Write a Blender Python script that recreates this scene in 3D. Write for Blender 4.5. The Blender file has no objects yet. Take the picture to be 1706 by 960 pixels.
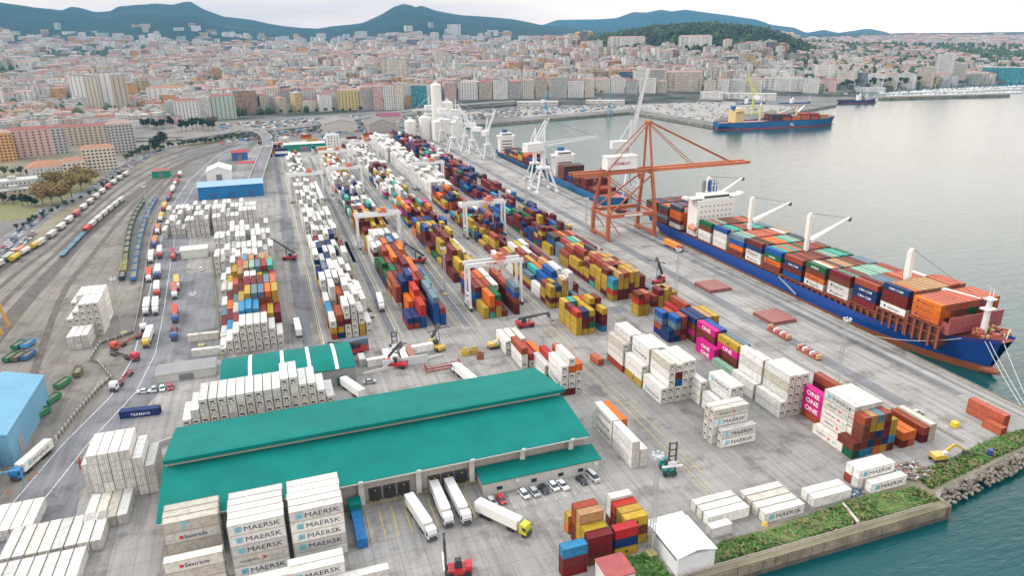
import bpy, bmesh, math, random
import numpy as np
from mathutils import Vector, Matrix
from mathutils.bvhtree import BVHTree
rnd = random.Random(7)
C = bpy.context.scene.collection
scene = bpy.context.scene
rad = math.radians
# ------------------------------------------------------------------ camera, sky, sun, exposure
F_PX, PITCH, ROLL, YAW, CAM_H = 1163.98, 0.3457939, -0.0128966, 0.3302596, 116.776
def cam_basis():
    cy, sy, cp, sp = math.cos(YAW), math.sin(YAW), math.cos(PITCH), math.sin(PITCH)
    f = Vector((sy*cp, cy*cp, -sp)); r = Vector((cy, -sy, 0)); u = r.cross(f)
    cr, sr = math.cos(ROLL), math.sin(ROLL)
    return f, cr*r + sr*u, -sr*r + cr*u
FW, RT, UP = cam_basis()
cam = bpy.data.cameras.new('camera'); cam_o = bpy.data.objects.new('camera', cam); C.objects.link(cam_o)
cam.sensor_width = 36; cam.lens = F_PX/1706*36; cam.clip_start = 1; cam.clip_end = 60000
m = Matrix(((RT.x, UP.x, -FW.x, 0), (RT.y, UP.y, -FW.y, 0), (RT.z, UP.z, -FW.z, CAM_H), (0, 0, 0, 1)))
cam_o.matrix_world = m
scene.camera = cam_o
def ray(px, py):
    return FW + RT*((px-853)/F_PX) - UP*((py-480)/F_PX)
def G(px, py, z=0.0):
    """ground position (metres) of a spot measured on the photograph, at height z"""
    d = ray(px, py); t = (z-CAM_H)/d.z
    return Vector((d.x*t, d.y*t, z))
def at_range(px, r, z=0.0):
    d = ray(px, 62); a = math.atan2(d.x, d.y)
    return Vector((math.sin(a)*r, math.cos(a)*r, z))
def project(p):
    d = Vector(p)-Vector((0, 0, CAM_H)); zc = d.dot(FW)
    if zc < 1: return None
    return 853+F_PX*d.dot(RT)/zc, 480-F_PX*d.dot(UP)/zc
scene.view_settings.view_transform = 'Standard'; scene.view_settings.look = 'None'
scene.view_settings.gamma = 1; scene.view_settings.use_curve_mapping = False
scene.view_settings.exposure = 0.78
SUN_EL, SUN_AZ = rad(32), rad(-70)          # azimuth clockwise from +Y
world = bpy.data.worlds.new('World'); scene.world = world; world.use_nodes = True
nt = world.node_tree; nt.nodes.clear()
N = nt.nodes.new; LK = nt.links.new
out = N('ShaderNodeOutputWorld'); bg = N('ShaderNodeBackground'); bg.inputs['Strength'].default_value = 0.1
sky = N('ShaderNodeTexSky'); sky.sky_type = 'NISHITA'; sky.sun_disc = False
sky.sun_elevation = SUN_EL; sky.sun_rotation = SUN_AZ; sky.air_density = 1.0; sky.dust_density = 1.5
tc = N('ShaderNodeTexCoord'); mp = N('ShaderNodeMapping'); mp.inputs['Scale'].default_value = (1.2, 1.2, 9.0)
no = N('ShaderNodeTexNoise'); no.inputs['Scale'].default_value = 2.2; no.inputs['Detail'].default_value = 7; no.inputs['Roughness'].default_value = .6
LK(tc.outputs['Generated'], mp.inputs['Vector']); LK(mp.outputs['Vector'], no.inputs['Vector'])
cr = N('ShaderNodeValToRGB'); cr.color_ramp.elements[0].position = .36; cr.color_ramp.elements[0].color = (7.4, 5.5, 4.3, 1)
cr.color_ramp.elements[1].position = .62; cr.color_ramp.elements[1].color = (10.2, 7.5, 5.6, 1)
LK(no.outputs['Fac'], cr.inputs['Fac'])
cov = N('ShaderNodeValToRGB'); cov.color_ramp.elements[0].position = .3; cov.color_ramp.elements[0].color = (1, 1, 1, 1)
cov.color_ramp.elements[1].position = .5; cov.color_ramp.elements[1].color = (1, 1, 1, 1)
LK(no.outputs['Fac'], cov.inputs['Fac'])
mx = N('ShaderNodeMix'); mx.data_type = 'RGBA'
sxyz = N('ShaderNodeSeparateXYZ'); LK(tc.outputs['Generated'], sxyz.inputs[0])
el_ = N('ShaderNodeVectorMath'); el_.operation = 'MULTIPLY_ADD'; el_.inputs[1].default_value = (.2, .8, 1.55); el_.inputs[2].default_value = (1, 1, 1)
cl_ = N('ShaderNodeClamp'); LK(sxyz.outputs[2], cl_.inputs[0]); LK(cl_.outputs[0], el_.inputs[0])      # overcast sky: brighter towards the zenith
gm = N('ShaderNodeVectorMath'); gm.operation = 'MULTIPLY'; LK(cr.outputs['Color'], gm.inputs[0]); LK(el_.outputs[0], gm.inputs[1])
gd = N('ShaderNodeVectorMath'); gd.operation = 'DOT_PRODUCT'; gd.inputs[1].default_value = (math.sin(rad(48))*.98, math.cos(rad(48))*.98, .2); LK(tc.outputs['Generated'], gd.inputs[0])
gp = N('ShaderNodeMath'); gp.operation = 'POWER'; gc = N('ShaderNodeClamp'); LK(gd.outputs['Value'], gc.inputs[0]); LK(gc.outputs[0], gp.inputs[0]); gp.inputs[1].default_value = 16      # thinner cloud low on the right
ga = N('ShaderNodeMath'); ga.operation = 'MULTIPLY_ADD'; LK(gp.outputs[0], ga.inputs[0]); ga.inputs[1].default_value = 1.5; ga.inputs[2].default_value = 1.0
gs = N('ShaderNodeVectorMath'); gs.operation = 'SCALE'; LK(gm.outputs[0], gs.inputs[0]); LK(ga.outputs[0], gs.inputs['Scale'])
LK(cov.outputs['Color'], mx.inputs['Factor']); LK(sky.outputs['Color'], mx.inputs['A']); LK(gs.outputs[0], mx.inputs['B'])
LK(mx.outputs['Result'], bg.inputs['Color']); LK(bg.outputs['Background'], out.inputs['Surface'])
sun = bpy.data.lights.new('sun', 'SUN'); sun.energy = 1.1; sun.angle = rad(14); sun.color = (1, .95, .88)
sun_o = bpy.data.objects.new('sun', sun); C.objects.link(sun_o)
sd = Vector((math.sin(SUN_AZ)*math.cos(SUN_EL), math.cos(SUN_AZ)*math.cos(SUN_EL), math.sin(SUN_EL)))
sun_o.rotation_euler = sd.to_track_quat('Z', 'Y').to_euler()
scene.cycles.use_denoising = True
scene.cycles.max_bounces = 5; scene.cycles.diffuse_bounces = 2; scene.cycles.glossy_bounces = 2
scene.cycles.transmission_bounces = 2; scene.cycles.volume_bounces = 1; scene.cycles.transparent_max_bounces = 4
# ------------------------------------------------------------------ materials
MATS = {}
def new_mat(name):
    ma = bpy.data.materials.new(name); ma.use_nodes = True
    MATS[name] = ma
    return ma, ma.node_tree, ma.node_tree.nodes['Principled BSDF']
def math_node(t, op, a, b=None, c=None):
    n = t.nodes.new('ShaderNodeMath'); n.operation = op
    for i, v in enumerate((a, b, c)):
        if v is None: continue
        if isinstance(v, (int, float)): n.inputs[i].default_value = v
        else: t.links.new(v, n.inputs[i])
    return n.outputs[0]
def mix_col(t, fac, a, b, mode='MIX'):
    n = t.nodes.new('ShaderNodeMix'); n.data_type = 'RGBA'; n.blend_type = mode
    for k, v in (('Factor', fac), ('A', a), ('B', b)):
        s = [i for i in n.inputs if i.name == k and (i.type == ('VALUE' if k == 'Factor' else 'RGBA'))][0]
        if isinstance(v, (int, float)): s.default_value = v
        elif isinstance(v, tuple): s.default_value = (*v[:3], 1)
        else: t.links.new(v, s)
    return [o for o in n.outputs if o.type == 'RGBA'][0]
def noise(t, vec, scale, detail=4, rough=.55):
    n = t.nodes.new('ShaderNodeTexNoise'); n.inputs['Scale'].default_value = scale; n.inputs['Detail'].default_value = detail
    n.inputs['Roughness'].default_value = rough
    if vec is not None: t.links.new(vec, n.inputs['Vector'])
    return n.outputs['Fac']
def ramp(t, fac, stops):
    n = t.nodes.new('ShaderNodeValToRGB'); e = n.color_ramp.elements
    while len(e) < len(stops): e.new(.5)
    for i, (p, c) in enumerate(stops):
        e[i].position = p; e[i].color = (*c, 1) if isinstance(c, tuple) else (c, c, c, 1)
    t.links.new(fac, n.inputs['Fac']); return n.outputs['Color']
def geo_pos(t):
    return t.nodes.new('ShaderNodeNewGeometry').outputs['Position']
def uv(t):
    n = t.nodes.new('ShaderNodeUVMap'); s = t.nodes.new('ShaderNodeSeparateXYZ'); t.links.new(n.outputs[0], s.inputs[0])
    return n.outputs[0], s.outputs[0], s.outputs[1]
def bump(t, b, h, dist, strength=1.0):
    n = t.nodes.new('ShaderNodeBump'); n.inputs['Distance'].default_value = dist; n.inputs['Strength'].default_value = strength
    t.links.new(h, n.inputs['Height']); t.links.new(n.outputs[0], b.inputs['Normal'])
def simple(name, col, rough=.6, metal=0.0, var=.25, scale=1.5):
    ma, t, b = new_mat(name)
    f = noise(t, geo_pos(t), scale)
    c = ramp(t, f, [(.3, tuple(x*(1-var) for x in col)), (.7, tuple(min(1, x*(1+var*.6)) for x in col))])
    t.links.new(c, b.inputs['Base Color']); b.inputs['Roughness'].default_value = rough; b.inputs['Metallic'].default_value = metal
    return ma
def src_col(t, mode):
    if mode == 'object':
        return t.nodes.new('ShaderNodeObjectInfo').outputs['Color']
    n = t.nodes.new('ShaderNodeAttribute'); n.attribute_name = 'col'; return n.outputs['Color']
def container_mat(name, mode):
    ma, t, b = new_mat(name)
    base = src_col(t, mode); pos = geo_pos(t)
    f1 = noise(t, pos, .8, 5, .65); f2 = noise(t, pos, 3.5, 3)
    grime = ramp(t, f1, [(.36, (.70, .66, .61)), (.56, (1, 1, 1))])
    c = mix_col(t, .8, base, grime, 'MULTIPLY')
    c = mix_col(t, math_node(t, 'MULTIPLY', ramp(t, f2, [(.66, 0.0), (.74, 1.0)]), .55), c, (.22, .12, .07))
    t.links.new(c, b.inputs['Base Color']); b.inputs['Roughness'].default_value = .6; b.inputs['Specular IOR Level'].default_value = .3
    _, u, v = uv(t)
    w = math_node(t, 'SINE', math_node(t, 'MULTIPLY', u, 2*math.pi/.55))
    bump(t, b, w, .035, .6)
    return ma
container_mat('container_paint', 'object'); container_mat('container_paint_mass', 'attribute')
def facade_mat(name, mode):
    ma, t, b = new_mat(name)
    base = src_col(t, mode); U, u, v = uv(t)
    uu = math_node(t, 'DIVIDE', u, 3.1); vv = math_node(t, 'DIVIDE', v, 3.05)
    fu = math_node(t, 'FRACT', uu); fv = math_node(t, 'FRACT', vv)
    iu = math_node(t, 'FLOOR', uu); iv = math_node(t, 'FLOOR', vv)
    cx = t.nodes.new('ShaderNodeCombineXYZ'); t.links.new(iu, cx.inputs[0]); t.links.new(iv, cx.inputs[1])
    wn = t.nodes.new('ShaderNodeTexWhiteNoise'); wn.noise_dimensions = '3D'; t.links.new(cx.outputs[0], wn.inputs['Vector'])
    cx2 = t.nodes.new('ShaderNodeCombineXYZ'); t.links.new(iu, cx2.inputs[0])
    wc = t.nodes.new('ShaderNodeTexWhiteNoise'); wc.noise_dimensions = '3D'; t.links.new(cx2.outputs[0], wc.inputs['Vector'])
    def inside(x, a, c_):
        return math_node(t, 'MULTIPLY', math_node(t, 'GREATER_THAN', x, a), math_node(t, 'LESS_THAN', x, c_))
    win = math_node(t, 'MULTIPLY', inside(fu, .27, .73), inside(fv, .32, .76))
    wide = math_node(t, 'MULTIPLY', inside(fu, .05, .95), inside(fv, .32, .86))      # balcony bays
    isb = math_node(t, 'GREATER_THAN', wc.outputs['Value'], .78)
    isb2 = math_node(t, 'LESS_THAN', wc.outputs['Value'], .12)                           # blind bay
    msk = math_node(t, 'ADD', math_node(t, 'MULTIPLY', wide, isb), math_node(t, 'MULTIPLY', win, math_node(t, 'SUBTRACT', 1, isb)))
    msk = math_node(t, 'MULTIPLY', msk, math_node(t, 'SUBTRACT', 1, isb2))
    geo = t.nodes.new('ShaderNodeNewGeometry'); sx = t.nodes.new('ShaderNodeSeparateXYZ'); t.links.new(geo.outputs['Normal'], sx.inputs[0])
    vert = math_node(t, 'LESS_THAN', math_node(t, 'ABSOLUTE', sx.outputs[2]), .3)
    msk = math_node(t, 'MULTIPLY', msk, vert)
    glass = ramp(t, wn.outputs['Value'], [(0, (.03, .035, .045)), (.55, (.09, .10, .12)), (.75, (.22, .2, .18)), (1, (.5, .46, .4))])
    slab = math_node(t, 'MULTIPLY', math_node(t, 'LESS_THAN', fv, .12), vert)
    wall = mix_col(t, math_node(t, 'MULTIPLY', slab, .3), base, (.22, .2, .19))
    wall = mix_col(t, .7, wall, ramp(t, noise(t, geo.outputs['Position'], .08, 4), [(.35, (.8, .78, .76)), (.65, (1, 1, 1))]), 'MULTIPLY')
    c = mix_col(t, msk, wall, glass)
    t.links.new(c, b.inputs['Base Color'])
    t.links.new(math_node(t, 'SUBTRACT', .8, math_node(t, 'MULTIPLY', msk, .55)), b.inputs['Roughness'])
    bump(t, b, math_node(t, 'SUBTRACT', 1, msk), .25, .7)
    return ma
facade_mat('facade', 'object'); facade_mat('facade_mass', 'attribute')
def tint_mat(name, mode, rough=.75, sc=.5, amt=.75):
    ma, t, b = new_mat(name); base = src_col(t, mode)
    g = ramp(t, noise(t, geo_pos(t), sc, 5, .65), [(.3, (.62, .6, .58)), (.7, (1, 1, 1))])
    t.links.new(mix_col(t, amt, base, g, 'MULTIPLY'), b.inputs['Base Color']); b.inputs['Roughness'].default_value = rough
    return ma
tint_mat('paint', 'object', .45, .9, .35); tint_mat('paint_mass', 'attribute', .6, .3)
tint_mat('roofing', 'object', .85, .35); tint_mat('glossy_paint', 'object', .22, 1.2, .15)
simple('glass_dark', (.03, .04, .05), .12, 0, .1); simple('rubber', (.025, .025, .025), .8); simple('steel_dark', (.09, .09, .1), .5, .3)
simple('trunk_bark', (.12, .09, .07), .9)
for nm, cc in (('lettering_black', (.03, .03, .035)), ('lettering_white', (.8, .8, .8)), ('lettering_navy', (.02, .03, .16)), ('lettering_red', (.55, .03, .03)), ('lettering_cyan', (.18, .5, .62))):
    simple(nm, cc, .5, 0, .05)
def foliage(name, a, b_):
    ma, t, b = new_mat(name)
    c = ramp(t, noise(t, geo_pos(t), .45, 4, .7), [(.3, a), (.7, b_)]); t.links.new(c, b.inputs['Base Color']); b.inputs['Roughness'].default_value = .8
foliage('leaves_green', (.022, .045, .016), (.07, .11, .04)); foliage('leaves_autumn', (.15, .095, .028), (.33, .235, .08)); foliage('leaves_dark', (.006, .016, .010), (.026, .045, .02))
foliage('grass', (.045, .14, .02), (.15, .26, .06)); foliage('shrub', (.10, .10, .04), (.24, .22, .09)); foliage('leaves_brown', (.09, .06, .035), (.2, .15, .07))
def ground_mat(name, dark, light, sc=.02, joints=0.0, stains=True, streak=False):
    ma, t, b = new_mat(name); pos = geo_pos(t)
    f = noise(t, pos, sc, 7, .62); c = ramp(t, f, [(.3, dark), (.68, light)])
    f3 = noise(t, pos, 1.3, 5, .7); c = mix_col(t, .75, c, ramp(t, f3, [(.25, (.8, .79, .78)), (.75, (1.12, 1.12, 1.12))]), 'MULTIPLY')
    if stains:
        f4 = noise(t, pos, .085, 6, .7); c = mix_col(t, .75, c, ramp(t, f4, [(.37, (.52, .48, .45)), (.49, (1, 1, 1))]), 'MULTIPLY')
        mpn = t.nodes.new('ShaderNodeMapping'); mpn.inputs['Scale'].default_value = (1.1, .03, 1); t.links.new(pos, mpn.inputs['Vector'])
        f5 = noise(t, mpn.outputs[0], .5, 5, .7); c = mix_col(t, .7, c, ramp(t, f5, [(.36, (.66, .64, .62)), (.56, (1, 1, 1))]), 'MULTIPLY')
    if streak:
        mpn = t.nodes.new('ShaderNodeMapping'); mpn.inputs['Scale'].default_value = (1, .012, 1); t.links.new(pos, mpn.inputs['Vector'])
        f5 = noise(t, mpn.outputs[0], .7, 6, .75); c = mix_col(t, .6, c, ramp(t, f5, [(.35, (.55, .52, .48)), (.55, (1, 1, 1))]), 'MULTIPLY')
    if joints:
        br = t.nodes.new('ShaderNodeTexBrick'); br.offset = 0; br.inputs['Scale'].default_value = 1; br.inputs['Mortar Size'].default_value = .09
        br.inputs['Brick Width'].default_value = joints; br.inputs['Row Height'].default_value = joints
        br.inputs['Color1'].default_value = (1, 1, 1, 1); br.inputs['Color2'].default_value = (.87, .87, .88, 1); br.inputs['Mortar'].default_value = (.5, .48, .45, 1)
        t.links.new(pos, br.inputs['Vector']); c = mix_col(t, .7, c, br.outputs['Color'], 'MULTIPLY')
    t.links.new(c, b.inputs['Base Color']); b.inputs['Roughness'].default_value = .85
    bump(t, b, f3, .03, .4)
    return ma
ground_mat('yard_concrete', (.245, .230, .216), (.40, .378, .358), .02, 6.0)
ground_mat('quay_concrete', (.285, .275, .26), (.44, .42, .395), .05, 0, True, True)
ground_mat('asphalt', (.14, .14, .15), (.235, .235, .25), .03, 0, True)
ground_mat('rail_gravel', (.15, .13, .112), (.27, .245, .215), .03, 0, True)
ground_mat('ballast', (.07, .058, .05), (.16, .135, .115), .2, 0, False)
ground_mat('earth', (.12, .11, .06), (.26, .22, .15), .05, 0, False)
ground_mat('city_ground', (.08, .078, .07), (.2, .19, .175), .02, 0, False)
ground_mat('rubble_stone', (.10, .085, .065), (.30, .26, .21), .3, 0, False)
ground_mat('quay_wall_concrete', (.16, .14, .10), (.36, .32, .24), .2, 0, True)
simple('line_white', (.62, .62, .6), .7, 0, .35, .8); simple('line_yellow', (.55, .42, .12), .7, 0, .35, .8)
simple('rail_steel', (.05, .042, .038), .5, .3)
simple('wall_panel', (.55, .54, .51), .7, 0, .12, .4)
def ribbed(name, col, period=.9, rough=.45, axis=0, var=.1):
    ma, t, b = new_mat(name); U, u, v = uv(t)
    c = ramp(t, noise(t, geo_pos(t), .12, 6, .6), [(.3, tuple(x*(1-var) for x in col)), (.7, tuple(x*(1+var) for x in col))])
    w = math_node(t, 'SINE', math_node(t, 'MULTIPLY', u if axis == 0 else v, 2*math.pi/period))
    c = mix_col(t, math_node(t, 'GREATER_THAN', w, .93), c, tuple(x*.86 for x in col))
    t.links.new(c, b.inputs['Base Color']); b.inputs['Roughness'].default_value = rough; bump(t, b, w, .03, .4); b.inputs['Specular IOR Level'].default_value = .2
ribbed('green_roof', (.0, .165, .14), .45, .7, 0, .14); ribbed('blue_cladding', (.16, .36, .51), 1.1); ribbed('deep_blue_cladding', (.02, .17, .40), 1.2)
ribbed('concrete_cladding', (.44, .42, .38), 2.4, .75); ribbed('grey_cladding', (.27, .27, .27), .8, .6)
def water_mat():
    ma, t, b = new_mat('sea_water'); pos = geo_pos(t)
    c = ramp(t, noise(t, pos, .004, 5, .6), [(.3, (.002, .048, .055)), (.7, (.004, .08, .086))])
    t.links.new(c, b.inputs['Base Color']); b.inputs['Roughness'].default_value = .13; b.inputs['IOR'].default_value = 1.33; b.inputs['Specular IOR Level'].default_value = .32
    mpn = t.nodes.new('ShaderNodeMapping'); mpn.inputs['Rotation'].default_value = (0, 0, rad(-20)); mpn.inputs['Scale'].default_value = (.55, 1.6, 1)
    t.links.new(pos, mpn.inputs['Vector'])
    h = math_node(t, 'ADD', math_node(t, 'MULTIPLY', noise(t, mpn.outputs[0], .12, 3, .6), 1.0), math_node(t, 'MULTIPLY', noise(t, mpn.outputs[0], .5, 4, .6), .55))
    bump(t, b, h, .5, .7)
water_mat()
def hill_mat():
    ma, t, b = new_mat('hill_ground'); pos = geo_pos(t)
    c = ramp(t, noise(t, pos, .0016, 8, .62), [(.35, (.010, .024, .022)), (.58, (.022, .042, .032)), (.76, (.07, .07, .06))])
    c = mix_col(t, .8, c, ramp(t, noise(t, pos, .02, 5, .7), [(.3, (.55, .55, .55)), (.7, (1.2, 1.2, 1.2))]), 'MULTIPLY')
    at = t.nodes.new('ShaderNodeAttribute'); at.attribute_name = 'urban'
    c2 = ramp(t, noise(t, pos, .02, 6, .7), [(.35, (.03, .045, .022)), (.5, (.08, .08, .075)), (.65, (.15, .145, .13))])
    c = mix_col(t, at.outputs['Fac'], c, c2)
    t.links.new(c, b.inputs['Base Color']); b.inputs['Roughness'].default_value = .95; b.inputs['Specular IOR Level'].default_value = .1
hill_mat()
# ------------------------------------------------------------------ mesh helpers
class MB:
    def __init__(s): s.v = []; s.f = []; s.m = []; s.c = []; s.mi = 0; s.col = (1, 1, 1)
    def add(s, vs, fs):
        o = len(s.v); s.v += [tuple(v) for v in vs]
        for f in fs: s.f.append([i+o for i in f]); s.m.append(s.mi); s.c.append(s.col)
        return s
    def box(s, cx, cy, cz, sx, sy, sz, rz=0.0, top=1.0):
        """box centred on cx,cy,cz; top scales the upper face"""
        c_, n_ = math.cos(rz), math.sin(rz); vs = []
        for z, k in ((-.5, 1), (.5, top)):
            for x, y in ((-.5, -.5), (.5, -.5), (.5, .5), (-.5, .5)):
                X, Y = x*sx*k, y*sy*k; vs.append((cx+X*c_-Y*n_, cy+X*n_+Y*c_, cz+z*sz))
        return s.add(vs, [(3, 2, 1, 0), (4, 5, 6, 7), (0, 1, 5, 4), (1, 2, 6, 5), (2, 3, 7, 6), (3, 0, 4, 7)])
    def beam(s, a, b, w, h=None, up=(0, 0, 1)):
        a, b = Vector(a), Vector(b); h = h or w; d = (b-a).normalized(); up = Vector(up)
        if abs(d.dot(up)) > .98: up = Vector((0, 1, 0))
        r = d.cross(up).normalized()*(w/2); u = r.cross(d).normalized()*(h/2); vs = []
        for p in (a, b):
            for i, j in ((-1, -1), (1, -1), (1, 1), (-1, 1)): vs.append(p+r*i+u*j)
        return s.add(vs, [(0, 1, 2, 3), (7, 6, 5, 4), (0, 4, 5, 1), (1, 5, 6, 2), (2, 6, 7, 3), (3, 7, 4, 0)])
    def cyl(s, a, b, r0, r1=None, n=10, cap=True):
        a, b = Vector(a), Vector(b); r1 = r0 if r1 is None else r1; d = (b-a).normalized()
        up = Vector((0, 0, 1)) if abs(d.z) < .95 else Vector((1, 0, 0)); x = d.cross(up).normalized(); y = x.cross(d)
        vs = [a+(x*math.cos(2*math.pi*i/n)+y*math.sin(2*math.pi*i/n))*r0 for i in range(n)]+[b+(x*math.cos(2*math.pi*i/n)+y*math.sin(2*math.pi*i/n))*r1 for i in range(n)]
        fs = [(i, i+n, (i+1) % n+n, (i+1) % n) for i in range(n)]
        if cap: fs += [tuple(range(n)), tuple(range(2*n-1, n-1, -1))]
        return s.add(vs, fs)
    def prism(s, pts, z0, z1):
        n = len(pts); vs = [(p[0], p[1], z0) for p in pts]+[(p[0], p[1], z1) for p in pts]
        return s.add(vs, [tuple(range(n-1, -1, -1)), tuple(range(n, 2*n))]+[(i, (i+1) % n, (i+1) % n+n, i+n) for i in range(n)])
    def profile(s, pts, axis, a0, a1):
        """extrude a profile of (h,z) points along axis 'x' or 'y'"""
        n = len(pts); mk = (lambda p, a: (a, p[0], p[1])) if axis == 'x' else (lambda p, a: (p[0], a, p[1]))
        vs = [mk(p, a0) for p in pts]+[mk(p, a1) for p in pts]
        return s.add(vs, [tuple(range(n)), tuple(range(2*n-1, n-1, -1))]+[(i, i+n, (i+1) % n+n, (i+1) % n) for i in range(n)])
    def quad(s, a, b, c_, d): return s.add([a, b, c_, d], [(0, 1, 2, 3)])
    def mesh(s, name, mats, smooth=False, colattr=False):
        me = bpy.data.meshes.new(name); me.from_pydata(s.v, [], s.f); n = len(me.polygons)
        for mm in (mats if isinstance(mats, (list, tuple)) else [mats]): me.materials.append(MATS[mm] if isinstance(mm, str) else mm)
        if max(s.m or [0]) > 0: me.polygons.foreach_set('material_index', s.m)
        finish(me, smooth)
        if colattr: set_col(me, s.c)
        return me
    def build(s, name, mats, parent=None, col=None, smooth=False, loc=None, rz=0, colattr=False):
        return link(name, s.mesh(name, mats, smooth, colattr), parent, col, loc, rz)
def finish(me, smooth=False):
    me.update(); nl = len(me.loops)
    if nl == 0: return
    uvl = me.uv_layers.new(name='UVMap')
    nrm = np.empty(len(me.polygons)*3); me.polygons.foreach_get('normal', nrm); nrm = nrm.reshape(-1, 3)
    tot = np.empty(len(me.polygons), dtype=np.int32); me.polygons.foreach_get('loop_total', tot)
    vi = np.empty(nl, dtype=np.int32); me.loops.foreach_get('vertex_index', vi)
    co = np.empty(len(me.vertices)*3); me.vertices.foreach_get('co', co); P = co.reshape(-1, 3)[vi]
    ln = np.repeat(nrm, tot, axis=0); flat = np.abs(ln[:, 2]) > .75
    tx, ty = -ln[:, 1], ln[:, 0]; L = np.maximum(np.hypot(tx, ty), 1e-6); tx, ty = tx/L, ty/L
    u = np.where(flat, P[:, 0], P[:, 0]*tx+P[:, 1]*ty); v = np.where(flat, P[:, 1], P[:, 2])
    uvl.data.foreach_set('uv', np.stack([u, v], 1).astype(np.float32).ravel())
    if smooth: me.polygons.foreach_set('use_smooth', np.ones(len(me.polygons), dtype=bool))
def set_col(me, face_cols):
    at = me.color_attributes.new('col', 'FLOAT_COLOR', 'CORNER')
    tot = np.empty(len(me.polygons), dtype=np.int32); me.polygons.foreach_get('loop_total', tot)
    a = np.asarray(face_cols, dtype=np.float32); a = np.concatenate([a, np.ones((len(a), 1), np.float32)], 1)
    at.data.foreach_set('color', np.repeat(a, tot, axis=0).ravel())
def link(name, me, parent=None, col=None, loc=None, rz=0):
    o = bpy.data.objects.new(name, me); C.objects.link(o)
    if parent is not None: o.parent = parent
    if col is not None: o.color = (*col, 1)
    if loc is not None: o.location = loc
    if rz: o.rotation_euler = (0, 0, rz)
    return o
def empty(name, loc=(0, 0, 0), rz=0.0):
    o = bpy.data.objects.new(name, None); o.empty_display_size = .5; C.objects.link(o); o.location = loc; o.rotation_euler = (0, 0, rz); return o
def tag(o, label=None, cat=None, group=None, kind=None):
    if label: o['label'] = label
    if cat: o['category'] = cat
    if group: o['group'] = group
    if kind: o['kind'] = kind
    return o
def children_of(o): return [c for c in bpy.data.objects if c.parent == o] if not hasattr(o, '_k') else o._k
def copy_tree(src, kids, loc, rz, col=None, colparts=()):
    """copy a thing and its parts (kids = {part: [sub-parts]})"""
    r = src.copy(); C.objects.link(r); r.location = loc; r.rotation_euler = (0, 0, rz)
    if col is not None and r.type == 'MESH': r.color = (*col, 1)
    for k, subs in kids:
        c = k.copy(); C.objects.link(c); c.parent = r
        if col is not None and k.name.split('.')[0] in colparts: c.color = (*col, 1)
        for s_ in subs:
            d = s_.copy(); C.objects.link(d); d.parent = c
    return r
ORD = ['first', 'second', 'third', 'fourth', 'fifth', 'sixth', 'seventh', 'eighth', 'ninth', 'tenth', 'eleventh', 'twelfth', 'thirteenth', 'fourteenth', 'fifteenth', 'sixteenth', 'seventeenth', 'eighteenth', 'nineteenth', 'twentieth']
def ordw(i): return ORD[i] if i < 20 else '%dth' % (i+1)
def text_mesh(name, body, mat, size=1.0, ex=.0, shear=0, bold=0.0):
    cu = bpy.data.curves.new(name, 'FONT'); cu.body = body; cu.size = size; cu.offset = bold; cu.shear = shear; cu.extrude = ex; cu.resolution_u = 2
    o = bpy.data.objects.new(name, cu); me = bpy.data.meshes.new_from_object(o); bpy.data.objects.remove(o); bpy.data.curves.remove(cu)
    me.name = name; me.materials.clear(); me.materials.append(MATS[mat]); return me
# ------------------------------------------------------------------ the setting
QX = 224.0                                   # quay edge
WATER_Z = -3.4
coast = [(-700, 106.5), (156, 106.5), (158, 112), (190, 117), (QX, 122), (QX, 955), (288, 971), (337, 981), (500, 1020), (560, 1033), (570, 818),
         (760, 905), (930, 985)]
far_edge = [G(x, y)[:2] for x, y in ((1400, 166), (1440, 164), (1442, 159), (1380, 158), (1350, 154), (1440, 148), (1520, 144), (1600, 139), (1720, 132), (1850, 124))]
coast += far_edge
sea_poly = coast+[(12000, 3200), (12000, -900), (-700, -900)]
def in_poly(px, py, poly):
    px = np.asarray(px); py = np.asarray(py); inside = np.zeros(px.shape, bool); n = len(poly)
    for i in range(n):
        x1, y1 = poly[i]; x2, y2 = poly[(i+1) % n]
        cond = ((y1 > py) != (y2 > py)); xi = (x2-x1)*(py-y1)/((y2-y1) if y2 != y1 else 1e-9)+x1
        inside ^= cond & (px < xi)
    return inside
inlet = [G(x, y)[:2] for x, y in ((1478, 97), (1520, 91), (1720, 88), (1760, 99), (1620, 103), (1540, 105))]
def smooth(x, a, b): t = np.clip((x-a)/(b-a), 0, 1); return t*t*(3-2*t)
P1 = [(-60, 3), (0, 2), (25, 5), (60, 9), (106, 14), (118, 16), (136, 10), (151, 12), (174, 19), (199, 18), (214, 10), (227, 9), (272, 6), (302, 8), (322, 4.5), (332, 4), (353, 17), (386, 29), (430, 34), (480, 42), (536, 45), (571, 40), (611, 36), (644, 22), (664, 11), (680, 6), (692, 8), (702, 12), (709, 9), (732, 17), (775, 25), (860, 33), (908, 42), (950, 46), (1000, 51), (1100, 54), (1300, 57), (1500, 59), (1800, 60)]
P2 = [(-60, 58), (860, 50), (890, 45), (913, 39), (933, 32), (1001, 31), (1031, 29), (1059, 19), (1080, 20), (1104, 15), (1122, 18), (1145, 15), (1180, 20), (1213, 24), (1263, 31), (1290, 40), (1326, 44), (1349, 53), (1377, 48), (1402, 53), (1425, 50), (1450, 46), (1478, 51), (1498, 58), (1800, 59)]
def az_px(a):                                     # azimuth -> photograph column (at the horizon)
    c = a-YAW; return 853+F_PX*np.tan(c)/math.cos(PITCH)*1.0
def hor_y(px): return 66.4-(px-423)*0.0130
rs = np.random.RandomState(3)
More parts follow.
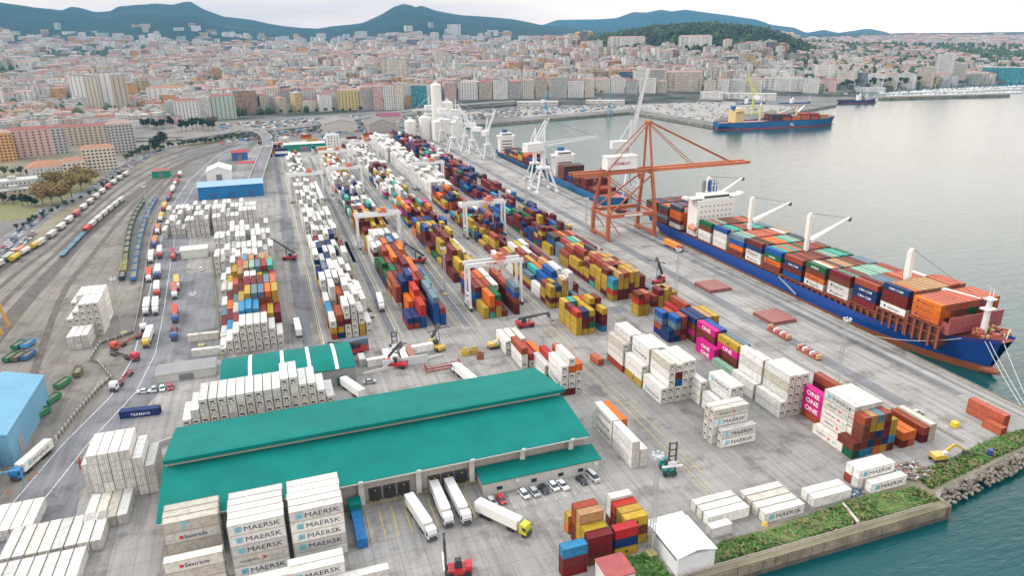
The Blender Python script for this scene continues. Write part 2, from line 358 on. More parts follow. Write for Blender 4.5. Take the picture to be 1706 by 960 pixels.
def fbm(x, y, octs=5, seed=0):
    r = np.random.RandomState(seed); s = 0; amp = 1
    for o in range(octs):
        for _ in range(3):
            a = r.rand()*6.283; ph = r.rand()*6.283; k = (2**o)*(1+.4*r.rand()); s = s+amp*np.sin((x*math.cos(a)+y*math.sin(a))*k+ph)
        amp *= .5
    return s/3
def elev(x, y):
    x = np.asarray(x, float); y = np.asarray(y, float); r = np.hypot(x, y); a = np.arctan2(x, y); px = az_px(a)
    left = 1-smooth(px, 900, 1500)
    s = r-1230+left*150-1000*smooth(px, 1260, 1420)
    base = -0.5+np.clip(s, 0, 1e9)*0
    base = base+42*smooth(s, 60, 1300)+34*smooth(s, 1200, 3300)
    base = base*(.45+.55*(1-smooth(px, 1350, 1650)))+smooth(r, 3300, 5200)*38*smooth(px, 1350, 1600)-.3
    # wooded hill in the middle of the town
    hc = at_range(1160, 2250); d2 = ((x-hc.x)*math.cos(.33)-(y-hc.y)*math.sin(.33))/430; d3 = ((x-hc.x)*math.sin(.33)+(y-hc.y)*math.cos(.33))/420
    base = base+100*np.exp(-(d2**2+d3**2)*1.0)
    hc2 = at_range(1420, 3000); base = base+42*np.exp(-((x-hc2.x)**2+(y-hc2.y)**2)/520**2)
    base = base+smooth(s, 200, 900)*6*fbm(x/420, y/420, 3, 5)
    hy = hor_y(px)
    kk = np.cos(a-YAW)*math.cos(PITCH)**2/F_PX; z1 = CAM_H+np.clip(hy-np.interp(px, *zip(*P1)), -3, 200)*kk*7600; z2 = CAM_H+np.clip(hy-np.interp(px, *zip(*P2)), -3, 200)*kk*12500
    w1 = smooth(r, 3600, 7600); w2 = smooth(r, 8500, 12500)
    n = fbm(x/1500, y/1500, 5, 9)
    m1 = (z1-40)*w1*(1+.10*n*(1-w1))+w1*(1-w1)*130*n+w1*14*fbm(x/300, y/300, 4, 19)
    m2 = (z2-40)*w2
    base = base*(1-.6*w1)+np.maximum(m1*(1-.5*w2), m2)
    sea = in_poly(x, y, sea_poly)
    flat = (in_poly(x, y, [(-420, 60)]+[(156, 60), (156, 107), (QX, 118), (QX, 955), (288, 971), (560, 1033), (570, 818), (930, 985), (1070, 1066)]+[(900, 1240), (400, 1200), (-50, 1130), (-420, 1000)])) & (s < 200)
    base = np.where(flat, -14., base)
    base = np.where((r > 1), base, base)
    return np.where(sea, -14., base)
def build_terrain():
    na, nr = 420, 230
    A = np.linspace(YAW-rad(52), YAW+rad(50), na); Rr = np.concatenate([np.linspace(120, 1100, 24), np.geomspace(1115, 14500, nr-24)])
    AA, RR = np.meshgrid(A, Rr); X = RR*np.sin(AA); Y = RR*np.cos(AA); Z = elev(X, Y)
    v = np.stack([X, Y, Z], -1).reshape(-1, 3)
    i = np.arange(nr-1)[:, None]*na+np.arange(na-1)[None]; f = np.stack([i, i+1, i+na+1, i+na], -1).reshape(-1, 4)[:, ::-1]
    me = bpy.data.meshes.new('terrain'); me.from_pydata(v.tolist(), [], f.tolist()); me.materials.append(MATS['hill_ground'])
    finish(me, True)
    px = az_px(AA); urb = (1-smooth(RR, 3300, 4600)*(1-smooth(px, 1350, 1500)*.7))
    hc = at_range(1160, 2250); urb = urb*(1-.95*np.exp(-(((X-hc.x)/360)**2+((Y-hc.y)/300)**2)**2))
    at = me.attributes.new('urban', 'FLOAT', 'POINT'); at.data.foreach_set('value', np.clip(urb, 0, 1).astype(np.float32).ravel())
    tag(link('terrain', me), kind='structure')
build_terrain()
w = MB(); R_ = 16000
w.quad((-R_, -2000, WATER_Z), (R_, -2000, WATER_Z), (R_, R_, WATER_Z), (-R_, R_, WATER_Z))
tag(w.build('water', 'sea_water'), kind='structure')
def sheet(name, pts, z, mat, depth=0):
    b = MB()
    if depth: b.prism(pts, z-depth, z)
    else: b.add([(p[0], p[1], z) for p in pts], [tuple(range(len(pts)))])
    o = b.build(name, mat); tag(o, kind='structure'); return o
def ccw(p):
    a = sum(p[i][0]*p[(i+1) % len(p)][1]-p[(i+1) % len(p)][0]*p[i][1] for i in range(len(p))); return p if a > 0 else p[::-1]
land = [(-700, 106.5), (156, 106.5), (158, 112), (190, 117), (QX, 122), (QX, 955), (288, 971), (337, 981), (500, 1020), (560, 1033), (570, 818), (760, 905), (930, 985)]+[tuple(G(1400, 166)[:2]), tuple(G(1440, 164)[:2]), tuple(G(1442, 159)[:2]), tuple(G(1380, 158)[:2]), (1050, 1250), (900, 1300), (400, 1260), (-50, 1190), (-420, 1060), (-700, 1000)]
def poly_slab(name, pts, z, depth, mat):
    bm = bmesh.new(); vs = [bm.verts.new((p[0], p[1], z)) for p in ccw(list(pts))]; f0 = bm.faces.new(vs); f0.normal_update()
    bmesh.ops.triangulate(bm, faces=bm.faces[:], ngon_method='EAR_CLIP')
    if depth:
        n = len(vs); lo = [bm.verts.new((v.co.x, v.co.y, z-depth)) for v in vs]
        for i in range(n): bm.faces.new((vs[(i+1) % n], vs[i], lo[i], lo[(i+1) % n]))
    me = bpy.data.meshes.new(name); bm.normal_update(); bm.to_mesh(me); bm.free(); me.materials.append(MATS[mat]); finish(me)
    return tag(link(name, me), kind='structure')
poly_slab('ground', land, 0, 5, 'quay_wall_concrete')
poly_slab('ground_surface', [p for p in land], .03, 0, 'city_ground')
# quay top: yard, apron, rails
poly_slab('container_yard', [(-72, 109.5), (156, 109.5), (172, 119), (172, 905), (-12, 905), (-40, 640), (-58, 560), (-58, 300), (-75, 200)], .06, 0, 'yard_concrete')
poly_slab('quay_apron', [(172, 119.5), (QX-.3, 122.6), (QX-.3, 954), (172, 905)], .06, 0, 'quay_concrete')
def strip(b, pts, w_, z):
    P = [Vector((p[0], p[1])) for p in pts]
    L, R2 = [], []
    for i, p in enumerate(P):
        d = (P[min(i+1, len(P)-1)]-P[max(i-1, 0)]).normalized(); n = Vector((-d.y, d.x))*w_/2; L.append(p+n); R2.append(p-n)
    for i in range(len(P)-1): b.add([(R2[i].x, R2[i].y, z), (R2[i+1].x, R2[i+1].y, z), (L[i+1].x, L[i+1].y, z), (L[i].x, L[i].y, z)], [(0, 1, 2, 3)])
b = MB()
for x in (186.4, 187.3, 217.4, 218.3): strip(b, [(x, 128), (x, 905)], .22, .12)
strip(b, [(178.2, 134), (178.2, 880)], .35, .12); strip(b, [(221.5, 124), (221.5, 940)], .25, .12)
tag(b.build('crane_rail', 'rail_steel'), kind='structure')
b = MB(); strip(b, [(189.5, 150), (189.5, 900)], 4.6, .09); strip(b, [(212, 150), (212, 900)], 3.6, .09)
tag(b.build('apron_paving', 'asphalt'), kind='structure')
b = MB()
for y in range(124, 950, 12): b.box(QX-.55, y+6, .2, .5, 11.7, .34)
tag(b.build('quay_kerb', 'quay_wall_concrete'), kind='structure')
# painted lines of the crane lanes
b = MB(); bw = MB()
for x0 in (15, 46.5, 80, 112, 143.5):
    for dx, bb in ((-4.2, b), (-3.4, bw), (21.0, b), (26.4, bw)):
        strip(bb, [(x0+dx, 266), (x0+dx, 775)], .28, .1)
for x0, y0, y1 in ((101.5, 128, 262), (104.5, 140, 262), (133, 180, 262), (70, 262, 262.1)):
    strip(b, [(x0, y0), (x0, y1)], .25, .1)
for y in range(270, 770, 26):
    for x0 in (36.5, 68, 102): strip(b, [(x0, y), (x0+7, y)], .2, .1)
for i in range(9): strip(b, [(12.5+i*3.3, 144.5), (12.5+i*3.3, 156.5)], .3, .1)
for i in range(12): strip(bw, [(41+i*2.9, 144.5), (41+i*2.9, 149.5)], .12, .1)
tag(b.build('yellow_marking', 'line_yellow'), kind='structure'); tag(bw.build('white_marking', 'line_white'), kind='structure')
# patched paving and the drain covers
b = MB()
for x, y, sx, sy in ((128, 200, 14, 34), (60, 330, 7, 20), (104, 300, 6, 30), (38, 400, 6, 44), (165, 300, 9, 40), (134, 262, 20, 8), (124.5, 141.5, 2.6, 1.6), (7, 330, 9, 70), (70, 480, 7, 50), (5, 470, 8, 60)):
    b.box(x, y, .075, sx, sy, .02)
tag(b.build('paving_patch', 'asphalt'), kind='structure')
poly_slab('far_quay', [tuple(G(x, y)[:2]) for x, y in ((1340, 157), (1385, 153.5), (1440, 148), (1520, 144), (1600, 139), (1720, 132), (1850, 124), (1850, 110), (1600, 128), (1440, 139), (1330, 150))], -.1, 6, 'quay_wall_concrete')
# rail yard, road and service road on the left
rail_area = [(-420, 108), (-84, 108), (-68, 230), (-60, 262), (-62, 300), (-64, 400), (-72, 560), (-98, 800), (-75, 940), (-60, 975), (-110, 1000), (-170, 870), (-178, 700), (-165, 560), (-170, 480), (-200, 300), (-420, 250)]
poly_slab('rail_yard', rail_area, .075, 0, 'rail_gravel')
road = MB(); pts = [(-66, 130), (-66, 165)]+[tuple(G(x, y)[:2]) for x, y in ((75, 830), (150, 735), (225, 655), (258, 590), (272, 520), (282, 450), (292, 390), (303, 345), (330, 300), (370, 262), (408, 238), (420, 226))]
strip(road, [pts[0], pts[1]]+pts[2:], 17, .09); tag(road.build('road', 'asphalt'), kind='structure')
b = MB(); strip(b, [(p[0]-7.6, p[1]) for p in pts[2:]], .3, .12); strip(b, [(p[0]+.2, p[1]) for p in pts[2:]], .25, .12); tag(b.build('road_marking', 'line_white'), kind='structure')
poly_slab('holding_area', [tuple(G(x, y)[:2]) for x, y in ((300, 455), (355, 455), (358, 480), (372, 600), (285, 600), (292, 520))], .1, 0, 'asphalt')
b = MB()
tracks = []
HP = [(-30, 475), (30, 432), (88, 395), (145, 345), (200, 300), (250, 272), (320, 248), (395, 233)]; MP_ = [(-30, 575), (40, 495), (103, 430), (150, 382), (205, 335), (260, 296), (325, 262), (400, 240)]
for k in range(7):
    f_ = (-.12, 0, .35, .7, 1, 1.1, 1.22)[k]; tracks.append([tuple((G(*a).lerp(G(*c_), f_))[:2]) for a, c_ in zip(HP, MP_)])
tracks.append([tuple(G(x, y)[:2]) for x, y in ((222, 475), (228, 430), (236, 390), (248, 355), (268, 322), (288, 298), (310, 270))])
tracks.append([tuple(G(x, y)[:2]) for x, y in ((203, 470), (210, 430), (216, 390), (226, 360), (246, 330), (270, 305), (292, 280))])
tracks.append([tuple(G(x, y)[:2]) for x, y in ((20, 740), (100, 500), (150, 430), (215, 350), (275, 290))])
def track_lines(b, pt):
    # smooth the polyline
    P = [Vector((p[0], p[1], 0)) for p in pt]; fine = []
    for i in range(len(P)-1):
        p0, p1, p2, p3 = P[max(i-1, 0)], P[i], P[i+1], P[min(i+2, len(P)-1)]
        for k in range(6):
            t = k/6; fine.append(.5*((2*p1)+(p2-p0)*t+(2*p0-5*p1+4*p2-p3)*t*t+(3*p1-p0-3*p2+p3)*t**3))
    fine.append(P[-1])
    for s_ in (-.75, .75):
        Q = []
        for i, p in enumerate(fine):
            d = (fine[min(i+1, len(fine)-1)]-fine[max(i-1, 0)]).normalized(); Q.append((p.x-d.y*s_, p.y+d.x*s_))
        strip(b, Q, .2, .16)
    return fine
FT = [track_lines(b, t_) for t_ in tracks]
tag(b.build('railway_track', 'rail_steel'), kind='structure')
b = MB()
for k_, f_ in enumerate(FT): strip(b, [(p.x, p.y) for p in f_], 3.0, .105+.004*k_)
tag(b.build('ballast', 'ballast'), kind='structure')
b = MB()
for x0 in (15, 46.5, 80, 112, 143.5):
    for dx in (-2.6, 22.6): strip(b, [(x0+dx, 266), (x0+dx, 775)], 1.6, .085)
tag(b.build('runway_strip', 'quay_concrete'), kind='structure')
b = MB()
for x0 in (5.5, 39.5, 71.5, 135): strip(b, [(x0, 268), (x0, 770)], 4.2, .083)
tag(b.build('truck_lane', 'asphalt'), kind='structure')
# parking strip and street beyond the rail yard
b = MB(); strip(b, [tuple(G(x, y)[:2]) for x, y in ((-20, 445), (40, 385), (85, 350), (125, 332), (165, 310), (205, 284), (250, 256), (290, 242))], 15, .14); tag(b.build('street', 'asphalt'), kind='structure')
poly_slab('verge', [tuple(G(x, y)[:2]) for x, y in ((-20, 452), (45, 395), (95, 355), (165, 318), (205, 290), (255, 262), (262, 266), (210, 292), (150, 336), (90, 386), (30, 425), (-20, 465))], .16, 0, 'earth')
poly_slab('embankment', [tuple(G(x, y)[:2]) for x, y in ((228, 262), (300, 247), (372, 238), (418, 228), (418, 222), (350, 232), (260, 240), (226, 250))], .13, 0, 'earth')
poly_slab('garden_ground', [tuple(G(x, y)[:2]) for x, y in ((-20, 372), (60, 362), (64, 345), (160, 335), (200, 300), (215, 285), (120, 300), (60, 315), (-20, 318))], .12, 0, 'shrub')
poly_slab('trackside_ground', [tuple(G(x, y)[:2]) for x, y in ((-20, 300), (90, 290), (210, 262), (225, 240), (130, 235), (-20, 262))], .12, 0, 'earth')
poly_slab('waste_ground', [tuple(G(x, y)[:2]) for x, y in ((228, 246), (420, 220), (425, 200), (300, 206), (228, 230))], .06, 0, 'rail_gravel')
# grass, earth bank and rocks at the water's edge
poly_slab('earth_bank', [(60, 107), (155.8, 107), (157.8, 112.4), (190, 117.4), (QX-1, 122.4), (QX-1, 127), (196, 126), (172, 121.5), (160, 122.5), (140, 116), (108, 116.4), (93, 115), (76, 110), (66, 118), (60, 118)], .1, 0, 'earth')
def tufts(name, polys, n, mat, label, smin=.25, smax=.8, hmax=.8, z0=.1):
    b = MB(); r = random.Random(hash(name) % 999)
    r = random.Random(len(name)*31+n)
    for poly in polys:
        xs = [p[0] for p in poly]; ys = [p[1] for p in poly]; k = 0; tries = 0
        while k < n//len(polys) and tries < n*8:
            tries += 1; x, y = r.uniform(min(xs), max(xs)), r.uniform(min(ys), max(ys))
            if not bool(in_poly(np.array([x]), np.array([y]), poly)[0]): continue
            k += 1; s_ = r.uniform(smin, smax); h = .7*r.uniform(.2, hmax)*(1.5+fbm(np.array([x/6.]), np.array([y/6.]), 3, 4)[0])*.8+.1
            for q in range(3):
                a = r.uniform(0, 6.28); dx, dy = math.cos(a)*s_/2, math.sin(a)*s_/2; ox, oy = r.uniform(-.3, .3), r.uniform(-.3, .3)
                b.add([(x+ox-dx, y+oy-dy, z0), (x+ox+dx, y+oy+dy, z0), (x+ox+dx*.7+dy*1.5, y+oy+dy*.7-dx*1.5, z0+h*.7), (x+ox-dx*.8+dy*1.3, y+oy-dy*.8-dx*1.3, z0+h*.55)], [(0, 1, 2, 3)])
    o = b.build(name, mat); return tag(o, label, None, None, 'stuff')
gp = [(84, 109.6), (156, 109.6), (154, 115.4), (139, 117.3), (122, 116), (107, 114.6), (93, 115), (86, 112)]
bank = [(158, 114), (190, 119), (QX-1, 123.4), (QX-1, 127), (196, 126), (172, 121.5), (160, 121)]
tufts('grass', [gp, bank], 9000, 'grass', 'rough green grass on the bank above the sea wall')
tufts('undergrowth', [gp, bank], 1000, 'shrub', 'brown and dark green scrub among the grass by the sea wall', .5, 1.2, 1.3)
tufts('weeds', [[(55, 108), (75, 108), (75, 117.5), (66, 118), (60, 117)]], 1400, 'grass', 'green weeds behind the stacked containers at the pier edge')
b = MB(); r = random.Random(5)
for i in range(460):
    t_ = r.random(); x = 157+t_*72; y = 111.0+t_*11-r.uniform(0, 3.4)+(1.0 if t_ > .03 else 0); d = (112+t_*10-y)
    s_ = r.uniform(.5, 1.4); z = -.1-max(0, d-.5)*.85
    bm = bmesh.new(); bmesh.ops.create_icosphere(bm, subdivisions=1, radius=s_*.6)
    for v in bm.verts: v.co *= r.uniform(.75, 1.2)
    q = Matrix.Rotation(r.uniform(0, 6), 3, 'Z') @ Matrix.Diagonal((1.2, .9, .75))
    vs = [q @ v.co+Vector((x, y, z)) for v in bm.verts]; bm.verts.index_update(); b.add(vs, [tuple(v.index for v in f.verts) for f in bm.faces]); bm.free()
tag(b.build('riprap_rocks', 'rubble_stone'), 'brown and grey boulders piled along the shore right of the sea wall', None, None, 'stuff')
# railing on the sea wall
def railing(name, a, b_, n, h, mat_col, label, group=None, mesh=False):
    a, b_ = Vector(a), Vector(b_); root = empty(name, a); d = b_-a; tag(root, label, 'fence', group)
    for i in range(n+1):
        p = d*(i/n); m_ = MB(); m_.box(p.x, p.y, h/2, .16, .16, h); m_.build('post', 'paint', root, mat_col)
    m_ = MB(); m_.beam((0, 0, h-.08), d+Vector((0, 0, h-.08)), .12, .14); m_.beam((0, 0, h*.5), d+Vector((0, 0, h*.5)), .07); m_.build('rail', 'paint', root, mat_col)
    return root
railing('railing', (76, 107.7, .1), (151.5, 107.7, .1), 34, 1.5, (.42, .38, .34), 'pale concrete post railing running along top of sea wall')
b = MB()
for i in range(48): b.box(-14+i*3.55, 106.3, -1.9, 3.4, .5, 3.9); 
b.box(156.2, 108.6, -1.6, .6, 5, 4.4)
tag(b.build('sea_wall', 'quay_wall_concrete'), kind='structure')
b = MB(); b.box(70, 106.95, .25, 172, 1.5, .32); tag(b.build('wall_ledge', 'earth'), kind='structure')
b = MB(); b.box(70, 106.02, -2.9, 172, .16, 1.5); tag(b.build('tide_line', 'ballast'), kind='structure')
# ------------------------------------------------------------------ shipping containers
PAL = {'W': ((.80, .80, .78), 'white', 1), 'w': ((.76, .755, .73), 'off-white', 1), 'V': ((.69, .65, .57), 'cream', 1), 'M': ((.80, .80, .785), 'white', 1), 'Z': ((.74, .72, .67), 'cream', 1),
       'H': ((.76, .73, .68), 'white', 1), 'Y': ((.58, .42, .07), 'yellow', 0), 'R': ((.24, .035, .03), 'maroon', 0), 'r': ((.55, .06, .04), 'bright red', 0), 'O': ((.75, .24, .03), 'orange', 0),
       'C': ((.42, .11, .06), 'rust red', 0), 'N': ((.26, .09, .05), 'brown', 0), 'B': ((.025, .07, .22), 'navy blue', 0), 'U': ((.02, .15, .42), 'blue', 0), 'b': ((.08, .34, .55), 'light blue', 0),
       'G': ((.01, .20, .08), 'green', 0), 'T': ((.10, .48, .40), 'turquoise', 0), 'P': ((.72, .03, .33), 'magenta', 0), 'S': ((.22, .30, .36), 'grey blue', 0), 'K': ((.10, .11, .12), 'dark grey', 0),
       'A': ((.35, .52, .42), 'pale green', 0), 'c': ((.60, .20, .12), 'salmon', 0), 'e': ((.55, .36, .2), 'tan', 0)}
H40, HDRY, W_ = 2.9, 2.6, 2.44
def tmpl(kind, L, h):
    """parts of a container: body / corner frame / end fittings. -Y end faces away from the cab"""
    body = MB(); body.box(0, 0, h/2, W_-.1, L-.14, h-.12)
    fr = MB()
    for sx in (-1, 1):
        for sy in (-1, 1): fr.box(sx*(W_/2-.08), sy*(L/2-.08), h/2, .17, .17, h-.02)
        fr.box(sx*(W_/2-.06), 0, .1, .13, L-.34, .18); fr.box(sx*(W_/2-.05), 0, h-.07, .11, L-.34, .13)
    for sy in (-1, 1):
        fr.box(0, sy*(L/2-.06), .1, W_-.34, .13, .18); fr.box(0, sy*(L/2-.06), h-.07, W_-.34, .13, .13)
    unit = MB(); dark = MB(); door = MB()
    if kind == 'reefer':
        unit.box(0, -L/2+.04, h*.5, W_-.5, .1, h-.5)
        dark.box(-.15, -L/2-.015, h*.63, 1.25, .06, .55); dark.box(.5, -L/2-.02, h*.36, .5, .05, .34); dark.box(-.55, -L/2-.02, h*.3, .35, .05, .5)
    for x in (-.8, -.3, .3, .8):
        door.box(x, (L/2+.0) if kind == 'reefer' else -L/2-.0, h/2, .06, .1, h-.35)
    door.box(0, (L/2) if kind == 'reefer' else -L/2, h/2, .05, .06, h-.3)
    return {'body': body, 'frame': fr, 'unit': unit, 'dark': dark, 'door': door}
KINDS = {}
for nm, L_, kd in (('dry40', 12.19, 'dry'), ('dry20', 6.06, 'dry'), ('reefer40', 12.19, 'reefer'), ('rdoor40', 12.19, 'rdoor'), ('rdoor20', 6.06, 'rdoor')):
    h = HDRY if kd == 'dry' else H40
    T = tmpl('reefer' if kd == 'reefer' else 'dry', L_, h); me = {}
    for p, mb in T.items():
        if mb.v: me[p] = mb.mesh('container_'+p, {'body': 'container_paint', 'frame': 'paint', 'unit': 'paint', 'dark': 'paint', 'door': 'paint'}[p])
    KINDS[nm] = (L_, h, T, me)
CONT = []
def put(x, y, z, rz, key, L20=False, stack='', where='', vis=None, door=False, side=1):
    base, word, reef = PAL[key]
    kd = ('reefer40' if (reef and not door) else 'rdoor40' if reef else 'dry40')
    if L20: kd = 'rdoor20' if reef else 'dry20'
    k = rnd.uniform(.86, 1.06); col = tuple(min(.9, max(.003, (c if reef else c**1.32)*k+rnd.uniform(-.008, .008))) for c in base)
    kd_ = rnd.choice([1, 1, 1, .92, .86, .8]); col = tuple(c*kd_ for c in col) if reef else col
    L_, h = KINDS[kd][0], KINDS[kd][1]
    CONT.append(dict(x=x, y=y, z=z, rz=rz, key=key, kd=kd, L=L_, h=h, col=col, word=word, stack=stack, where=where, side=side))
    return z+h
def colm(x, y, s, rz=0.0, L20=False, stack='', where='', z0=.1, door=None, side=1):
    z = z0
    for t, ch in enumerate(s):
        if ch == ' ': continue
        d = rnd.random() < .25 if door is None else door
        tw = 'ground tier' if t == 0 else ORD[t]+' tier'
        if len(s) == 1: tw = 'single'
        elif t == len(s)-1: tw = 'top tier'
        z = put(x, y, z, rz, ch, L20, stack, (tw+', '+where) if where else tw, door=d, side=side)
PITCHX, PITCHY = 2.86, 12.75
def bay(stack, x0, y0, rows, L20=False, pitch=PITCHX, bn='', door=None, z0=.1, jit=.12):
    """containers lying along Y; x0 = left face, y0 = near end; rows are strings from the ground up"""
    L_ = 6.06 if L20 else 12.19; n = len(rows)
    for i, s in enumerate(rows):
        if s.strip(): colm(x0+W_/2+i*pitch, y0+L_/2+rnd.uniform(-jit, jit), s, 0, L20, stack, '%s row%s' % (ordw(i), (' of '+bn) if bn else ''), z0, door)
def cross(stack, x0, y0, rows, L20=False, pitch=2.62, bn='', door=None, flip=False, z0=.1):
    """containers lying along X; x0 = left end, y0 = near face; rows go away from the viewer"""
    L_ = 6.06 if L20 else 12.19
    for i, s in enumerate(rows):
        if s.strip(): colm(x0+L_/2+rnd.uniform(-.12, .12), y0+W_/2+i*pitch, s, math.pi/2 if flip else -math.pi/2, L20, stack, '%s row back%s' % (ordw(i), (' of '+bn) if bn else ''), z0, door)
def rrows(n, pal, lo, hi, seed, base=None, empties=.06):
    r = random.Random(seed); out = []
    for i in range(n):
        if r.random() < empties: out.append(''); continue
        k = r.randint(lo, hi); out.append(''.join(r.choice(pal) for _ in range(k)))
    return out
# --- yard blocks A-F -------------------------------------------------
BL = {'B': 15.0, 'C': 46.5, 'D': 80.0, 'E': 112.0, 'F': 143.0}
A = 'block above the green shed'
bay(A, -27.6, 273.5, ['W', 'WW', 'WWW', 'WWWW', 'WWWW', 'WWWW', 'WWWW', 'WWW', 'WW'], pitch=2.72, bn='front bay', door=False)
bay(A, -27.9, 286.3, ['w', 'Rb', 'bRC', 'YCbbb', 'YWSWb', 'RCbUb', 'RNRC', 'YYYY', 'RRRR'], pitch=2.75, bn='second bay')
bay(A, -28.2, 299.1, ['R', 'RR', 'YYV', 'CYYYY', 'RYYeYY', 'UYYBYS', 'CRRCCS', 'RUBOCO', 'RYYYYY'], pitch=2.75, bn='third bay')
bay(A, -28.5, 311.9, ['S', 'RO', 'CRS', 'YSCR', 'NRbRRR', 'RYRRRR', 'GRRRRR', 'OBBBBS', 'RROOOc'], pitch=2.75, bn='fourth bay')
bay(A, -28.9, 324.7, ['W', 'RR', 'cYR', 'eYYR', 'YWWWW', 'RWWWW', 'YYYYY', 'RRGGG', 'CRRGr'], pitch=2.75, bn='fifth bay')
bay(A, -29.3, 337.5, ['WV', 'WV', 'YCc', 'YYYYe', 'CRRRRe', 'UGGGGA', 'RBBBBS', 'RcOCCC', 'BOORRT'], pitch=2.75, bn='sixth bay')
bay(A, -29.6, 350.3, ['V', 'YY', 'YYYY', 'CCYYc', 'cSBBUS', 'YYYYYe', 'RRRCc', 'CYYYYe', 'YYYYe'], pitch=2.75, bn='seventh bay')
bay(A, -30.8, 363.1, ['W', 'WW', 'WWWW', 'WWWWW', 'WWWW', 'WWWWW', 'WWWWW', 'WWWW', 'WWW'], pitch=2.75, bn='eighth bay')
A2 = 'white reefer rows behind the coloured block'
for i in range(5):
    bay(A2, -33.5-i*.4, 377+i*13.2, rrows(11, 'WWwW', 3, 5, 100+i, empties=.05), pitch=2.72, bn=ordw(i)+' bay')
A3 = 'white reefer racks below the blue shed'
for i in range(3):
    bay(A3, -39, 468+i*14, rrows(10, 'WwW', 4, 5, 120+i, empties=.0), pitch=2.7, bn=ordw(i)+' bay', door=True)
    bay(A3, -54.5, 466+i*16, rrows(5, 'WwW', 3, 5, 130+i, empties=.05), pitch=2.7, bn=ordw(i)+' left bay')
    bay(A3, -69, 470+i*17, rrows(5, 'WwWW', 2, 4, 140+i, empties=.1), pitch=2.75, bn=ordw(i)+' end bay')
def run(block, y0, n, pal, lo, hi, seed, rows=6, empties=.06, p20=0.0, x0=None, desc=None, first=0, door=None):
    x0 = BL[block] if x0 is None else x0
    for i in range(n):
        l20 = random.Random(seed*7+i).random() < p20
        lo_ = lo if pal.count('W')+pal.count('w') > 5 else max(1, lo-1); rr = rrows(rows, pal, lo_, hi, seed*31+i, empties=empties+(0 if lo_ == lo else .07))
        if l20:
            bay(desc, x0, y0+i*PITCHY, rr, True, bn='bay %s' % ordw(first+i)); bay(desc, x0, y0+i*PITCHY+6.3, rrows(rows, pal, lo, hi, seed*37+i, empties=empties), True, bn='bay %s, far half' % ordw(first+i))
        else: bay(desc, x0, y0+i*PITCHY, rr, bn='bay %s' % ordw(first+i), door=door)
DB = 'mixed block right of the coloured one'
bay(DB, 15.2, 273.5, ['CYW', 'BYRC', 'WWRWW', 'WWwWV', 'YYWW', 'WW'], bn='front bay', door=False)
bay(DB, 15, 286.4, ['RYb', 'KO', 'RWCR', 'WWWW', 'WSWWW', 'WWWW'], bn='second bay')
bay(DB, 15, 299.2, ['YbW', 'YWWWW', 'SSOO', 'WWSWW', 'SSWW', 'WWWW'], bn='third bay')
bay(DB, 15, 312, ['OOBWW', 'WWWWW', 'WWWSW', 'WWWWW', 'WWWW', 'RKW'], bn='fourth bay')
bay(DB, 15, 326.5, ['bY', 'bUBU', 'RWWWW', 'WWWW', 'WWR', 'RR'], bn='fifth bay')
bay(DB, 15, 339.3, ['YYB', 'RRRS', 'WWWW', 'SSSW', 'WWVW', 'RRW'], bn='sixth bay')
run('B', 352.3, 5, 'WWWRWROWBW', 3, 5, 11, desc=DB, first=6)
DB2 = 'white reefer block beyond the mixed one'
run('B', 423, 10, 'WWWWWwW', 3, 5, 12, desc=DB2, door=False)
run('B', 571, 13, 'WWWWWwW', 2, 4, 13, desc=DB2, first=10, rows=5, empties=.15)
DC = 'blue and orange block in mid yard'
bay(DC, 46.6, 272.5, ['CBB'[0:2], 'CB', 'UUrr', '', 'UUUUS', 'UUC'], bn='front bay')
bay(DC, 46.8, 285.4, ['', 'OOO', 'COOOr', 'CrO', 'BBBBS', 'RRC'], bn='second bay')
bay(DC, 46.5, 298.2, ['VCCC', 'YRBBB', 'COBBBB', 'RRORr', 'RRRRR', 'GUBT'], bn='third bay')
bay(DC, 46.5, 311, ['YRYC', 'RCCR', 'OYRR', 'GOWW', 'RRRRc', 'OOBU'], bn='fourth bay')
bay(DC, 46.5, 323.8, ['RBG', 'RRYG', 'RRCR', 'CYRRR', 'RCOOO', 'BUU'], bn='fifth bay')
bay(DC, 46.5, 336.6, ['BRRG', 'RRCC', 'GRRRO', 'RRRRR', 'ROOO', 'RRC'], bn='sixth bay')
bay(DC, 46.5, 349.4, ['GG', 'BRRRC', 'RRRRO', 'RRRRR', 'RROOO', 'RRR'], bn='seventh bay')
bay(DC, 46.5, 364, ['WWRW', 'WWWW', 'RBOOO', 'WWSBS', 'RRRC', 'OOOO'], bn='eighth bay')
bay(DC, 46.5, 377, ['WWWW', 'WWWWW', 'WWWWW', 'UUUU', 'WUUU', 'WWWW'], bn='ninth bay')
bay(DC, 46.5, 390, ['OYY', 'WWWW', 'WWWW', 'WWWV', 'WWWW', 'RRR'], bn='tenth bay')
DC2 = 'yellow and maroon block past the crossing lane'
run('C', 424, 3, 'YYRRYRO', 3, 5, 21, desc=DC2)
DC3 = 'white block behind the yellow and maroon one'
run('C', 463, 7, 'WWWWRWSTB', 3, 5, 22, desc=DC3); run('C', 570, 12, 'WWWWYOWWw', 2, 5, 23, desc=DC3, first=7, empties=.12)
DD = 'block under the nearest gantry crane'
bay(DD, 80.2, 272.5, ['YY', 'TCOO', 'YYrG', 'N', '', 'RRCUS'], bn='front bay')
bay(DD, 80.2, 285.4, ['CUUR', 'COCC', 'OOCC', 'RRRW', '', 'RRRC'], bn='second bay')
bay(DD, 80.2, 298.2, ['RBUc', 'CCCC', 'RRCO', 'RRWW', 'RRR', 'RRRC'], bn='third bay')
DD2 = 'yellow block left of the tall light mast'
bay(DD2, 80.2, 324, ['RR', 'RYYY', 'YRYY'[0:3], 'YRRY', '', ''], bn='front bay')
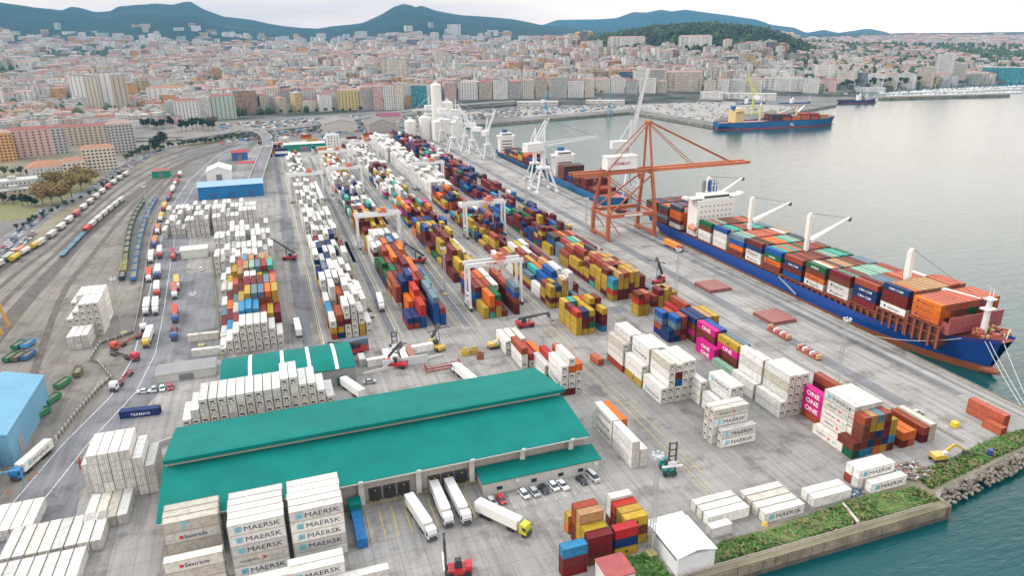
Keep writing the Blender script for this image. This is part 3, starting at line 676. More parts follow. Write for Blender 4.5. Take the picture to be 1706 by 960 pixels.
bay(DD2, 80.2, 337, ['RRR', 'RYYRR', 'YRYYY', 'WWVV', 'VV', ''], bn='second bay')
bay(DD2, 80.2, 350, ['Y', 'YYY', 'YYYR', 'RYYY', 'VWV', 'WV'], bn='third bay')
bay(DD2, 80.2, 363, ['G', 'RYYY', 'YYYYR', 'RYYY', 'VVW', 'WV'], bn='fourth bay')
run('D', 376, 3, 'YRURBYO', 3, 5, 31, desc=DD2, first=4, p20=.4)
run('D', 415, 3, 'ROYRBUO', 3, 5, 32, desc=DD2, first=7)
DD3 = 'yellow and red block before the white reefers'
run('D', 455, 3, 'YRRYROPT', 3, 5, 33, desc=DD3); 
DD4 = 'white reefer block with red boxes beyond'
run('D', 494, 5, 'WWWWYPTWV', 3, 5, 34, desc=DD4); run('D', 562, 4, 'WWWYRBUWW', 3, 5, 35, desc=DD4, first=5); run('D', 615, 13, 'WWWWWwWR', 3, 5, 36, desc=DD4, first=9, door=False)
DE0 = 'yellow and red block behind the reach stacker'
bay(DE0, 110.6, 241.5, ['YYYr', 'YRRB', 'YGRY', '', 'bRRY', ''], True, bn='front bay'); bay(DE0, 110.6, 247.8, ['YYYR', 'YYC', 'BYCY', 'BSRRY', 'RRYYR', 'CR'], True, bn='second bay')
bay(DE0, 110.6, 254.2, ['YYYY', 'YRRT', 'CYYY', 'YCYr', 'RYYb', ''], True, bn='third bay')
DE = 'yellow and white block right of the nearest gantry'
bay(DE, 112, 273.5, ['YRYY', 'YRYB', 'YRYYe', '', 'RS', ''], True, bn='front bay'); bay(DE, 112, 279.8, ['RYYC', 'RRYY', 'YRUU', 'WWWW', 'RSWWW', 'NCR'], True, bn='second bay')
bay(DE, 112, 286.4, ['WW', 'RUUU', 'VYRUU', 'WWWWW', 'WWWW', ''], bn='third bay'); bay(DE, 112, 299.2, ['RYS', 'RRRT', 'RRCO', 'RYYYe', 'RRCC', 'RR'], bn='fourth bay')
bay(DE, 112, 312, ['RYYS', 'RRRR', 'RRRY', 'RRRR', 'RCC', 'RRRR'], bn='fifth bay'); bay(DE, 112, 325, ['WWC', 'YYR', 'WWCC', 'RWWW', 'WWW', 'RRRR'], bn='sixth bay')
bay(DE, 112, 338, ['YYC', 'WYY', 'CYYW', 'WWYY', 'WWWW', 'RRRR'], bn='seventh bay')
run('E', 351, 3, 'YRRYWCN', 2, 4, 41, desc=DE, first=7)
DE2 = 'block below the second gantry crane'
run('E', 390, 3, 'YURRBTC', 3, 5, 42, desc=DE2, p20=.5); run('E', 430, 2, 'RYTRWYb', 3, 4, 43, desc=DE2, first=3, p20=.4)
DE3 = 'tall white reefer wall beyond the second gantry'
run('E', 470, 3, 'rRYBOR', 3, 5, 44, desc='red and yellow block before the reefer wall'); run('E', 512, 25, 'WWWWwWW', 4, 5, 45, desc=DE3, empties=.04, door=False)
DF = 'yellow block nearest the quay'

bay(DF, 142.8, 272.5, ['YrTb', 'RRYYe', 'RRYYC', 'YRRYY', 'YRYYe', 'RRRR'], True, bn='front bay'); bay(DF, 142.8, 278.8, ['RYYYR', 'RYYYe', 'YYKK', 'YRRYY', 'YRYYY', 'RRCC'], True, bn='second bay')
bay(DF, 142.8, 285.4, ['YYYY', 'YYYRC', 'RRCCR', 'YYRRC', 'YYYYe', 'RRRe'], True, bn='third bay'); bay(DF, 142.8, 291.8, ['TRYY', 'YYYRC', 'YYYYe', 'YYYYe', 'YYeeR', 'RRR'], True, bn='fourth bay')
bay(DF, 142.8, 298.4, ['RYYR', 'RYYYC', 'YYYrr', 'YYYYY', 'YYYee', 'YRRe'], True, bn='fifth bay'); bay(DF, 142.8, 304.8, ['RY', 'YYYe', 'YYYRe', 'YYYee', 'YYre', 'YYee'], True, bn='sixth bay')
bay(DF, 142.8, 311.4, ['RYY', 'BYYRC', 'BYYY', 'YYYYK', 'RYYY', 'YYY'], bn='seventh bay'); bay(DF, 142.8, 324.2, ['YYC', 'YRRC', 'BBUY', 'YYYY', 'CCCC', 'RRRR'], bn='eighth bay')
bay(DF, 142.8, 337, ['', 'SSS', 'RRCC', 'RRTT', 'CCTA', 'RRRR'], bn='ninth bay'); bay(DF, 142.8, 350, ['YY', 'RBUK', 'YYYR', 'YYYO', 'CCCR', 'RRTc'], bn='tenth bay')
run('F', 363, 5, 'YRUYGRBR', 3, 5, 51, desc=DF, first=10, p20=.3)
DF2 = 'light blue and maroon block by the quay'
run('F', 430, 4, 'RRUbYRbT', 3, 4, 52, desc=DF2); run('F', 495, 4, 'RRCRBRbU', 2, 5, 53, desc='low blue and orange block behind it', empties=.2)
run('F', 552, 5, 'CRRCRBBG', 3, 5, 54, desc='rust red block topped with flat roofs')
run('F', 622, 6, 'WWGPTBRWV', 3, 5, 55, desc='white green and magenta block far along the quay'); run('F', 705, 12, 'RRrRBWUR', 3, 5, 56, desc='dark red block at the far end of the yard')
# --- stacks near the viewer ------------------------------------------
S = 'stack behind the pink boxes'

g = G(1063, 528); GS = 'yellow stack behind the white reefers'
bay(GS, g.x, g.y, ['YYrR', 'YYCc'], True, bn='left pair'); bay(GS, g.x+7.6, g.y+1, ['VRC', 'YYYR', 'eYYY'], True, bn='right pair'); bay(GS, g.x+13, g.y+3, ['RRYe', 'RRYe', 'RYY'], True, bn='far pair')
g = G(1100, 548); bay(GS, g.x+1, g.y-3, ['', 'C', 'Rrr', 'NNCC'], bn='near bay', L20=False)
g = G(1113, 572); BS = 'navy and grey stack left of the pink boxes'
bay(BS, g.x, g.y, ['BBNC'[:2], 'BNSU', 'CRCC'], bn='front bay', L20=True); bay(BS, g.x+.5, g.y+6.4, ['BCSU', 'BCCC', 'BRR'], bn='second bay', L20=True)
# long row of magenta boxes along the yard edge (they lie along Y)
ON = 'row of magenta and brown boxes by the quay road'
for j, (rws, y) in enumerate(((['NPNB', 'RNBB', 'RYYe', 'SSSY'], 218.5), (['NP', 'RNNP', 'KRBU', 'SUc', 'CC'], 205.2), (['NN', 'RNPY', 'BPbS', 'CbU'], 190.6))):
    off = {0: 0, 1: -3.1, 2: -.4}[j]
    if j == 1: bay(ON, 148.6, 200.5, ['PP'], bn='middle bay, step')
    if j == 1: rws = ['RNNP', 'KRBU', 'SUc', 'CC']; off = 0
    if j == 2: rws = ['NNPY', 'BPbS', 'RR', 'C']
    bay(ON, 151.6+off, y, rws, bn=('far bay', 'middle bay', 'near bay')[j])
bay(ON, 147.3, 187.5, ['A'], bn='single pale box')
WS = 'tall white stack in front of the magenta row'
bay(WS, 113.6, 179.5, ['MW', 'MWWWW', 'WWWwV', 'WURWW', 'WWWWW', 'WWWWW'][0:1]+['MWWWV', 'WWURW', 'WWWWW', 'WWwWW'], bn='front bay', pitch=2.58, door=False)
bay(WS, 113.2, 192.3, ['YWW', 'WWWMW', 'WWVWW', 'CWWWW', 'WWWW'], bn='second bay', pitch=2.58, door=False)
bay(WS, 112.6, 205.1, ['CWWV', 'WWWMW', 'WWWWW', 'RRRR'], bn='third bay', pitch=2.58)
g = G(1180, 742); WS2 = 'white stack behind the lone lettered four-high'


bay(WS2, 125.3, 174.5, ['WWW'], pitch=2.6, bn='back left', door=False); bay(WS2, 125.6, 161.6, ['WW'], pitch=2.6, bn='left bay', door=False); bay(WS2, 128.5, 163.2, ['WWWM', 'WWWW'], pitch=2.6, bn='right bay', door=False)
g = G(1200.4, 748.3); MP = 'lone lettered stack in the open yard'

cross(MP, g.x, g.y, ['MM'], door=False); cross(MP, g.x-1.2, g.y+2.65, ['WWMH', 'WWWW'], bn='rear pair', door=False)
g = G(1308, 691); WT = 'white six-high stack left of the magenta boxes'
bay(WT, 144.3, 158.5, ['WW', 'WWWVW', 'WWWWW', 'WWWWW'], pitch=2.56, bn='front bay', door=False); bay(WT, 144, 171.4, ['WW', 'WWWWW', 'WWWW', 'WWWW'], pitch=2.56, bn='second bay', door=False)
PN = 'magenta wall beside the tall white stack'
bay(PN, 152.9, 148.4, ['CPPP', '', 'NRRRC', 'NRRC'], pitch=2.6, bn='front bay')
g = G(1411.9, 752); MW = 'tall white stack with red arrow logos'
bay(MW, g.x-2.44, g.y, ['H', 'HHHHM', 'WWWWW', 'WwWWW', 'WVWWW'], pitch=2.58, bn='front bay', door=True)
RS = 'rust red stack before the tall white one'
g = G(1416, 765); bay(RS, g.x, g.y-.5, ['GN', 'bNNNC', 'bBNYe', 'ORBYS', 'YBRRC', 'RbYY'], True, pitch=2.56, bn='front bay')
LS = 'pair of long low containers behind the excavator'
bay(LS, 166.6, 131.8, ['RO', 'cO', '', 'RC', 'VV'], pitch=2.6, bn='', door=True)
OS = 'salmon container near the quay corner'
g = G(1640, 716); bay('salmon pair near the quay corner', 200.2, 126.5, ['c', '', ''], L20=True, bn='near side'); bay('salmon pair near the quay corner', 203.3, 128.5, ['cc'], bn='far side')
# stack with MAERSK trio beside the warehouse end
g = G(1051.8, 782.8); MT = 'three-high stack beside the warehouse end'
bay(MT, g.x, g.y, ['WWW', 'WW'], pitch=2.6, bn='near bay', door=True); bay(MT, g.x, g.y+12.6, ['MMM', 'WWO'], pitch=2.6, bn='far bay', door=True)
g = G(935, 668); WE = 'white stack behind the warehouse end'
bay(WE, g.x+1.2, g.y+2.5, ['NMWW', 'RWWOW', 'WWWO'], pitch=2.6, bn='front bay', door=False); bay(WE, g.x+.2, g.y+15.5, ['WW', 'WNr', 'OC', 'RWc'], pitch=2.6, bn='second bay', door=False)
bay(WE, g.x-4.5, g.y+27, ['WWC', 'Wr', 'OO', ''], pitch=3.2, bn='third bay'); bay(WE, g.x-6, g.y+41, ['WW', 'WW', 'WV'], pitch=3, bn='fourth bay')
# low row by the sea wall
LW = 'low white row by the sea wall'
g = G(1450, 825); cross('white stack above the grass bank', 141.2, 117.7, ['M'], door=True, flip=True); cross('white stack above the grass bank', 139.4, 120.4, ['WM', 'CW'], door=True, flip=True)
g = G(1352, 852); cross('two white boxes left of the stack on the bank', 122.6, 117.9, ['W', 'W'], door=True, flip=True)
g = G(1268, 873); cross('long white boxes above the grass bank', 106.6, 117.2, ['M', 'w', 'V', 'W'], door=True, flip=True, pitch=2.7); cross('white boxes left of the long four', 92.6, 121, ['W', 'W', 'w'], door=True, flip=True, pitch=2.7)
cross('small white box on the grass', 90.8, 117, ['W'], True, door=True, flip=True)
cross('grey box behind the white hut', 75.6, 123.2, ['w'], door=True, flip=True)
# coloured stacks bottom right of centre
CS = 'blue topped stack at the bottom edge'
cross(CS, 51.6, 117.2, ['RRU'[:2]+'b', '', 'CCR'][:1], True, flip=True); cross('maroon stack beside the blue topped one', 58.6, 118.6, ['NRR', 'YYYe'[:3]+'', 'OYYe', 'RRCC'], True, flip=True)
cross('red navy and yellow stack', 65.6, 118.9, ['YBr', ''], True, flip=True); cross('yellow stack beside the light mast', 69.6, 121.6, ['YNY', 'YYY', 'RRr', 'NWW'], True, flip=True)
cross('yellow box behind the maroon stack', 58.6, 130.5, ['OY'], True, flip=True)
# Seatrade / MAERSK columns bottom left of centre
def face_stack(stack, px, py, z, rows, **k):
    g = G(px, py, z); cross(stack, g.x, g.y, rows, door=False, **k)
face_stack('right lettered column at the bottom edge', 479.9, 856.4, 14.6, ['WMMMM', 'WWWWW', 'WWVWW', 'WWWWW', 'wWWWW'], flip=True)
face_stack('middle lettered column at the bottom edge', 377, 879, 14.6, ['MHMMM', 'WWWWW', 'WwWWW', 'WWWVW', 'WWWWW'], flip=True)
face_stack('left cream column with grey T', 268, 876, 11.7, ['ZVZZ'[:3]+'V', 'VVVV', 'VVVV'], flip=True)
g = G(478, 932, 5.9); cross('low stack before the right lettered column', g.x, g.y-5.4, ['MM', 'WW'], door=False, flip=True)
g = G(275, 928, 8.8); cross('cream stack at the bottom edge', g.x-.2, g.y-2.6, ['VVZ'], door=False, flip=True)
g = G(570, 955, 2.9); cross('low white boxes at the bottom edge', g.x-2, g.y-2.6, ['w'], door=False, flip=True); g = G(388, 958, 5.9); cross('low white boxes at the bottom edge', g.x, g.y-4, ['WW'], door=False, flip=True)
# white blocks bottom left
LB = 'long white block at the lower left corner'
g = G(0, 955, 2.9); 
bay(LB, -71.5, 164.5, ['w', 'W', 'V', 'W', 'W', 'w', 'W', 'W'], pitch=2.72, bn='', door=True)
bay(LB, -77, 151, ['W']*2+['w', 'W', 'W', 'W', 'W', 'W', 'W'], pitch=2.72, bn='near bay', door=True)
g = G(35, 912); bay('four white boxes left of the blue skip', g.x-8.2, g.y+4.0, ['W', 'W', 'W', 'W'], pitch=2.6, door=True)
g = G(140, 888); bay('four cream boxes right of the blue skip', g.x, g.y, ['W', 'V', 'V', 'w'], pitch=2.6, door=True)
g = G(265, 820.4); BW = 'white block against the left end of the warehouse'
bay(BW, g.x-15.2, g.y, ['WWWWW', 'WWWWW', 'WWWWW', 'VWWWW', 'WWWW', 'www'], pitch=2.6, bn='front bay', door=True); bay(BW, g.x-17, g.y+1.5, ['wwWW'], pitch=2.6, bn='left edge', door=True)
# long white block behind the warehouse
BH = 'long white block behind the green warehouse'
rr = ['WWW', 'WWWW', 'WWWWW', 'WWWWW', 'WWWWW', 'WWWWW', 'WWWWW', 'WWWWW', 'WWWWW', 'WWWWW', 'WWWWW', 'WWWWWW', 'WWWWWW', 'WWWWW', 'WWWWW', 'WWWW', 'WWW']
bay(BH, -34.6, 207.6, rr, pitch=2.66)
# railway side stack
g = G(173.8, 557.8); RW = 'white stack standing by the railway'
bay(RW, g.x-12.4, g.y+.0, ['WWW', 'WWWW', 'WWWWW', 'WWWWW'][0:3]+['WWWWW', 'WWWWW'], pitch=2.55, bn='front bay', door=False); bay(RW, g.x-13, g.y+12.8, ['WWWW', 'WWWWW', 'WWWWW', 'WWWWW', 'WWWWW'], pitch=2.55, bn='back bay')
bay(RW, g.x-10.3, g.y-13.6, ['WW', 'WW', 'WW'], pitch=2.55, bn='near trio', door=True)
# odd boxes
for px, py, s, rz, l20, nm in ((233, 700, 'B', 1.45, False, 'dark box behind the parked cars'), (590, 592, 'cS', 1.66, False, 'boxes beside the green shed'), (700, 592, 'W', 1.66, False, 'white box by the excavator'),
                               (640, 612, 'w', 1.66, False, 'box by the repair bay'), (1000, 610, 'c', .1, True, 'red box'), (845, 567, 'C', 0, True, 'lone red box right of the yard cranes'), (605, 611, 'W', 0, True, 'half box')):
    g = G(px, py); colm(g.x, g.y+3, s, rz, l20, nm, '', .1)
for i in range(3):
    g = G(310, 598-i*.1); 

g = G(327, 568); colm(g.x+3, g.y, 'V', 1.5, False, 'tan box beside the lamp mast'); g = G(330, 594); colm(g.x+4, g.y, 'W', 1.5, False, 'white box beside the gatehouse')
# far rows of spreaders / flats beside the apron
for i in range(34):
    y = 420+i*13; key = 'RNRKSBbWNR'[i % 10]; colm(173.5+rnd.uniform(-.6, .6), y, key*(1+(i % 3 == 0)), rnd.uniform(-.05, .05), i % 2 == 0, 'line of boxes along the apron edge', '%s from the near end' % ordw(i))
for i in range(70):                            # scattered rows round the far end of the yard
    x = rnd.uniform(-6, 160); y = rnd.uniform(785, 900); colm(x, y, ''.join(rnd.choice('WRCWYWBUWO') for _ in range(rnd.randint(1, 3))), rnd.choice([0, math.pi/2]), False, 'scattered boxes at the far end of the yard')
# ------------------------------------------------------------------ port buildings
OCCL = [(-36, 78, 158, 177, 0, 10), (-36, 78, 172, 198, 0, 13), (-25, 20, 231, 255, 0, 7.5)]
WALLC = (.56, .55, .52)
wh = tag(empty('green_roofed_warehouse', (20, 178, 0)), 'long warehouse with bright green corrugated roof and raised rear section, truck docks in front', 'warehouse')
def at(o, b, name, mats, col=None, sub=None):
    """build mb whose points are in world metres as a part of o"""
    off = Vector(o.location); pp = b.v; b.v = [(p[0]-off.x, p[1]-off.y, p[2]-off.z) for p in pp]
    if sub is not None: return b.build(name, mats, sub, col)
    return b.build(name, mats, o, col)
x0, x1 = -36.0, 76.3
b = MB(); b.profile([(160, 0), (160, 8.6), (176.4, 12.0), (176.4, 13.4), (199, 9.8), (201, 0)], 'x', x0+1, x1-.8); wl = at(wh, b, 'wall', 'concrete_cladding')
b = MB(); b.add([(x0, 157.2, 9.0), (x1+.6, 157.2, 9.0), (x1, 176.6, 12.6), (x0, 176.6, 12.6)], [(0, 1, 2, 3)]); b.add([(x0, 157.2, 8.75), (x1+.6, 157.2, 8.75), (x1, 176.6, 12.35), (x0, 176.6, 12.35)], [(3, 2, 1, 0)])
b.add([(x0, 157.2, 8.75), (x1+.6, 157.2, 8.75), (x1+.6, 157.2, 9.0), (x0, 157.2, 9.0)], [(0, 1, 2, 3)]); b.add([(x1+.6, 157.2, 8.75), (x1, 176.6, 12.35), (x1, 176.6, 12.6), (x1+.6, 157.2, 9.0)], [(0, 1, 2, 3)]); b.add([(x0, 157.2, 8.75), (x0, 176.6, 12.35), (x0, 176.6, 12.6), (x0, 157.2, 9.0)], [(3, 2, 1, 0)])
rf = at(wh, b, 'roof', 'green_roof')
b = MB(); b.profile([(174.9, 14.0), (174.9, 15.1), (176, 15.25), (200.5, 10.6), (200.5, 10.2), (176.6, 13.9)], 'x', x0+.6, x1+.2); at(wh, b, 'raised_roof', 'green_roof')
b = MB(); b.box((x0+x1)/2, 157.02, 8.72, x1-x0, .22, .34); at(wh, b, 'gutter', 'paint', (.5, .5, .48), rf)
for i, px in enumerate((12, 27.2, 42, 56.8, 71.6)):
    b = MB(); b.box(px, 159.2, 4.4, 1.5, 1.6, 8.8, top=.92); b.box(px, 157.6, 8.6, 1.1, 1.0, .9); at(wh, b, 'pillar', 'paint', (.60, .60, .57))
b = MB(); b.box(24, 159.2, .55, 62, 1.7, 1.1); at(wh, b, 'loading_dock', 'quay_wall_concrete')
docks = [15.6, 19.4, 23.2, 31.6, 35.4, 39.2]
for i, px in enumerate(docks):
    b = MB(); b.box(px, 159.62, 2.9, 3.3, .7, 3.7); d_ = at(wh, b, 'dock_door', 'steel_dark')
    b = MB(); b.box(px, 159.0, 2.9, 2.5, .7, 2.9); at(wh, b, 'dock_shelter', 'rubber', None, d_)
    b = MB(); b.box(px-1.3, 158.55, 1.3, .25, .3, .7); b.box(px+1.3, 158.55, 1.3, .25, .3, .7); b.box(px, 158.6, 4.6, .5, .3, .18); at(wh, b, 'bumper', 'paint', (.5, .36, .05), d_)
# annex with the green flat roof
g0, g1 = G(814, 836), G(999, 792); ax = tag(empty('annex_building', (54, 154, 0)), 'low white annex with dark green roof joined to the warehouse front', 'building')
xa, xb, ya = 43.6, 77.8, 152.6
b = MB(); b.box((xa+xb)/2, (ya+159)/2, 1.9, xb-xa, 159-ya, 3.8); at(ax, b, 'wall', 'wall_panel')
b = MB(); b.add([(xa-.4, ya-.4, 4.05), (xb+.5, ya-.4, 4.05), (xb+.5, 159.1, 4.9), (xa-.4, 159.1, 4.9), (xa-.4, ya-.4, 3.8), (xb+.5, ya-.4, 3.8), (xb+.5, 159.1, 3.8), (xa-.4, 159.1, 3.8)], [(0, 1, 2, 3), (4, 5, 1, 0), (5, 6, 2, 1), (7, 4, 0, 3)]); at(ax, b, 'roof', 'green_roof')
for x in (53, 76.5):
    b = MB(); b.box(x, ya-.35, 2.9, .9, .6, .7); at(ax, b, 'air_conditioner', 'paint', (.75, .75, .75))
for x in (48, 58, 66, 72):
    b = MB(); b.box(x, ya-.02, 1.5, 1.6, .1, 1.1); at(ax, b, 'window', 'glass_dark')
OCCL.append((xa, xb, ya, 159, 0, 4.5))
# green shed with skylight strips
sh = tag(empty('skylight_shed', (0, 243, 0)), 'grey walled shed with curved green roof and four white skylight strips', 'warehouse')
xa, xb, ya, yb = -25.2, 20, 231.5, 254
b = MB(); b.profile([(ya, 0), (ya, 6.6), ((ya+yb)/2, 8.4), (yb, 6.6), (yb, 0)], 'x', xa+.4, xb-.4); at(sh, b, 'wall', 'grey_cladding')
pr = [(ya-.4+i*(yb-ya+.8)/8, 6.75+2.0*math.sin(math.pi*i/8)) for i in range(9)]
b = MB(); b.profile(pr+[(p[0], p[1]-.2) for p in pr[::-1]], 'x', xa, xb); at(sh, b, 'roof', 'green_roof')
for x in (-15.5, -4.6, 4.4, 13.6):
    b = MB(); b.profile([(p[0], p[1]+.06) for p in pr]+[(p[0], p[1]+.01) for p in pr[::-1]], 'x', x-.6, x+.6); at(sh, b, 'skylight', 'paint', (.8, .8, .8))
# light blue gabled shed, left edge
bs = tag(empty('light_blue_shed', (-98, 235, 0)), 'light blue metal shed with two pitched roofs at the left edge', 'warehouse')
g0 = G(60, 745); g1 = G(80, 690)
x1_, y0_, y1_ = -81.5, 214, 254
b = MB(); b.box(-103, (y0_+y1_)/2, 5.2, 2*(x1_+103), y1_-y0_, 10.4); at(bs, b, 'wall', 'blue_cladding')
for k, xc in enumerate((-92.2, -113.6)):
    b = MB(); hw = 10.9; b.profile([(xc-hw, 10.3), (xc, 13.6), (xc+hw, 10.3), (xc+hw, 10.0), (xc-hw, 10.0)], 'y', y0_-.4, y1_+.4); at(bs, b, 'roof', 'blue_cladding')
b = MB(); b.box(x1_+.06, 222, 2.6, .12, 4, 5.2); at(bs, b, 'door', 'paint', (.3, .32, .33))
OCCL.append((-125, x1_, y0_, y1_, 0, 11))
gs = tag(empty('rail_side_shed', (-88, 204, 0)), 'grey concrete rib walled shed below the light blue shed', 'warehouse')
b = MB(); b.box(-100, 196, 3.6, 30, 33, 7.2); at(gs, b, 'wall', 'concrete_cladding'); b = MB(); b.box(-100, 196, 7.5, 31, 34, .5); at(gs, b, 'roof', 'blue_cladding')
for i in range(8):
    b = MB(); b.box(-84.6, 181.5+i*4.1, 3.6, 1.0, .8, 7.2); at(gs, b, 'pillar', 'paint', (.6, .6, .58))
# deep blue shed and the white gabled hall
ds = tag(empty('deep_blue_shed', (-31, 590, 0)), 'deep blue shed with pale blue sloping roof above the white racks', 'warehouse')
g0, g1 = G(335, 331), G(440, 331)
b = MB(); b.box(-31.5, 594, 5, 48, 22, 10); at(ds, b, 'wall', 'deep_blue_cladding'); b = MB(); b.profile([(582.5, 10.05), (594, 12.5), (605.6, 10.05)], 'x', -56, -7); at(ds, b, 'roof', 'paint', (.26, .42, .55))
for i in range(3):
    b = MB(); b.box(-45+i*14, 582.8, 2.3, 4.5, .3, 4.6); at(ds, b, 'door', 'paint', (.03, .12, .28))
def gable(name, label, px0, py0, px1, depth, h, hr, wallm, roofm, wc=None, rc=None, axis='y', door=True, cat='building', group=None):
    a, c_ = G(px0, py0), G(px1, py0); w_ = c_.x-a.x; o = tag(empty(name, ((a.x+c_.x)/2, a.y, 0)), label, cat, group)
    m_ = MB(); m_.box(0, depth/2, h/2, w_, depth, h); m_.profile([(-w_/2, h-.01), (0, hr-.15), (w_/2, h-.01)], 'y', .02, depth-.02) if axis == 'y' else None
    m_.build('wall', wallm, o, wc)
    m_ = MB()
    if axis == 'y': m_.profile([(-w_/2-.4, h), (0, hr), (w_/2+.4, h), (w_/2+.4, h+.3), (0, hr+.3), (-w_/2-.4, h+.3)], 'y', -.4, depth+.4)
    else: m_.profile([(-.4, h), (depth/2, hr), (depth+.4, h)], 'x', -w_/2-.4, w_/2+.4)
    m_.build('roof', roofm, o, rc)
    if door: m_ = MB(); m_.box(0, -.1, h*.35, w_*.24, .3, h*.7); m_.build('door', 'paint', o, (.2, .2, .2))
    return o
gable('white_hall', 'white gabled hall with grey door behind the deep blue shed', 346, 304, 386, 26, 9, 13, 'paint', 'paint', (.78, .78, .76), (.8, .8, .78))
gable('depot_shed', 'green walled shed with brown roof beside the rail yard', 254, 297, 282, 12, 6, 8, 'paint', 'roofing', (.0, .26, .16), (.35, .15, .12), axis='x')
gable('green_office', 'long dark green quayside office with pale roof behind the white reefers', 474, 254, 545, 16, 8, 9.4, 'paint', 'paint', (.0, .24, .16), (.55, .66, .64), axis='x')
gable('white_office', 'white office block with rows of dark windows beside the green office', 546, 252, 568, 14, 17, 17.5, 'facade', 'roofing', (.75, .75, .72), (.5, .5, .5), axis='x', door=False)
gable('red_canopy', 'long red roofed canopy above parked boxes', 397, 283, 441, 10, 6, 7, 'paint', 'roofing', (.6, .6, .58), (.45, .04, .05), axis='x', door=False)
gable('red_blue_hut', 'small blue walled hut with red roof', 387, 268, 413, 14, 8, 10, 'paint', 'roofing', (.05, .12, .3), (.4, .05, .05), axis='x')
gable('old_grey_warehouse', 'old warehouse with grey ridged roofs beside the flyover', 540, 222, 600, 60, 11, 16, 'paint', 'roofing', (.55, .52, .48), (.25, .23, .22), door=False)
gable('grey_vaulted_warehouse', 'dark grey arched warehouse behind the far yard', 615, 222, 662, 50, 10, 17, 'paint', 'roofing', (.4, .36, .33), (.2, .19, .18), door=False)
gable('maroon_roof_shed', 'low shed with maroon roof left of the silos', 632, 205, 672, 30, 9, 13, 'paint', 'roofing', (.5, .45, .42), (.25, .05, .1), door=False, axis='x')
gable('gatehouse', 'small pale gatehouse with flat ribbed roof behind the parked cars', 262, 640, 358, 9, 3.4, 3.9, 'wall_panel', 'grey_cladding', axis='x')
gable('pale_tank_box', 'pale green-white box shed at the roadside', 303, 432, 346, 9, 5, 6, 'paint', 'paint', (.66, .68, .6), (.74, .76, .68), axis='x', door=False)
# white marquee at the bottom edge and the red topped hut
mq = tag(empty('white_hut', (79, 113, 0)), 'white metal hut with pitched roof at the bottom edge beside the grass', 'hut')
mq.location = (81, 108.6, .1)
b = MB(); b.box(0, 6, 2.6, 9.8, 12, 5.2); b.build('wall', 'paint', mq, (.80, .81, .83)); b = MB(); b.profile([(-5.2, 5.2), (0, 6.4), (5.2, 5.2), (5.2, 5.4), (0, 6.6), (-5.2, 5.4)], 'y', -.3, 12.3); b.build('roof', 'paint', mq, (.82, .84, .87))
b = MB(); b.box(-4.94, 6, 4.3, .1, 11, .35); b.build('gutter', 'steel_dark', mq)
rh = tag(empty('red_topped_hut', (61.8, 108.5, .1)), 'white walled hut with flat faded red roof at the bottom edge', 'hut')
b = MB(); b.box(0, 3.2, 2.4, 6.6, 6.6, 4.8); b.build('wall', 'paint', rh, (.74, .73, .7)); b = MB(); b.box(0, 3.2, 4.95, 6.9, 6.9, .3); b.build('roof', 'roofing', rh, (.42, .10, .10))
# repair bay between the sheds
rb = tag(empty('repair_bay', (39, 239, 0)), 'repair bay wall of white panels with striped box roof, right of the skylight shed', 'workshop')
b = MB(); b.box(0, 0, 1.7, 17, .5, 3.4); b.build('wall', 'paint', rb, (.6, .64, .66))
for k, (dx, cc) in enumerate(((-5.6, (.75, .72, .68)), (-2.9, (.7, .64, .6)), (.3, (.78, .76, .72)), (3.2, (.35, .12, .09)))):
    b = MB(); b.box(dx, 6.5, 1.5, 2.5, 11, 2.9); b.build('storage_box', 'paint', rb, cc)
# low long walls
def lowwall(name, pts, h, w_, col, label, mat='paint'):
    P = [Vector((p[0], p[1], 0)) for p in pts]; o = tag(empty(name, P[0]), label, 'wall'); m_ = MB()
    for a, c_ in zip(P[:-1], P[1:]): m_.beam(a-P[0]+Vector((0, 0, h/2)), c_-P[0]+Vector((0, 0, h/2)), w_, h)
    m_.build('wall_body', mat, o, col); return o
lowwall('yard_wall', [G(605, 626)[:2], G(735, 594)[:2]], 1.1, .6, (.62, .58, .5), 'low cream wall between the truck lane and repair bays')
lowwall('boundary_wall', [G(205, 770)[:2], G(292, 735)[:2]], 1.8, .4, (.5, .5, .48), 'grey boundary wall at the left of the long white block')
# fence with posts round the rail yard
def fence(name, pts, step, h, label, pc=(.72, .70, .66), panel=(.16, .14, .12), ph=1.2):
    P = [Vector((p[0], p[1], 0)) for p in pts]; o = tag(empty(name, P[0]), label, 'fence'); m_ = MB(); np_ = 0; pm = MB(); pm.box(0, 0, h/2, .32, .32, h); me = pm.mesh('post', 'paint')
    for a, c_ in zip(P[:-1], P[1:]):
        L_ = (c_-a).length; n = max(1, int(L_/step)); m_.beam(a-P[0]+Vector((0, 0, ph/2)), c_-P[0]+Vector((0, 0, ph/2)), .25, ph)
        for i in range(n):
            if np_ < 98: link('post', me, o, pc, (a-P[0])+(c_-a)*(i/n)); np_ += 1
    m_.build('panel', 'paint', o, panel); return o
fence('roadside_fence', [G(x, y)[:2] for x, y in ((95, 735), (130, 690), (165, 650), (186, 632))], 2.2, 1.9, 'dark fence with white posts along the lower left road')
fence('rail_fence', [G(x, y)[:2] for x, y in ((186, 632), (165, 607), (150, 603), (168, 575), (205, 562), (224, 555), (232, 520), (240, 470), (247, 425), (256, 385), (272, 345), (300, 300))], 3.0, 1.9, 'fence with pale posts between the rail yard and the truck queue')
fence('block_fence', [G(x, y)[:2] for x, y in ((373, 610), (365, 540), (357, 460), (352, 425))], 6, 3.2, 'yellow post fence left of the coloured container block', (.6, .5, .2), (.2, .18, .12), 1.4)
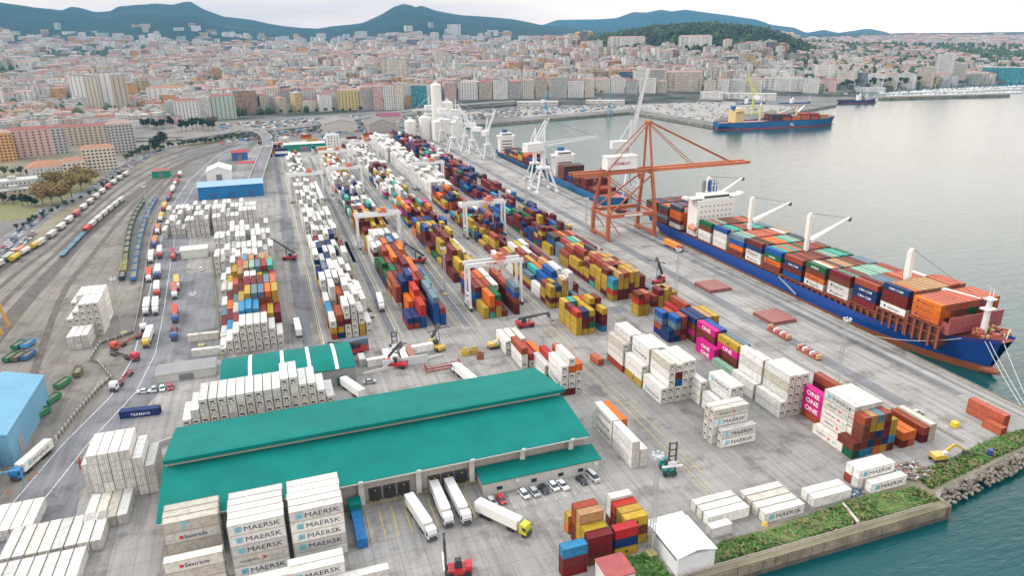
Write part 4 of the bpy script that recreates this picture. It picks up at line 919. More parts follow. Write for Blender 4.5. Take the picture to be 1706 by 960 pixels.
# ------------------------------------------------------------------ light masts
def mast(g, h, label, heads=6):
    o = tag(empty('light_mast', g), label, 'light mast', 'tall light masts over the yard')
    b = MB(); 
    for a in range(3):
        an = a*2.094; r0, r1 = .85, .42; b.cyl((r0*math.cos(an), r0*math.sin(an), 0), (r1*math.cos(an), r1*math.sin(an), h), .13, .09, 6)
    n = int(h/2.2)
    for k in range(n):
        z = k*h/n; z2 = (k+1)*h/n; ra, rb_ = .85+(.42-.85)*z/h, .85+(.42-.85)*z2/h
        for a in range(3):
            an, a2 = a*2.094, (a+1)*2.094; b.beam((ra*math.cos(an), ra*math.sin(an), z), (rb_*math.cos(a2), rb_*math.sin(a2), z2), .07)
    b.build('lattice_pole', 'paint', o, (.42, .44, .45))
    b = MB(); b.cyl((0, 0, h), (0, 0, h+.3), 1.2, 1.2, 12); b.build('platform', 'paint', o, (.5, .52, .53))
    for i in range(heads):
        a = i*2*math.pi/heads; m_ = MB(); m_.box(0, 0, 0, .7, .4, .5); l = m_.build('lamp_head', 'paint', o, (.5, .54, .56)); l.location = (1.2*math.cos(a), 1.2*math.sin(a), h+.75); l.rotation_euler = (0, 0, a+1.57)
    b = MB(); b.box(0, 0, .4, 2.2, 2.2, .8); b.build('base', 'paint', o, (.6, .5, .2)); return o
mast(G(1085, 925), 27, 'tall lattice light mast at the bottom beside the yellow stack'); mast(G(1394.5, 640), 24, 'light mast on the quay right of the magenta boxes'); mast(G(1125, 500), 24, 'light mast near the yellow block by the quay')
mast(G(742, 492), 23, 'light mast with yellow base between the yard blocks'); mast(G(207, 556), 24, 'light mast standing in the rail yard'); mast(G(336, 577), 22, 'light mast by the roadside holding area')
mast(G(976, 396), 24, 'light mast in front of the orange crane'); mast(G(876, 340), 24, 'light mast left of the moored blue ship'); mast(G(250, 370), 24, 'light mast between the wagon lines'); mast(G(590, 345), 20, 'light mast among the white reefer blocks'); mast(G(462, 250), 22, 'light mast by the green office')
# ------------------------------------------------------------------ gantry cranes on rubber tyres
def rtg(x0, y, label, span=24.5, h=20.5, sc=1.0, text=True, legd=7.2):
    o = tag(empty('yard_gantry_crane', (x0, y, 0)), label, 'gantry crane', 'white rubber-tyred gantry cranes'); c_ = (.74, .75, .76)
    for sx in (0, 1):
        for sy in (-1, 1):
            b = MB(); b.beam((sx*span, sy*legd/2, 1.6), (sx*span, sy*legd/2*.75, h), 1.0, .9, (0, 1, 0)); b.build('leg', 'paint', o, c_)
        b = MB(); b.beam((sx*span, -legd/2-1.4, 1.7), (sx*span, legd/2+1.4, 1.7), 1.0, 1.0); b.beam((sx*span, -legd/2, 7), (sx*span, legd/2, 7), .5, .6); b.build('sill_beam', 'paint', o, c_)
        for sy in (-1, -.62, .62, 1):
            b = MB(); b.cyl((-.4, 0, 0), (.4, 0, 0), .8, .8, 12); w_ = b.build('wheel', 'rubber', o); w_.location = (sx*span, sy*(legd/2+1.1), .85)
    for sy in (-1, 1):
        b = MB(); b.beam((-1.2, sy*2.7, h+.6), (span+1.2, sy*2.7, h+.6), .9, 1.7); g_ = b.build('girder', 'paint', o, c_)
        b = MB(); b.beam((-1, sy*3.4, h+2.4), (span+1, sy*3.4, h+2.4), .08)
        for k in range(9): b.beam((k*span/8, sy*3.4, h+1.2), (k*span/8, sy*3.4, h+2.4), .08)
        b.build('handrail', 'paint', g_, (.6, .6, .6))
        if sy == -1 and text:
            me = text_mesh('lettering', 'TERMAVI', 'lettering_red', 2.0, bold=.015); t_ = link('lettering', me, o); t_.location = (span*.33, -3.17, h-.1); t_.rotation_euler = (rad(90), 0, 0)
    b = MB(); b.box(0, 0, 0, 4.6, 5.2, 1.6); b.box(.3, 0, 1.4, 2.6, 3, 1.2); tr = b.build('trolley', 'paint', o, (.55, .16, .08)); tr.location = (span*.62, 0, h+2.2)
    b = MB(); b.box(0, 0, 0, 2, 2.4, 2.3); cb = b.build('cab', 'paint', tr, (.7, .7, .7)); cb.location = (2.6, 0, -3.2)
    b = MB(); b.box(0, 0, 0, 2.6, 1.0, .5); b.box(0, 0, 1.4, 1.2, 1, 1.5); b.cyl((0, 0, 2), (0, 0, 7), .05, .05, 4); sp = b.build('spreader', 'paint', tr, (.6, .2, .1)); sp.location = (0, 0, -8)
    b = MB(); b.box(0, 0, 0, 1.8, 3.6, 2.6); e_ = b.build('power_unit', 'paint', o, (.62, .63, .63)); e_.location = (0.0, 0, 3.6); return o
rtg(77.6, 288, 'nearest white gantry crane, red lettered beam, straddling the mixed block'); rtg(108.8, 404, 'white gantry crane in mid yard over yellow and blue boxes')
rtg(11.5, 549, 'white gantry crane over the leftmost white reefer block', text=False); rtg(43.2, 563, 'white gantry crane left of the yellow reefer stack, nearer of two', text=False)
rtg(43.2, 655, 'white gantry crane spanning boxes behind the nearer of two', text=False); rtg(43.6, 405, 'white gantry crane beam over the white and blue bay', h=19, text=False); rtg(76.8, 700, 'white gantry crane near the white office', text=False)
rtg(108.6, 560, 'white gantry crane buried in the tall reefer wall', text=False)
# ------------------------------------------------------------------ the big orange ship-to-shore crane
OC = (.43, .125, .05)
sts = tag(empty('ship_to_shore_crane', (202.5, 375, 0)), 'huge orange ship-to-shore crane with white machinery house and long boom', 'harbour crane')
xl, xs, yh, GH = -16.2, 15.2, 10.5, 38.5
def part(name, beams, col=OC, parent=None, mat='paint'):
    b = MB()
    for a, c_, w_, h_ in beams: b.beam(a, c_, w_, h_)
    return b.build(name, mat, parent or sts, col)
for sx, x in ((-1, xl), (1, xs)):
    for sy in (-1, 1):
        part('leg', [((x, sy*yh, 2.6), (x, sy*yh*.98, 15), 2.1, 1.9), ((x, sy*yh*.98, 15), (x+(2.4 if sx < 0 else -.5), sy*yh*.5, GH), 1.8, 1.6)])
        b = MB()
        for k in range(4):
            b.box(x, sy*yh+(k-1.5)*1.9, .9, .9, 1.5, 1.3); b.cyl((x-.3, sy*yh+(k-1.5)*1.9, .45), (x+.3, sy*yh+(k-1.5)*1.9, .45), .42, .42, 8)
        b.build('bogie', 'paint', sts, (.35, .12, .06))
    part('sill_beam', [((x, -yh-1.5, 2.4), (x, yh+1.5, 2.4), 1.3, 1.7), ((x, -yh, 15), (x, yh, 15), 1.2, 1.5)])
for sy in (-1, 1):
    part('portal_beam', [((xl, sy*yh, 15), (xs, sy*yh, 15), 1.9, 2.3)])
    part('diagonal_brace', [((xl+.6, sy*yh*.95, 16), (xs-.4, sy*yh*.55, GH-.8), .8, .8)])
    part('girder', [((xl-20, sy*3.3, GH+1.2), (xs+4, sy*3.3, GH+1.2), 1.2, 2.2)])
    part('boom', [((xs+4, sy*3.3, GH+1.2), (xs+71, sy*3.0, GH+1.2), 1.1, 2.0)], (.60, .17, .08))
    part('knee_brace', [((xl, sy*yh, 14), (xl+8, sy*yh, 3), .5, .5), ((xl+2.4, sy*5.2, GH-1), (xs-.5, sy*9.6, 17), .55, .55), ((xl, sy*yh, 8.5), (xs, sy*yh, 8.5), .35, .35)])
    part('mast_leg', [((xs-.5, sy*5.2, GH), (xs-2, sy*1.6, 68), 1.1, 1.0)])
    part('back_stay', [((xs-2, sy*1.6, 68), (xl+.5, sy*5.0, GH+2), .55, .55)])
    part('fore_stay', [((xs-2, sy*1.6, 68.5), (xs+57, sy*2.8, GH+2.4), .55, .6)])
    part('inner_stay', [((xs-2, sy*1.6, 67.5), (xs+30, sy*2.8, GH+2.4), .35, .4)])
part('cross_beam', [((xs-2, -2.6, 68), (xs-2, 2.6, 68), 1.8, 1.6), ((xs-.6, -yh*.55, GH), (xs-.6, yh*.55, GH), 1.3, 1.6), ((xl+2.4, -yh*.55, GH), (xl+2.4, yh*.55, GH), 1.3, 1.6), ((xs+70.5, -3, GH+1.2), (xs+70.5, 3, GH+1.2), 1, 1.6)])
part('boom_ties', [((xs+8+k*8, -3, GH+1.4), (xs+8+k*8, 3, GH+1.4), .4, .5) for k in range(9)], (.6, .2, .12))
part('girder_ties', [((xl-18+k*6, -3.2, GH+1.2), (xl-18+k*6, 3.2, GH+1.2), .5, .6) for k in range(9)], (.4, .16, .08))
b = MB(); b.box(xl+11.5, 0, GH+6.6, 20, 7.5, 7.5, top=.97); b.box(xl+11.5, 0, GH+10.55, 20.4, 7.9, .35); mh = b.build('machinery_house', 'paint', sts, (.80, .80, .79))
t_ = link('lettering', text_mesh('lettering', 'TERMAVI', 'lettering_red', 2.6, bold=.015), sts); t_.location = (xl+6, -3.82, GH+5.6); t_.rotation_euler = (rad(90), 0, 0)
b = MB(); b.box(xs-5, 0, GH-2.6, 2.6, 3.2, 3.2); b.build('operator_cab', 'paint', sts, (.65, .2, .1))
b = MB()
for k in range(14): b.box(xl-1.2+((k % 2)*1.6), yh*.9-2.4, 2.5+k*2.6, 2.2, .9, .18); b.beam((xl-2, yh*.9-2, 2.5+k*2.6), (xl+.4, yh*.9-2, 5.1+k*2.6), .1)
b.build('stairway', 'paint', sts, (.45, .2, .12))
b = MB(); b.cyl((xl+2, -yh-.9, 13.8), (xl+2, -yh-.6, 13.8), 1.9, 1.9, 16); o_ = b.build('cable_reel', 'paint', sts, (.25, .18, .3)); o_.location = (29, 20, 1.5)
b = MB(); b.box(0, 0, 0, 12, .2, 1.3); o_ = b.build('sign_board', 'paint', sts, (.75, .72, .68)); o_.location = (0, -yh-1, 15)
# ------------------------------------------------------------------ mobile harbour cranes / luffing portal cranes
def harbour_crane(g, az, label, col=(.74, .75, .76), hh=24, jib=42, el=6, base=(.30, .33, .34), sc=1.0, lt=.42, cat='harbour crane', tint=None):
    o = tag(empty('portal_harbour_crane', g), label, cat, 'luffing harbour cranes'); o.scale = (sc, sc, sc)
    for sx in (-1, 1):
        for sy in (-1, 1):
            b = MB(); b.beam((sx*6, sy*6, 1), (sx*2.4, sy*2.4, 13), .9, .9); b.box(sx*6, sy*6, .7, 1.2, 4.4, 1.3); b.build('leg', 'paint', o, col)
    b = MB(); b.box(0, 0, 13.4, 6.6, 6.6, 1.2); b.beam((-6, -6, 3), (-6, 6, 3), .6); b.beam((6, -6, 3), (6, 6, 3), .6); b.build('portal_frame', 'paint', o, col)
    b = MB(); b.cyl((0, 0, 14), (0, 0, hh), 1.7, 1.4, 10); b.build('slewing_column', 'paint', o, col)
    up = empty('upperworks', (0, 0, hh), -az); up.parent = o
    b = MB(); b.box(0, -6.5, 1.5, 5.0, 11, 4.6); b.build('machinery_house', 'paint', up, (.78, .78, .77))
    b = MB(); b.beam((-1.3, 0, 2), (0, 1.2, 16), .5); b.beam((1.3, 0, 2), (0, 1.2, 16), .5); b.beam((0, -7, 3), (0, 1.2, 16), .45); b.build('a_frame', 'paint', up, col)
    e_ = rad(el); d = Vector((0, math.cos(e_), math.sin(e_))); n = Vector((0, -math.sin(e_), math.cos(e_))); b = MB(); P = Vector((0, 1, 1.5)); ch = [(-1.2, 0), (1.2, 0), (0, 2.0)]
    for cx, cz in ch: b.beam(P+Vector((cx, 0, 0))+n*cz, P+d*jib+Vector((cx*.35, 0, 0))+n*cz*.45, lt)
    K = 12
    for k in range(K):
        f0, f1 = k/K, (k+1)/K; s0, s1 = 1-.6*f0, 1-.6*f1
        for i in range(3):
            (ax_, az_), (bx, bz) = ch[i], ch[(i+1) % 3]; b.beam(P+d*jib*f0+Vector((ax_*s0, 0, 0))+n*az_*s0, P+d*jib*f1+Vector((bx*s1, 0, 0))+n*bz*s1, lt*.5)
    b.build('lattice_jib', 'paint', up, col)
    b = MB(); b.beam((0, 1.2, 16), P+d*jib*.97+n, .25); b.beam((0, 1.2, 16), P+d*jib*.6+n*1.5, .14); b.cyl(P+d*jib, P+d*jib-Vector((0, 0, 9)), .06, .06, 4); b.build('stay_rope', 'paint', up, (.3, .3, .3)); return o
harbour_crane(G(905, 318), rad(78), 'white lattice boom harbour crane in front of the white ship bridge', jib=36, el=3, sc=1.4)
harbour_crane(Vector((212, 690, 0)), rad(35), 'white harbour crane at the far end of the quay', jib=34, el=35); harbour_crane(Vector((208, 760, 0)), rad(300), 'white harbour crane beside the silos, jib pointing left', jib=30, el=30)
harbour_crane(Vector((196, 820, 0)), rad(10), 'white harbour crane farthest along the quay', jib=38, el=62); harbour_crane(Vector((206, 725, 0)), rad(320), 'white harbour crane between the silos and the quay edge', jib=30, el=55)
harbour_crane(G(1045, 318), rad(95), 'tall white luffing crane with raised jib behind the orange crane', jib=46, el=78, hh=28, sc=1.25, lt=.5)
harbour_crane(Vector((214, 560, 0)), rad(60), 'white harbour crane beside the farther feeder ship', jib=26, el=50, sc=1.1)
harbour_crane(Vector((190, 745, 0)), rad(200), 'white harbour crane in front of the silos, jib low', jib=28, el=12, sc=1.1)
harbour_crane(G(909, 190), rad(60), 'small blue harbour crane on the far pier, left one', (.03, .25, .42), jib=22, el=62, sc=.8); harbour_crane(G(1015, 190), rad(30), 'small blue harbour crane on the far pier, right one', (.03, .25, .42), jib=24, el=66, sc=.8)
yc = harbour_crane(G(1253, 190), rad(340), 'yellow-green harbour crane behind the far blue and yellow ship', (.55, .62, .08), jib=40, el=72, sc=1.0)
# silos and the white conveyor house
for i, (dx, dy, h, r_) in enumerate(((0, 0, 62, 6.5), (14, 3, 40, 8), (0, -26, 24, 8), (18, -24, 24, 8), (-20, -22, 26, 8), (-38, -18, 22, 7))):
    p = at_range(722, 900)+Vector((dx, dy, 0)); s_ = tag(empty('cement_silo', p), ['tallest white silo tower at the end of the yard', 'white silo right of the tallest tower', 'short white silo nearest the yard, second from right', 'short white silo at the right of the front row', 'short white silo left of the tallest tower', 'leftmost short white silo'][i], 'silo', 'white silos at the far end of the yard')
    b = MB(); b.cyl((0, 0, 0), (0, 0, h), r_, r_, 20); b.build('silo_body', 'paint', s_, (.78, .77, .72)); b = MB(); b.cyl((0, 0, h), (0, 0, h+2.5), r_, r_*.3, 20); b.box(0, 0, h+3.6, 3, 3, 2.6); b.build('silo_cap', 'paint', s_, (.7, .69, .66))
p = at_range(735, 862); s_ = tag(empty('conveyor_house', p), 'white plant building with grey door and conveyor legs beside the silos', 'building'); b = MB(); b.box(0, 0, 11, 30, 20, 22); b.build('wall', 'paint', s_, (.8, .79, .75)); b = MB(); b.profile([(-15.5, 22), (0, 25), (15.5, 22)], 'y', -10.3, 10.3); b.build('roof', 'paint', s_, (.8, .79, .76)); b = MB(); b.box(2, -10.1, 4, 7, .3, 8); b.build('door', 'paint', s_, (.3, .3, .3))
def unloader(x, y, label, h=34):
    o = tag(empty('ship_unloader', (x, y, 0)), label, 'harbour crane', 'white ship unloaders')
    for sx in (-8, 8):
        for sy in (-7, 7):
            b = MB(); b.beam((sx, sy, 0), (sx*.55, sy*.5, h), 1.0, 1.0); b.build('leg', 'paint', o, (.75, .74, .72))
    b = MB()
    for z in (8, 17, 26, h):
        k = 1-.45*z/h
        for s_ in (-1, 1): b.beam((-8*k, s_*7*k, z), (8*k, s_*7*k, z), .7); b.beam((s_*8*k, -7*k, z), (s_*8*k, 7*k, z), .7)
    b.build('frame_beams', 'paint', o, (.7, .69, .67)); b = MB(); b.box(0, 0, h+3, 11, 8, 6); b.build('machinery_house', 'paint', o, (.78, .77, .74)); b = MB(); b.beam((-22, 0, h), (30, 0, h+1), 1.8, 1.6); b.beam((0, 0, h+16), (28, 0, h+1), .3); b.beam((0, 0, h+16), (-20, 0, h), .3); b.beam((0, 0, h+4), (0, 0, h+16), .8); b.build('boom', 'paint', o, (.72, .71, .7))
unloader(206, 790, 'white ship unloader nearest the silos'); unloader(205, 850, 'white ship unloader behind the nearest one', 30); unloader(200, 900, 'white ship unloader at the end of the berth', 30)
# ------------------------------------------------------------------ vehicles
def wheel_mesh(r_, w_):
    b = MB(); b.cyl((-w_/2, 0, 0), (w_/2, 0, 0), r_, r_, 12); return b.mesh('wheel', 'rubber')
WM = {k: wheel_mesh(*k) for k in ((.34, .24), (.5, .35), (.8, .6))}
def kids_of(root):
    d = {}
    for o in bpy.data.objects:
        if o.parent: d.setdefault(o.parent, []).append(o)
    return [(k, d.get(k, [])) for k in d.get(root, [])]
def make_car(kind):
    L_, h = {'hatch': (4.0, 1.5), 'saloon': (4.6, 1.45), 'van': (5.0, 2.1)}[kind]; w_ = 1.8; b = MB(); hb = .82 if kind != 'van' else 1.1
    pr = {'hatch': [(-2, .3), (-2, .85), (-1.35, .95), (-.6, 1.45), (1.2, 1.5), (1.85, 1.0), (2, .8), (2, .3)], 'saloon': [(-2.3, .3), (-2.3, .8), (-1.2, .95), (-.5, 1.4), (.8, 1.42), (1.5, 1.0), (2.25, .95), (2.3, .3)],
          'van': [(-2.5, .35), (-2.5, 1.05), (-1.7, 1.2), (-1.1, 2.0), (2.4, 2.1), (2.5, 1.2), (2.5, .35)]}[kind]
    low = [p for p in pr if p[1] <= 1.2]; b.profile([(-L_/2, .3), (-L_/2, hb), (-L_/2+.9, hb+.12), (L_/2-.15, hb+.14), (L_/2, hb-.05), (L_/2, .3)], 'x', -w_/2, w_/2)
    t0, t1, s0, s1 = {'hatch': (-1.35, 1.9, -.5, 1.3), 'saloon': (-1.3, 1.6, -.45, .9), 'van': (-1.8, 2.45, -1.0, 2.3)}[kind]
    vs = []
    for (y0, y1, ww, z) in ((t0, t1, w_/2-.08, hb+.1), (s0, s1, w_/2-.28, h-.04)): vs += [(-ww, y0, z), (ww, y0, z), (ww, y1, z), (-ww, y1, z)]
    root = b.mesh('car', 'glossy_paint'); rf = MB(); rf.box(0, (s0+s1)/2, h-.01, (w_/2-.26)*2, s1-s0+.1, .07)
    g = MB(); g.add(vs, [(0, 1, 5, 4), (1, 2, 6, 5), (2, 3, 7, 6), (3, 0, 4, 7)])
    li = MB(); li.box(-.62, -L_/2-.01, .68, .4, .06, .18)
    return root, g.mesh('windows', 'glass_dark'), rf.mesh('roof_panel', 'glossy_paint'), li.mesh('headlight', 'lettering_white'), L_
CARM = {k: make_car(k) for k in ('hatch', 'saloon', 'van')}
CCOL = {'white': (.75, .76, .77), 'silver': (.42, .44, .46), 'black': (.02, .02, .025), 'grey': (.16, .17, .18), 'red': (.5, .03, .03), 'blue': (.03, .1, .3), 'dark blue': (.02, .04, .1), 'beige': (.5, .45, .35)}
def car(g, rz, kind, col, label, group='parked cars', parts=True):
    me, wi, rf, hl, L_ = CARM[kind]; o = link('parked_car', me, None, CCOL[col], (g[0], g[1], g[2] if len(g) > 2 and g[2] else .1), rz); tag(o, label, 'car', group)
    link('windows', wi, o); link('roof_panel', rf, o, CCOL[col])
    if parts:
        for sx in (-1, 1):
            link('headlight', hl, o, None, (0 if sx < 0 else 1.24, 0, 0))
            for sy in (-1, 1): link('wheel', WM[(.34, .24)], o, None, (sx*.82, sy*L_*.3, .34))
    return o
front = [(873, 827, 'hatch', 'white', 'white hatchback at the left end of the cars below the annex'), (890, 824, 'hatch', 'silver', 'silver car second from the left below the annex'), (906, 819, 'hatch', 'black', 'black car between silver and white cars below the annex'),
         (922, 814, 'hatch', 'white', 'white car right of the black one, nearest three from left gap'), (937, 812, 'saloon', 'white', 'white saloon just left of the gap below the annex'), (969, 804, 'hatch', 'black', 'black car right of the gap below the annex'), (988, 799, 'van', 'silver', 'silver estate car at the right end below the annex'),
         (819, 840, 'hatch', 'silver', 'silver car beside the red one near the docks'), (835, 836, 'hatch', 'red', 'red car parked near the loading docks')]
for px, py, k, cc, lb in front: car(G(px, py), rad(8), k, cc, lb, 'cars parked by the annex')
car(G(1526, 691), rad(75), 'saloon', 'silver', 'silver car standing alone on the quay road', None)
for (px, py, k, cc, rz, lb) in ((241, 655, 'saloon', 'white', 1.4, 'white car alone left of the gatehouse row'), (257, 652, 'hatch', 'silver', .1, 'silver car first in the gatehouse row'), (271, 650, 'hatch', 'white', .1, 'white car second in the gatehouse row'), (284, 648, 'hatch', 'red', .1, 'red car last in the gatehouse row'),
                          (616, 639, 'saloon', 'silver', 1.5, 'silver car by the low cream wall'), (335, 451, 'hatch', 'white', .2, 'white car in the empty holding area'), (298, 425, 'hatch', 'white', 1.3, 'white car beside the pale box shed')): car(G(px, py), rz, k, cc, lb, 'cars near the gatehouse')
names = ['hatch', 'saloon', 'hatch', 'van']; cn = list(CCOL)
def car_line(pts, step, rz_off, desc, seed, group, skip=.12):
    r = random.Random(seed); P = [G(x, y) for x, y in pts]; n = 0
    for a, c_ in zip(P[:-1], P[1:]):
        L_ = (c_-a).length; d = (c_-a).normalized(); ang = math.atan2(d.y, d.x)
        for i in range(int(L_/step)):
            if r.random() < skip: continue
            cc = r.choice(['white', 'silver', 'black', 'grey', 'red', 'blue', 'white', 'silver', 'dark blue']); k = r.choice(names[:3]); p = a+d*(i+.5)*step
            car(p, ang+rz_off, k, cc, '%s %s, %s from near end, %s' % (cc, {'hatch': 'hatchback', 'saloon': 'saloon', 'van': 'van'}[k], ordw(n), desc), group, False); n += 1
car_line([(-5, 432), (45, 383), (85, 352)], 5.6, rad(-90), 'street line at the left edge', 1, 'cars along the street'); car_line([(-5, 424), (40, 378), (80, 347)], 6.2, rad(-90), 'far kerb at the left edge', 2, 'cars along the street')
car_line([(-5, 447), (30, 413), (58, 388)], 3.0, 0, 'car park row at the left edge', 3, 'cars in the trackside car park')
for j, (a, c_) in enumerate((((155, 312), (200, 280)), ((168, 306), (212, 274)), ((185, 292), (240, 258)), ((200, 290), (258, 254)), ((215, 262), (262, 243)), ((232, 270), (280, 243)))):
    car_line([a, c_], 3.2, rad(0), '%s car park row beyond the autumn trees' % ORD[j], 10+j, 'cars in the car park beyond the trees')

# lorries
def cab_parts(root, col, chassis=True, y=0):
    b = MB(); b.profile([(-2.3, .9), (-2.35, 2.2), (-2.0, 3.4), (-.2, 3.6), (0, 3.2), (0, .9)], 'x', -1.22, 1.22); c_ = b.build('cab', 'glossy_paint', root, col); c_.location = (0, y, 0)
    b = MB(); b.add([(-1.12, -2.39, 2.05), (1.12, -2.39, 2.05), (1.05, -2.1, 3.05), (-1.05, -2.1, 3.05)], [(0, 1, 2, 3)]); b.box(-1.235, -1.5, 2.5, .04, 1.0, .8); b.box(1.235, -1.5, 2.5, .04, 1.0, .8); b.build('windscreen', 'glass_dark', c_)
    b = MB(); b.box(0, -2.42, 1.35, 2.0, .08, .75); b.box(0, -2.4, .75, 2.4, .2, .5); b.build('grille', 'steel_dark', c_)
    b = MB(); b.box(-1.42, -2.0, 2.5, .3, .2, .7); b.box(1.42, -2.0, 2.5, .3, .2, .7); b.build('mirror', 'rubber', c_)
    b = MB(); b.box(0, 1.2, .85, 1.0, 7.0, .35); b.build('chassis', 'steel_dark', root).location = (0, y, 0)
    for yy in (-1.3, 2.2, 3.4):
        for sx in (-1, 1): w_ = link('wheel', WM[(.5, .35)], root, None, (sx*1.02, y+yy, .5))
def lorry(g, rz, label, col=(.75, .76, .77), load='box', lc=(.78, .77, .74), group='lorries queuing and manoeuvring in the port', flat=(.3, .05, .04)):
    """front points to local -Y; g is the spot under the front bumper"""
    o = tag(empty('lorry', (g[0], g[1], .1), rz), label, 'lorry', group); 
    if col is not None: cab_parts(o, col)
    if load in ('box', 'container'):
        b = MB(); b.box(0, 7.3, 2.65, 2.5, 13.4, 2.75); bx = b.build('cargo_box', 'container_paint' if load == 'container' else 'glossy_paint', o, lc)
        b = MB(); b.box(0, 14.03, 2.65, .06, .05, 2.5); b.box(-.9, 14.03, 2.65, .06, .05, 2.5); b.box(.9, 14.03, 2.65, .06, .05, 2.5); b.build('door_bars', 'steel_dark', bx)
        b = MB(); b.box(0, .5, 3.4, 1.6, .5, 1.0); b.build('cooling_unit', 'paint', bx, (.6, .6, .6))
    if load != 'none':
        b = MB(); b.box(-.45, 7.6, 1.1, .22, 12.6, .3); b.box(.45, 7.6, 1.1, .22, 12.6, .3)
        for k in range(5): b.box(0, 2+k*2.9, 1.1, 2.3, .25, .2)
        b.build('trailer_frame', 'paint', o, flat if load == 'flat' else (.12, .12, .12))
        for yy in (9.6, 10.9, 12.2):
            for sx in (-1, 1): link('wheel', WM[(.5, .35)], o, None, (sx*1.02, yy, .5))
    return o
def dirang(p, q):          # rotation so that local -Y points from p to q
    d = Vector(q)-Vector(p); return math.atan2(d.y, d.x)+math.pi/2
def lor(fx, fy, bx, by, label, **k):
    f, b_ = G(fx, fy), G(bx, by); return lorry(f+(b_-f).normalized()*2.4, dirang(b_, f), label, **k)
lor(722, 905, 683, 845, 'white box lorry with blue and white cab left of the dock bay', col=(.7, .72, .74)); lor(749, 882, 722, 818, 'white box lorry backed into the dock, left of a pair')
lor(779, 878, 745, 812, 'white lorry with red stripe backed into the dock, right of a pair'); lor(882, 896, 790, 852, 'white box lorry with yellow-green cab turning by the docks', col=(.5, .48, .04))
lor(566, 640, 605, 668, 'white box lorry with green cab behind the warehouse', col=(.0, .16, .05)); lor(757, 618, 782, 640, 'white lorry half hidden behind the warehouse ridge', col=(.7, .7, .7)); lor(25, 805, 88, 748, 'blue tractor with white lettered trailer at the left edge', col=(.02, .2, .5), load='container'); LTRUCK = [o_ for o_ in bpy.data.objects if o_.get('label', '').startswith('blue tractor')][0]
lor(637, 521, 628, 488, 'white lorry driving between the blue stack and the mixed block'); lor(494, 541, 503, 580, 'white lorry in the lane above the skylight shed')
lor(189, 655, 222, 618, 'white cab with red empty trailer at the road bend', load='flat'); lor(230, 603, 192, 592, 'red cab with empty black trailer on the bend', col=(.5, .03, .05), load='flat', flat=(.05, .05, .05)); lor(188, 586, 232, 563, 'orange red cab towing a red frame beside the fence', col=(.6, .07, .03), load='flat')
lor(244, 582, 256, 548, 'yellow fronted lorry with white box, lowest in the queue', col=(.6, .42, .03)); lor(240, 555, 243, 540, 'white cab above the yellow fronted lorry', load='none'); lor(260, 527, 262, 500, 'white lorry in the right lane of the queue, lowest')
q = [(244, 528, 247, 510, 'w'), (262, 497, 264, 470, 'b'), (264, 466, 266, 440, 'b'), (249, 472, 251, 452, 'r'), (252, 440, 255, 420, 'b'), (267, 432, 268, 408, 'b'), (258, 414, 262, 396, 'o'), (263, 392, 267, 374, 'o'), (268, 371, 273, 356, 'y'), (273, 353, 279, 340, 'y'), (281, 336, 286, 325, 'm'), (287, 322, 292, 312, 'w'), (292, 310, 297, 301, 'r'), (299, 297, 303, 288, 'w'), (293, 540, 292, 510, 'r'), (292, 500, 291, 478, 'c'), (296, 486, 295, 458, 'y'), (290, 436, 287, 412, 'm'), (291, 570, 291, 548, 'f')]
qc = {'w': (.76, .75, .72), 'b': (.74, .73, .7), 'r': (.5, .08, .05), 'o': (.5, .2, .07), 'y': (.55, .40, .1), 'm': (.28, .06, .08), 'c': (.45, .14, .1), 'f': (.3, .05, .04)}
for i, (a, b_, c_, d_, k) in enumerate(q):
    ww = {'w': 'white', 'b': 'white', 'r': 'red', 'o': 'orange', 'y': 'yellow', 'm': 'maroon', 'c': 'salmon', 'f': 'empty red'}[k]
    lor(a, b_, c_, d_, '%s load lorry, %s in the list up the roadside queue from the bend' % (ww, ordw(i)), load='flat' if k == 'f' else 'container', lc=qc[k], col=[(.75, .75, .75), (.5, .04, .04), (.05, .1, .3), (.74, .74, .73)][i % 4])
lor(1135, 421, 1102, 406, 'orange container lorry on the quay beside the big ship', lc=(.72, .27, .04), load='container', col=(.4, .03, .03)); lor(950, 384, 912, 362, 'yellow cab lorry with empty trailer on the apron road', col=(.6, .45, .04), load='flat', flat=(.05, .1, .1)); lor(560, 300, 552, 288, 'white lorry near the second row gantry')
lor(604, 322, 596, 306, 'white cab lorry right of the gantry legs'); lor(530, 352, 524, 334, 'green fronted lorry beside the white block', col=(.0, .2, .12)); lor(700, 318, 690, 300, 'white lorry by the reefer wall')

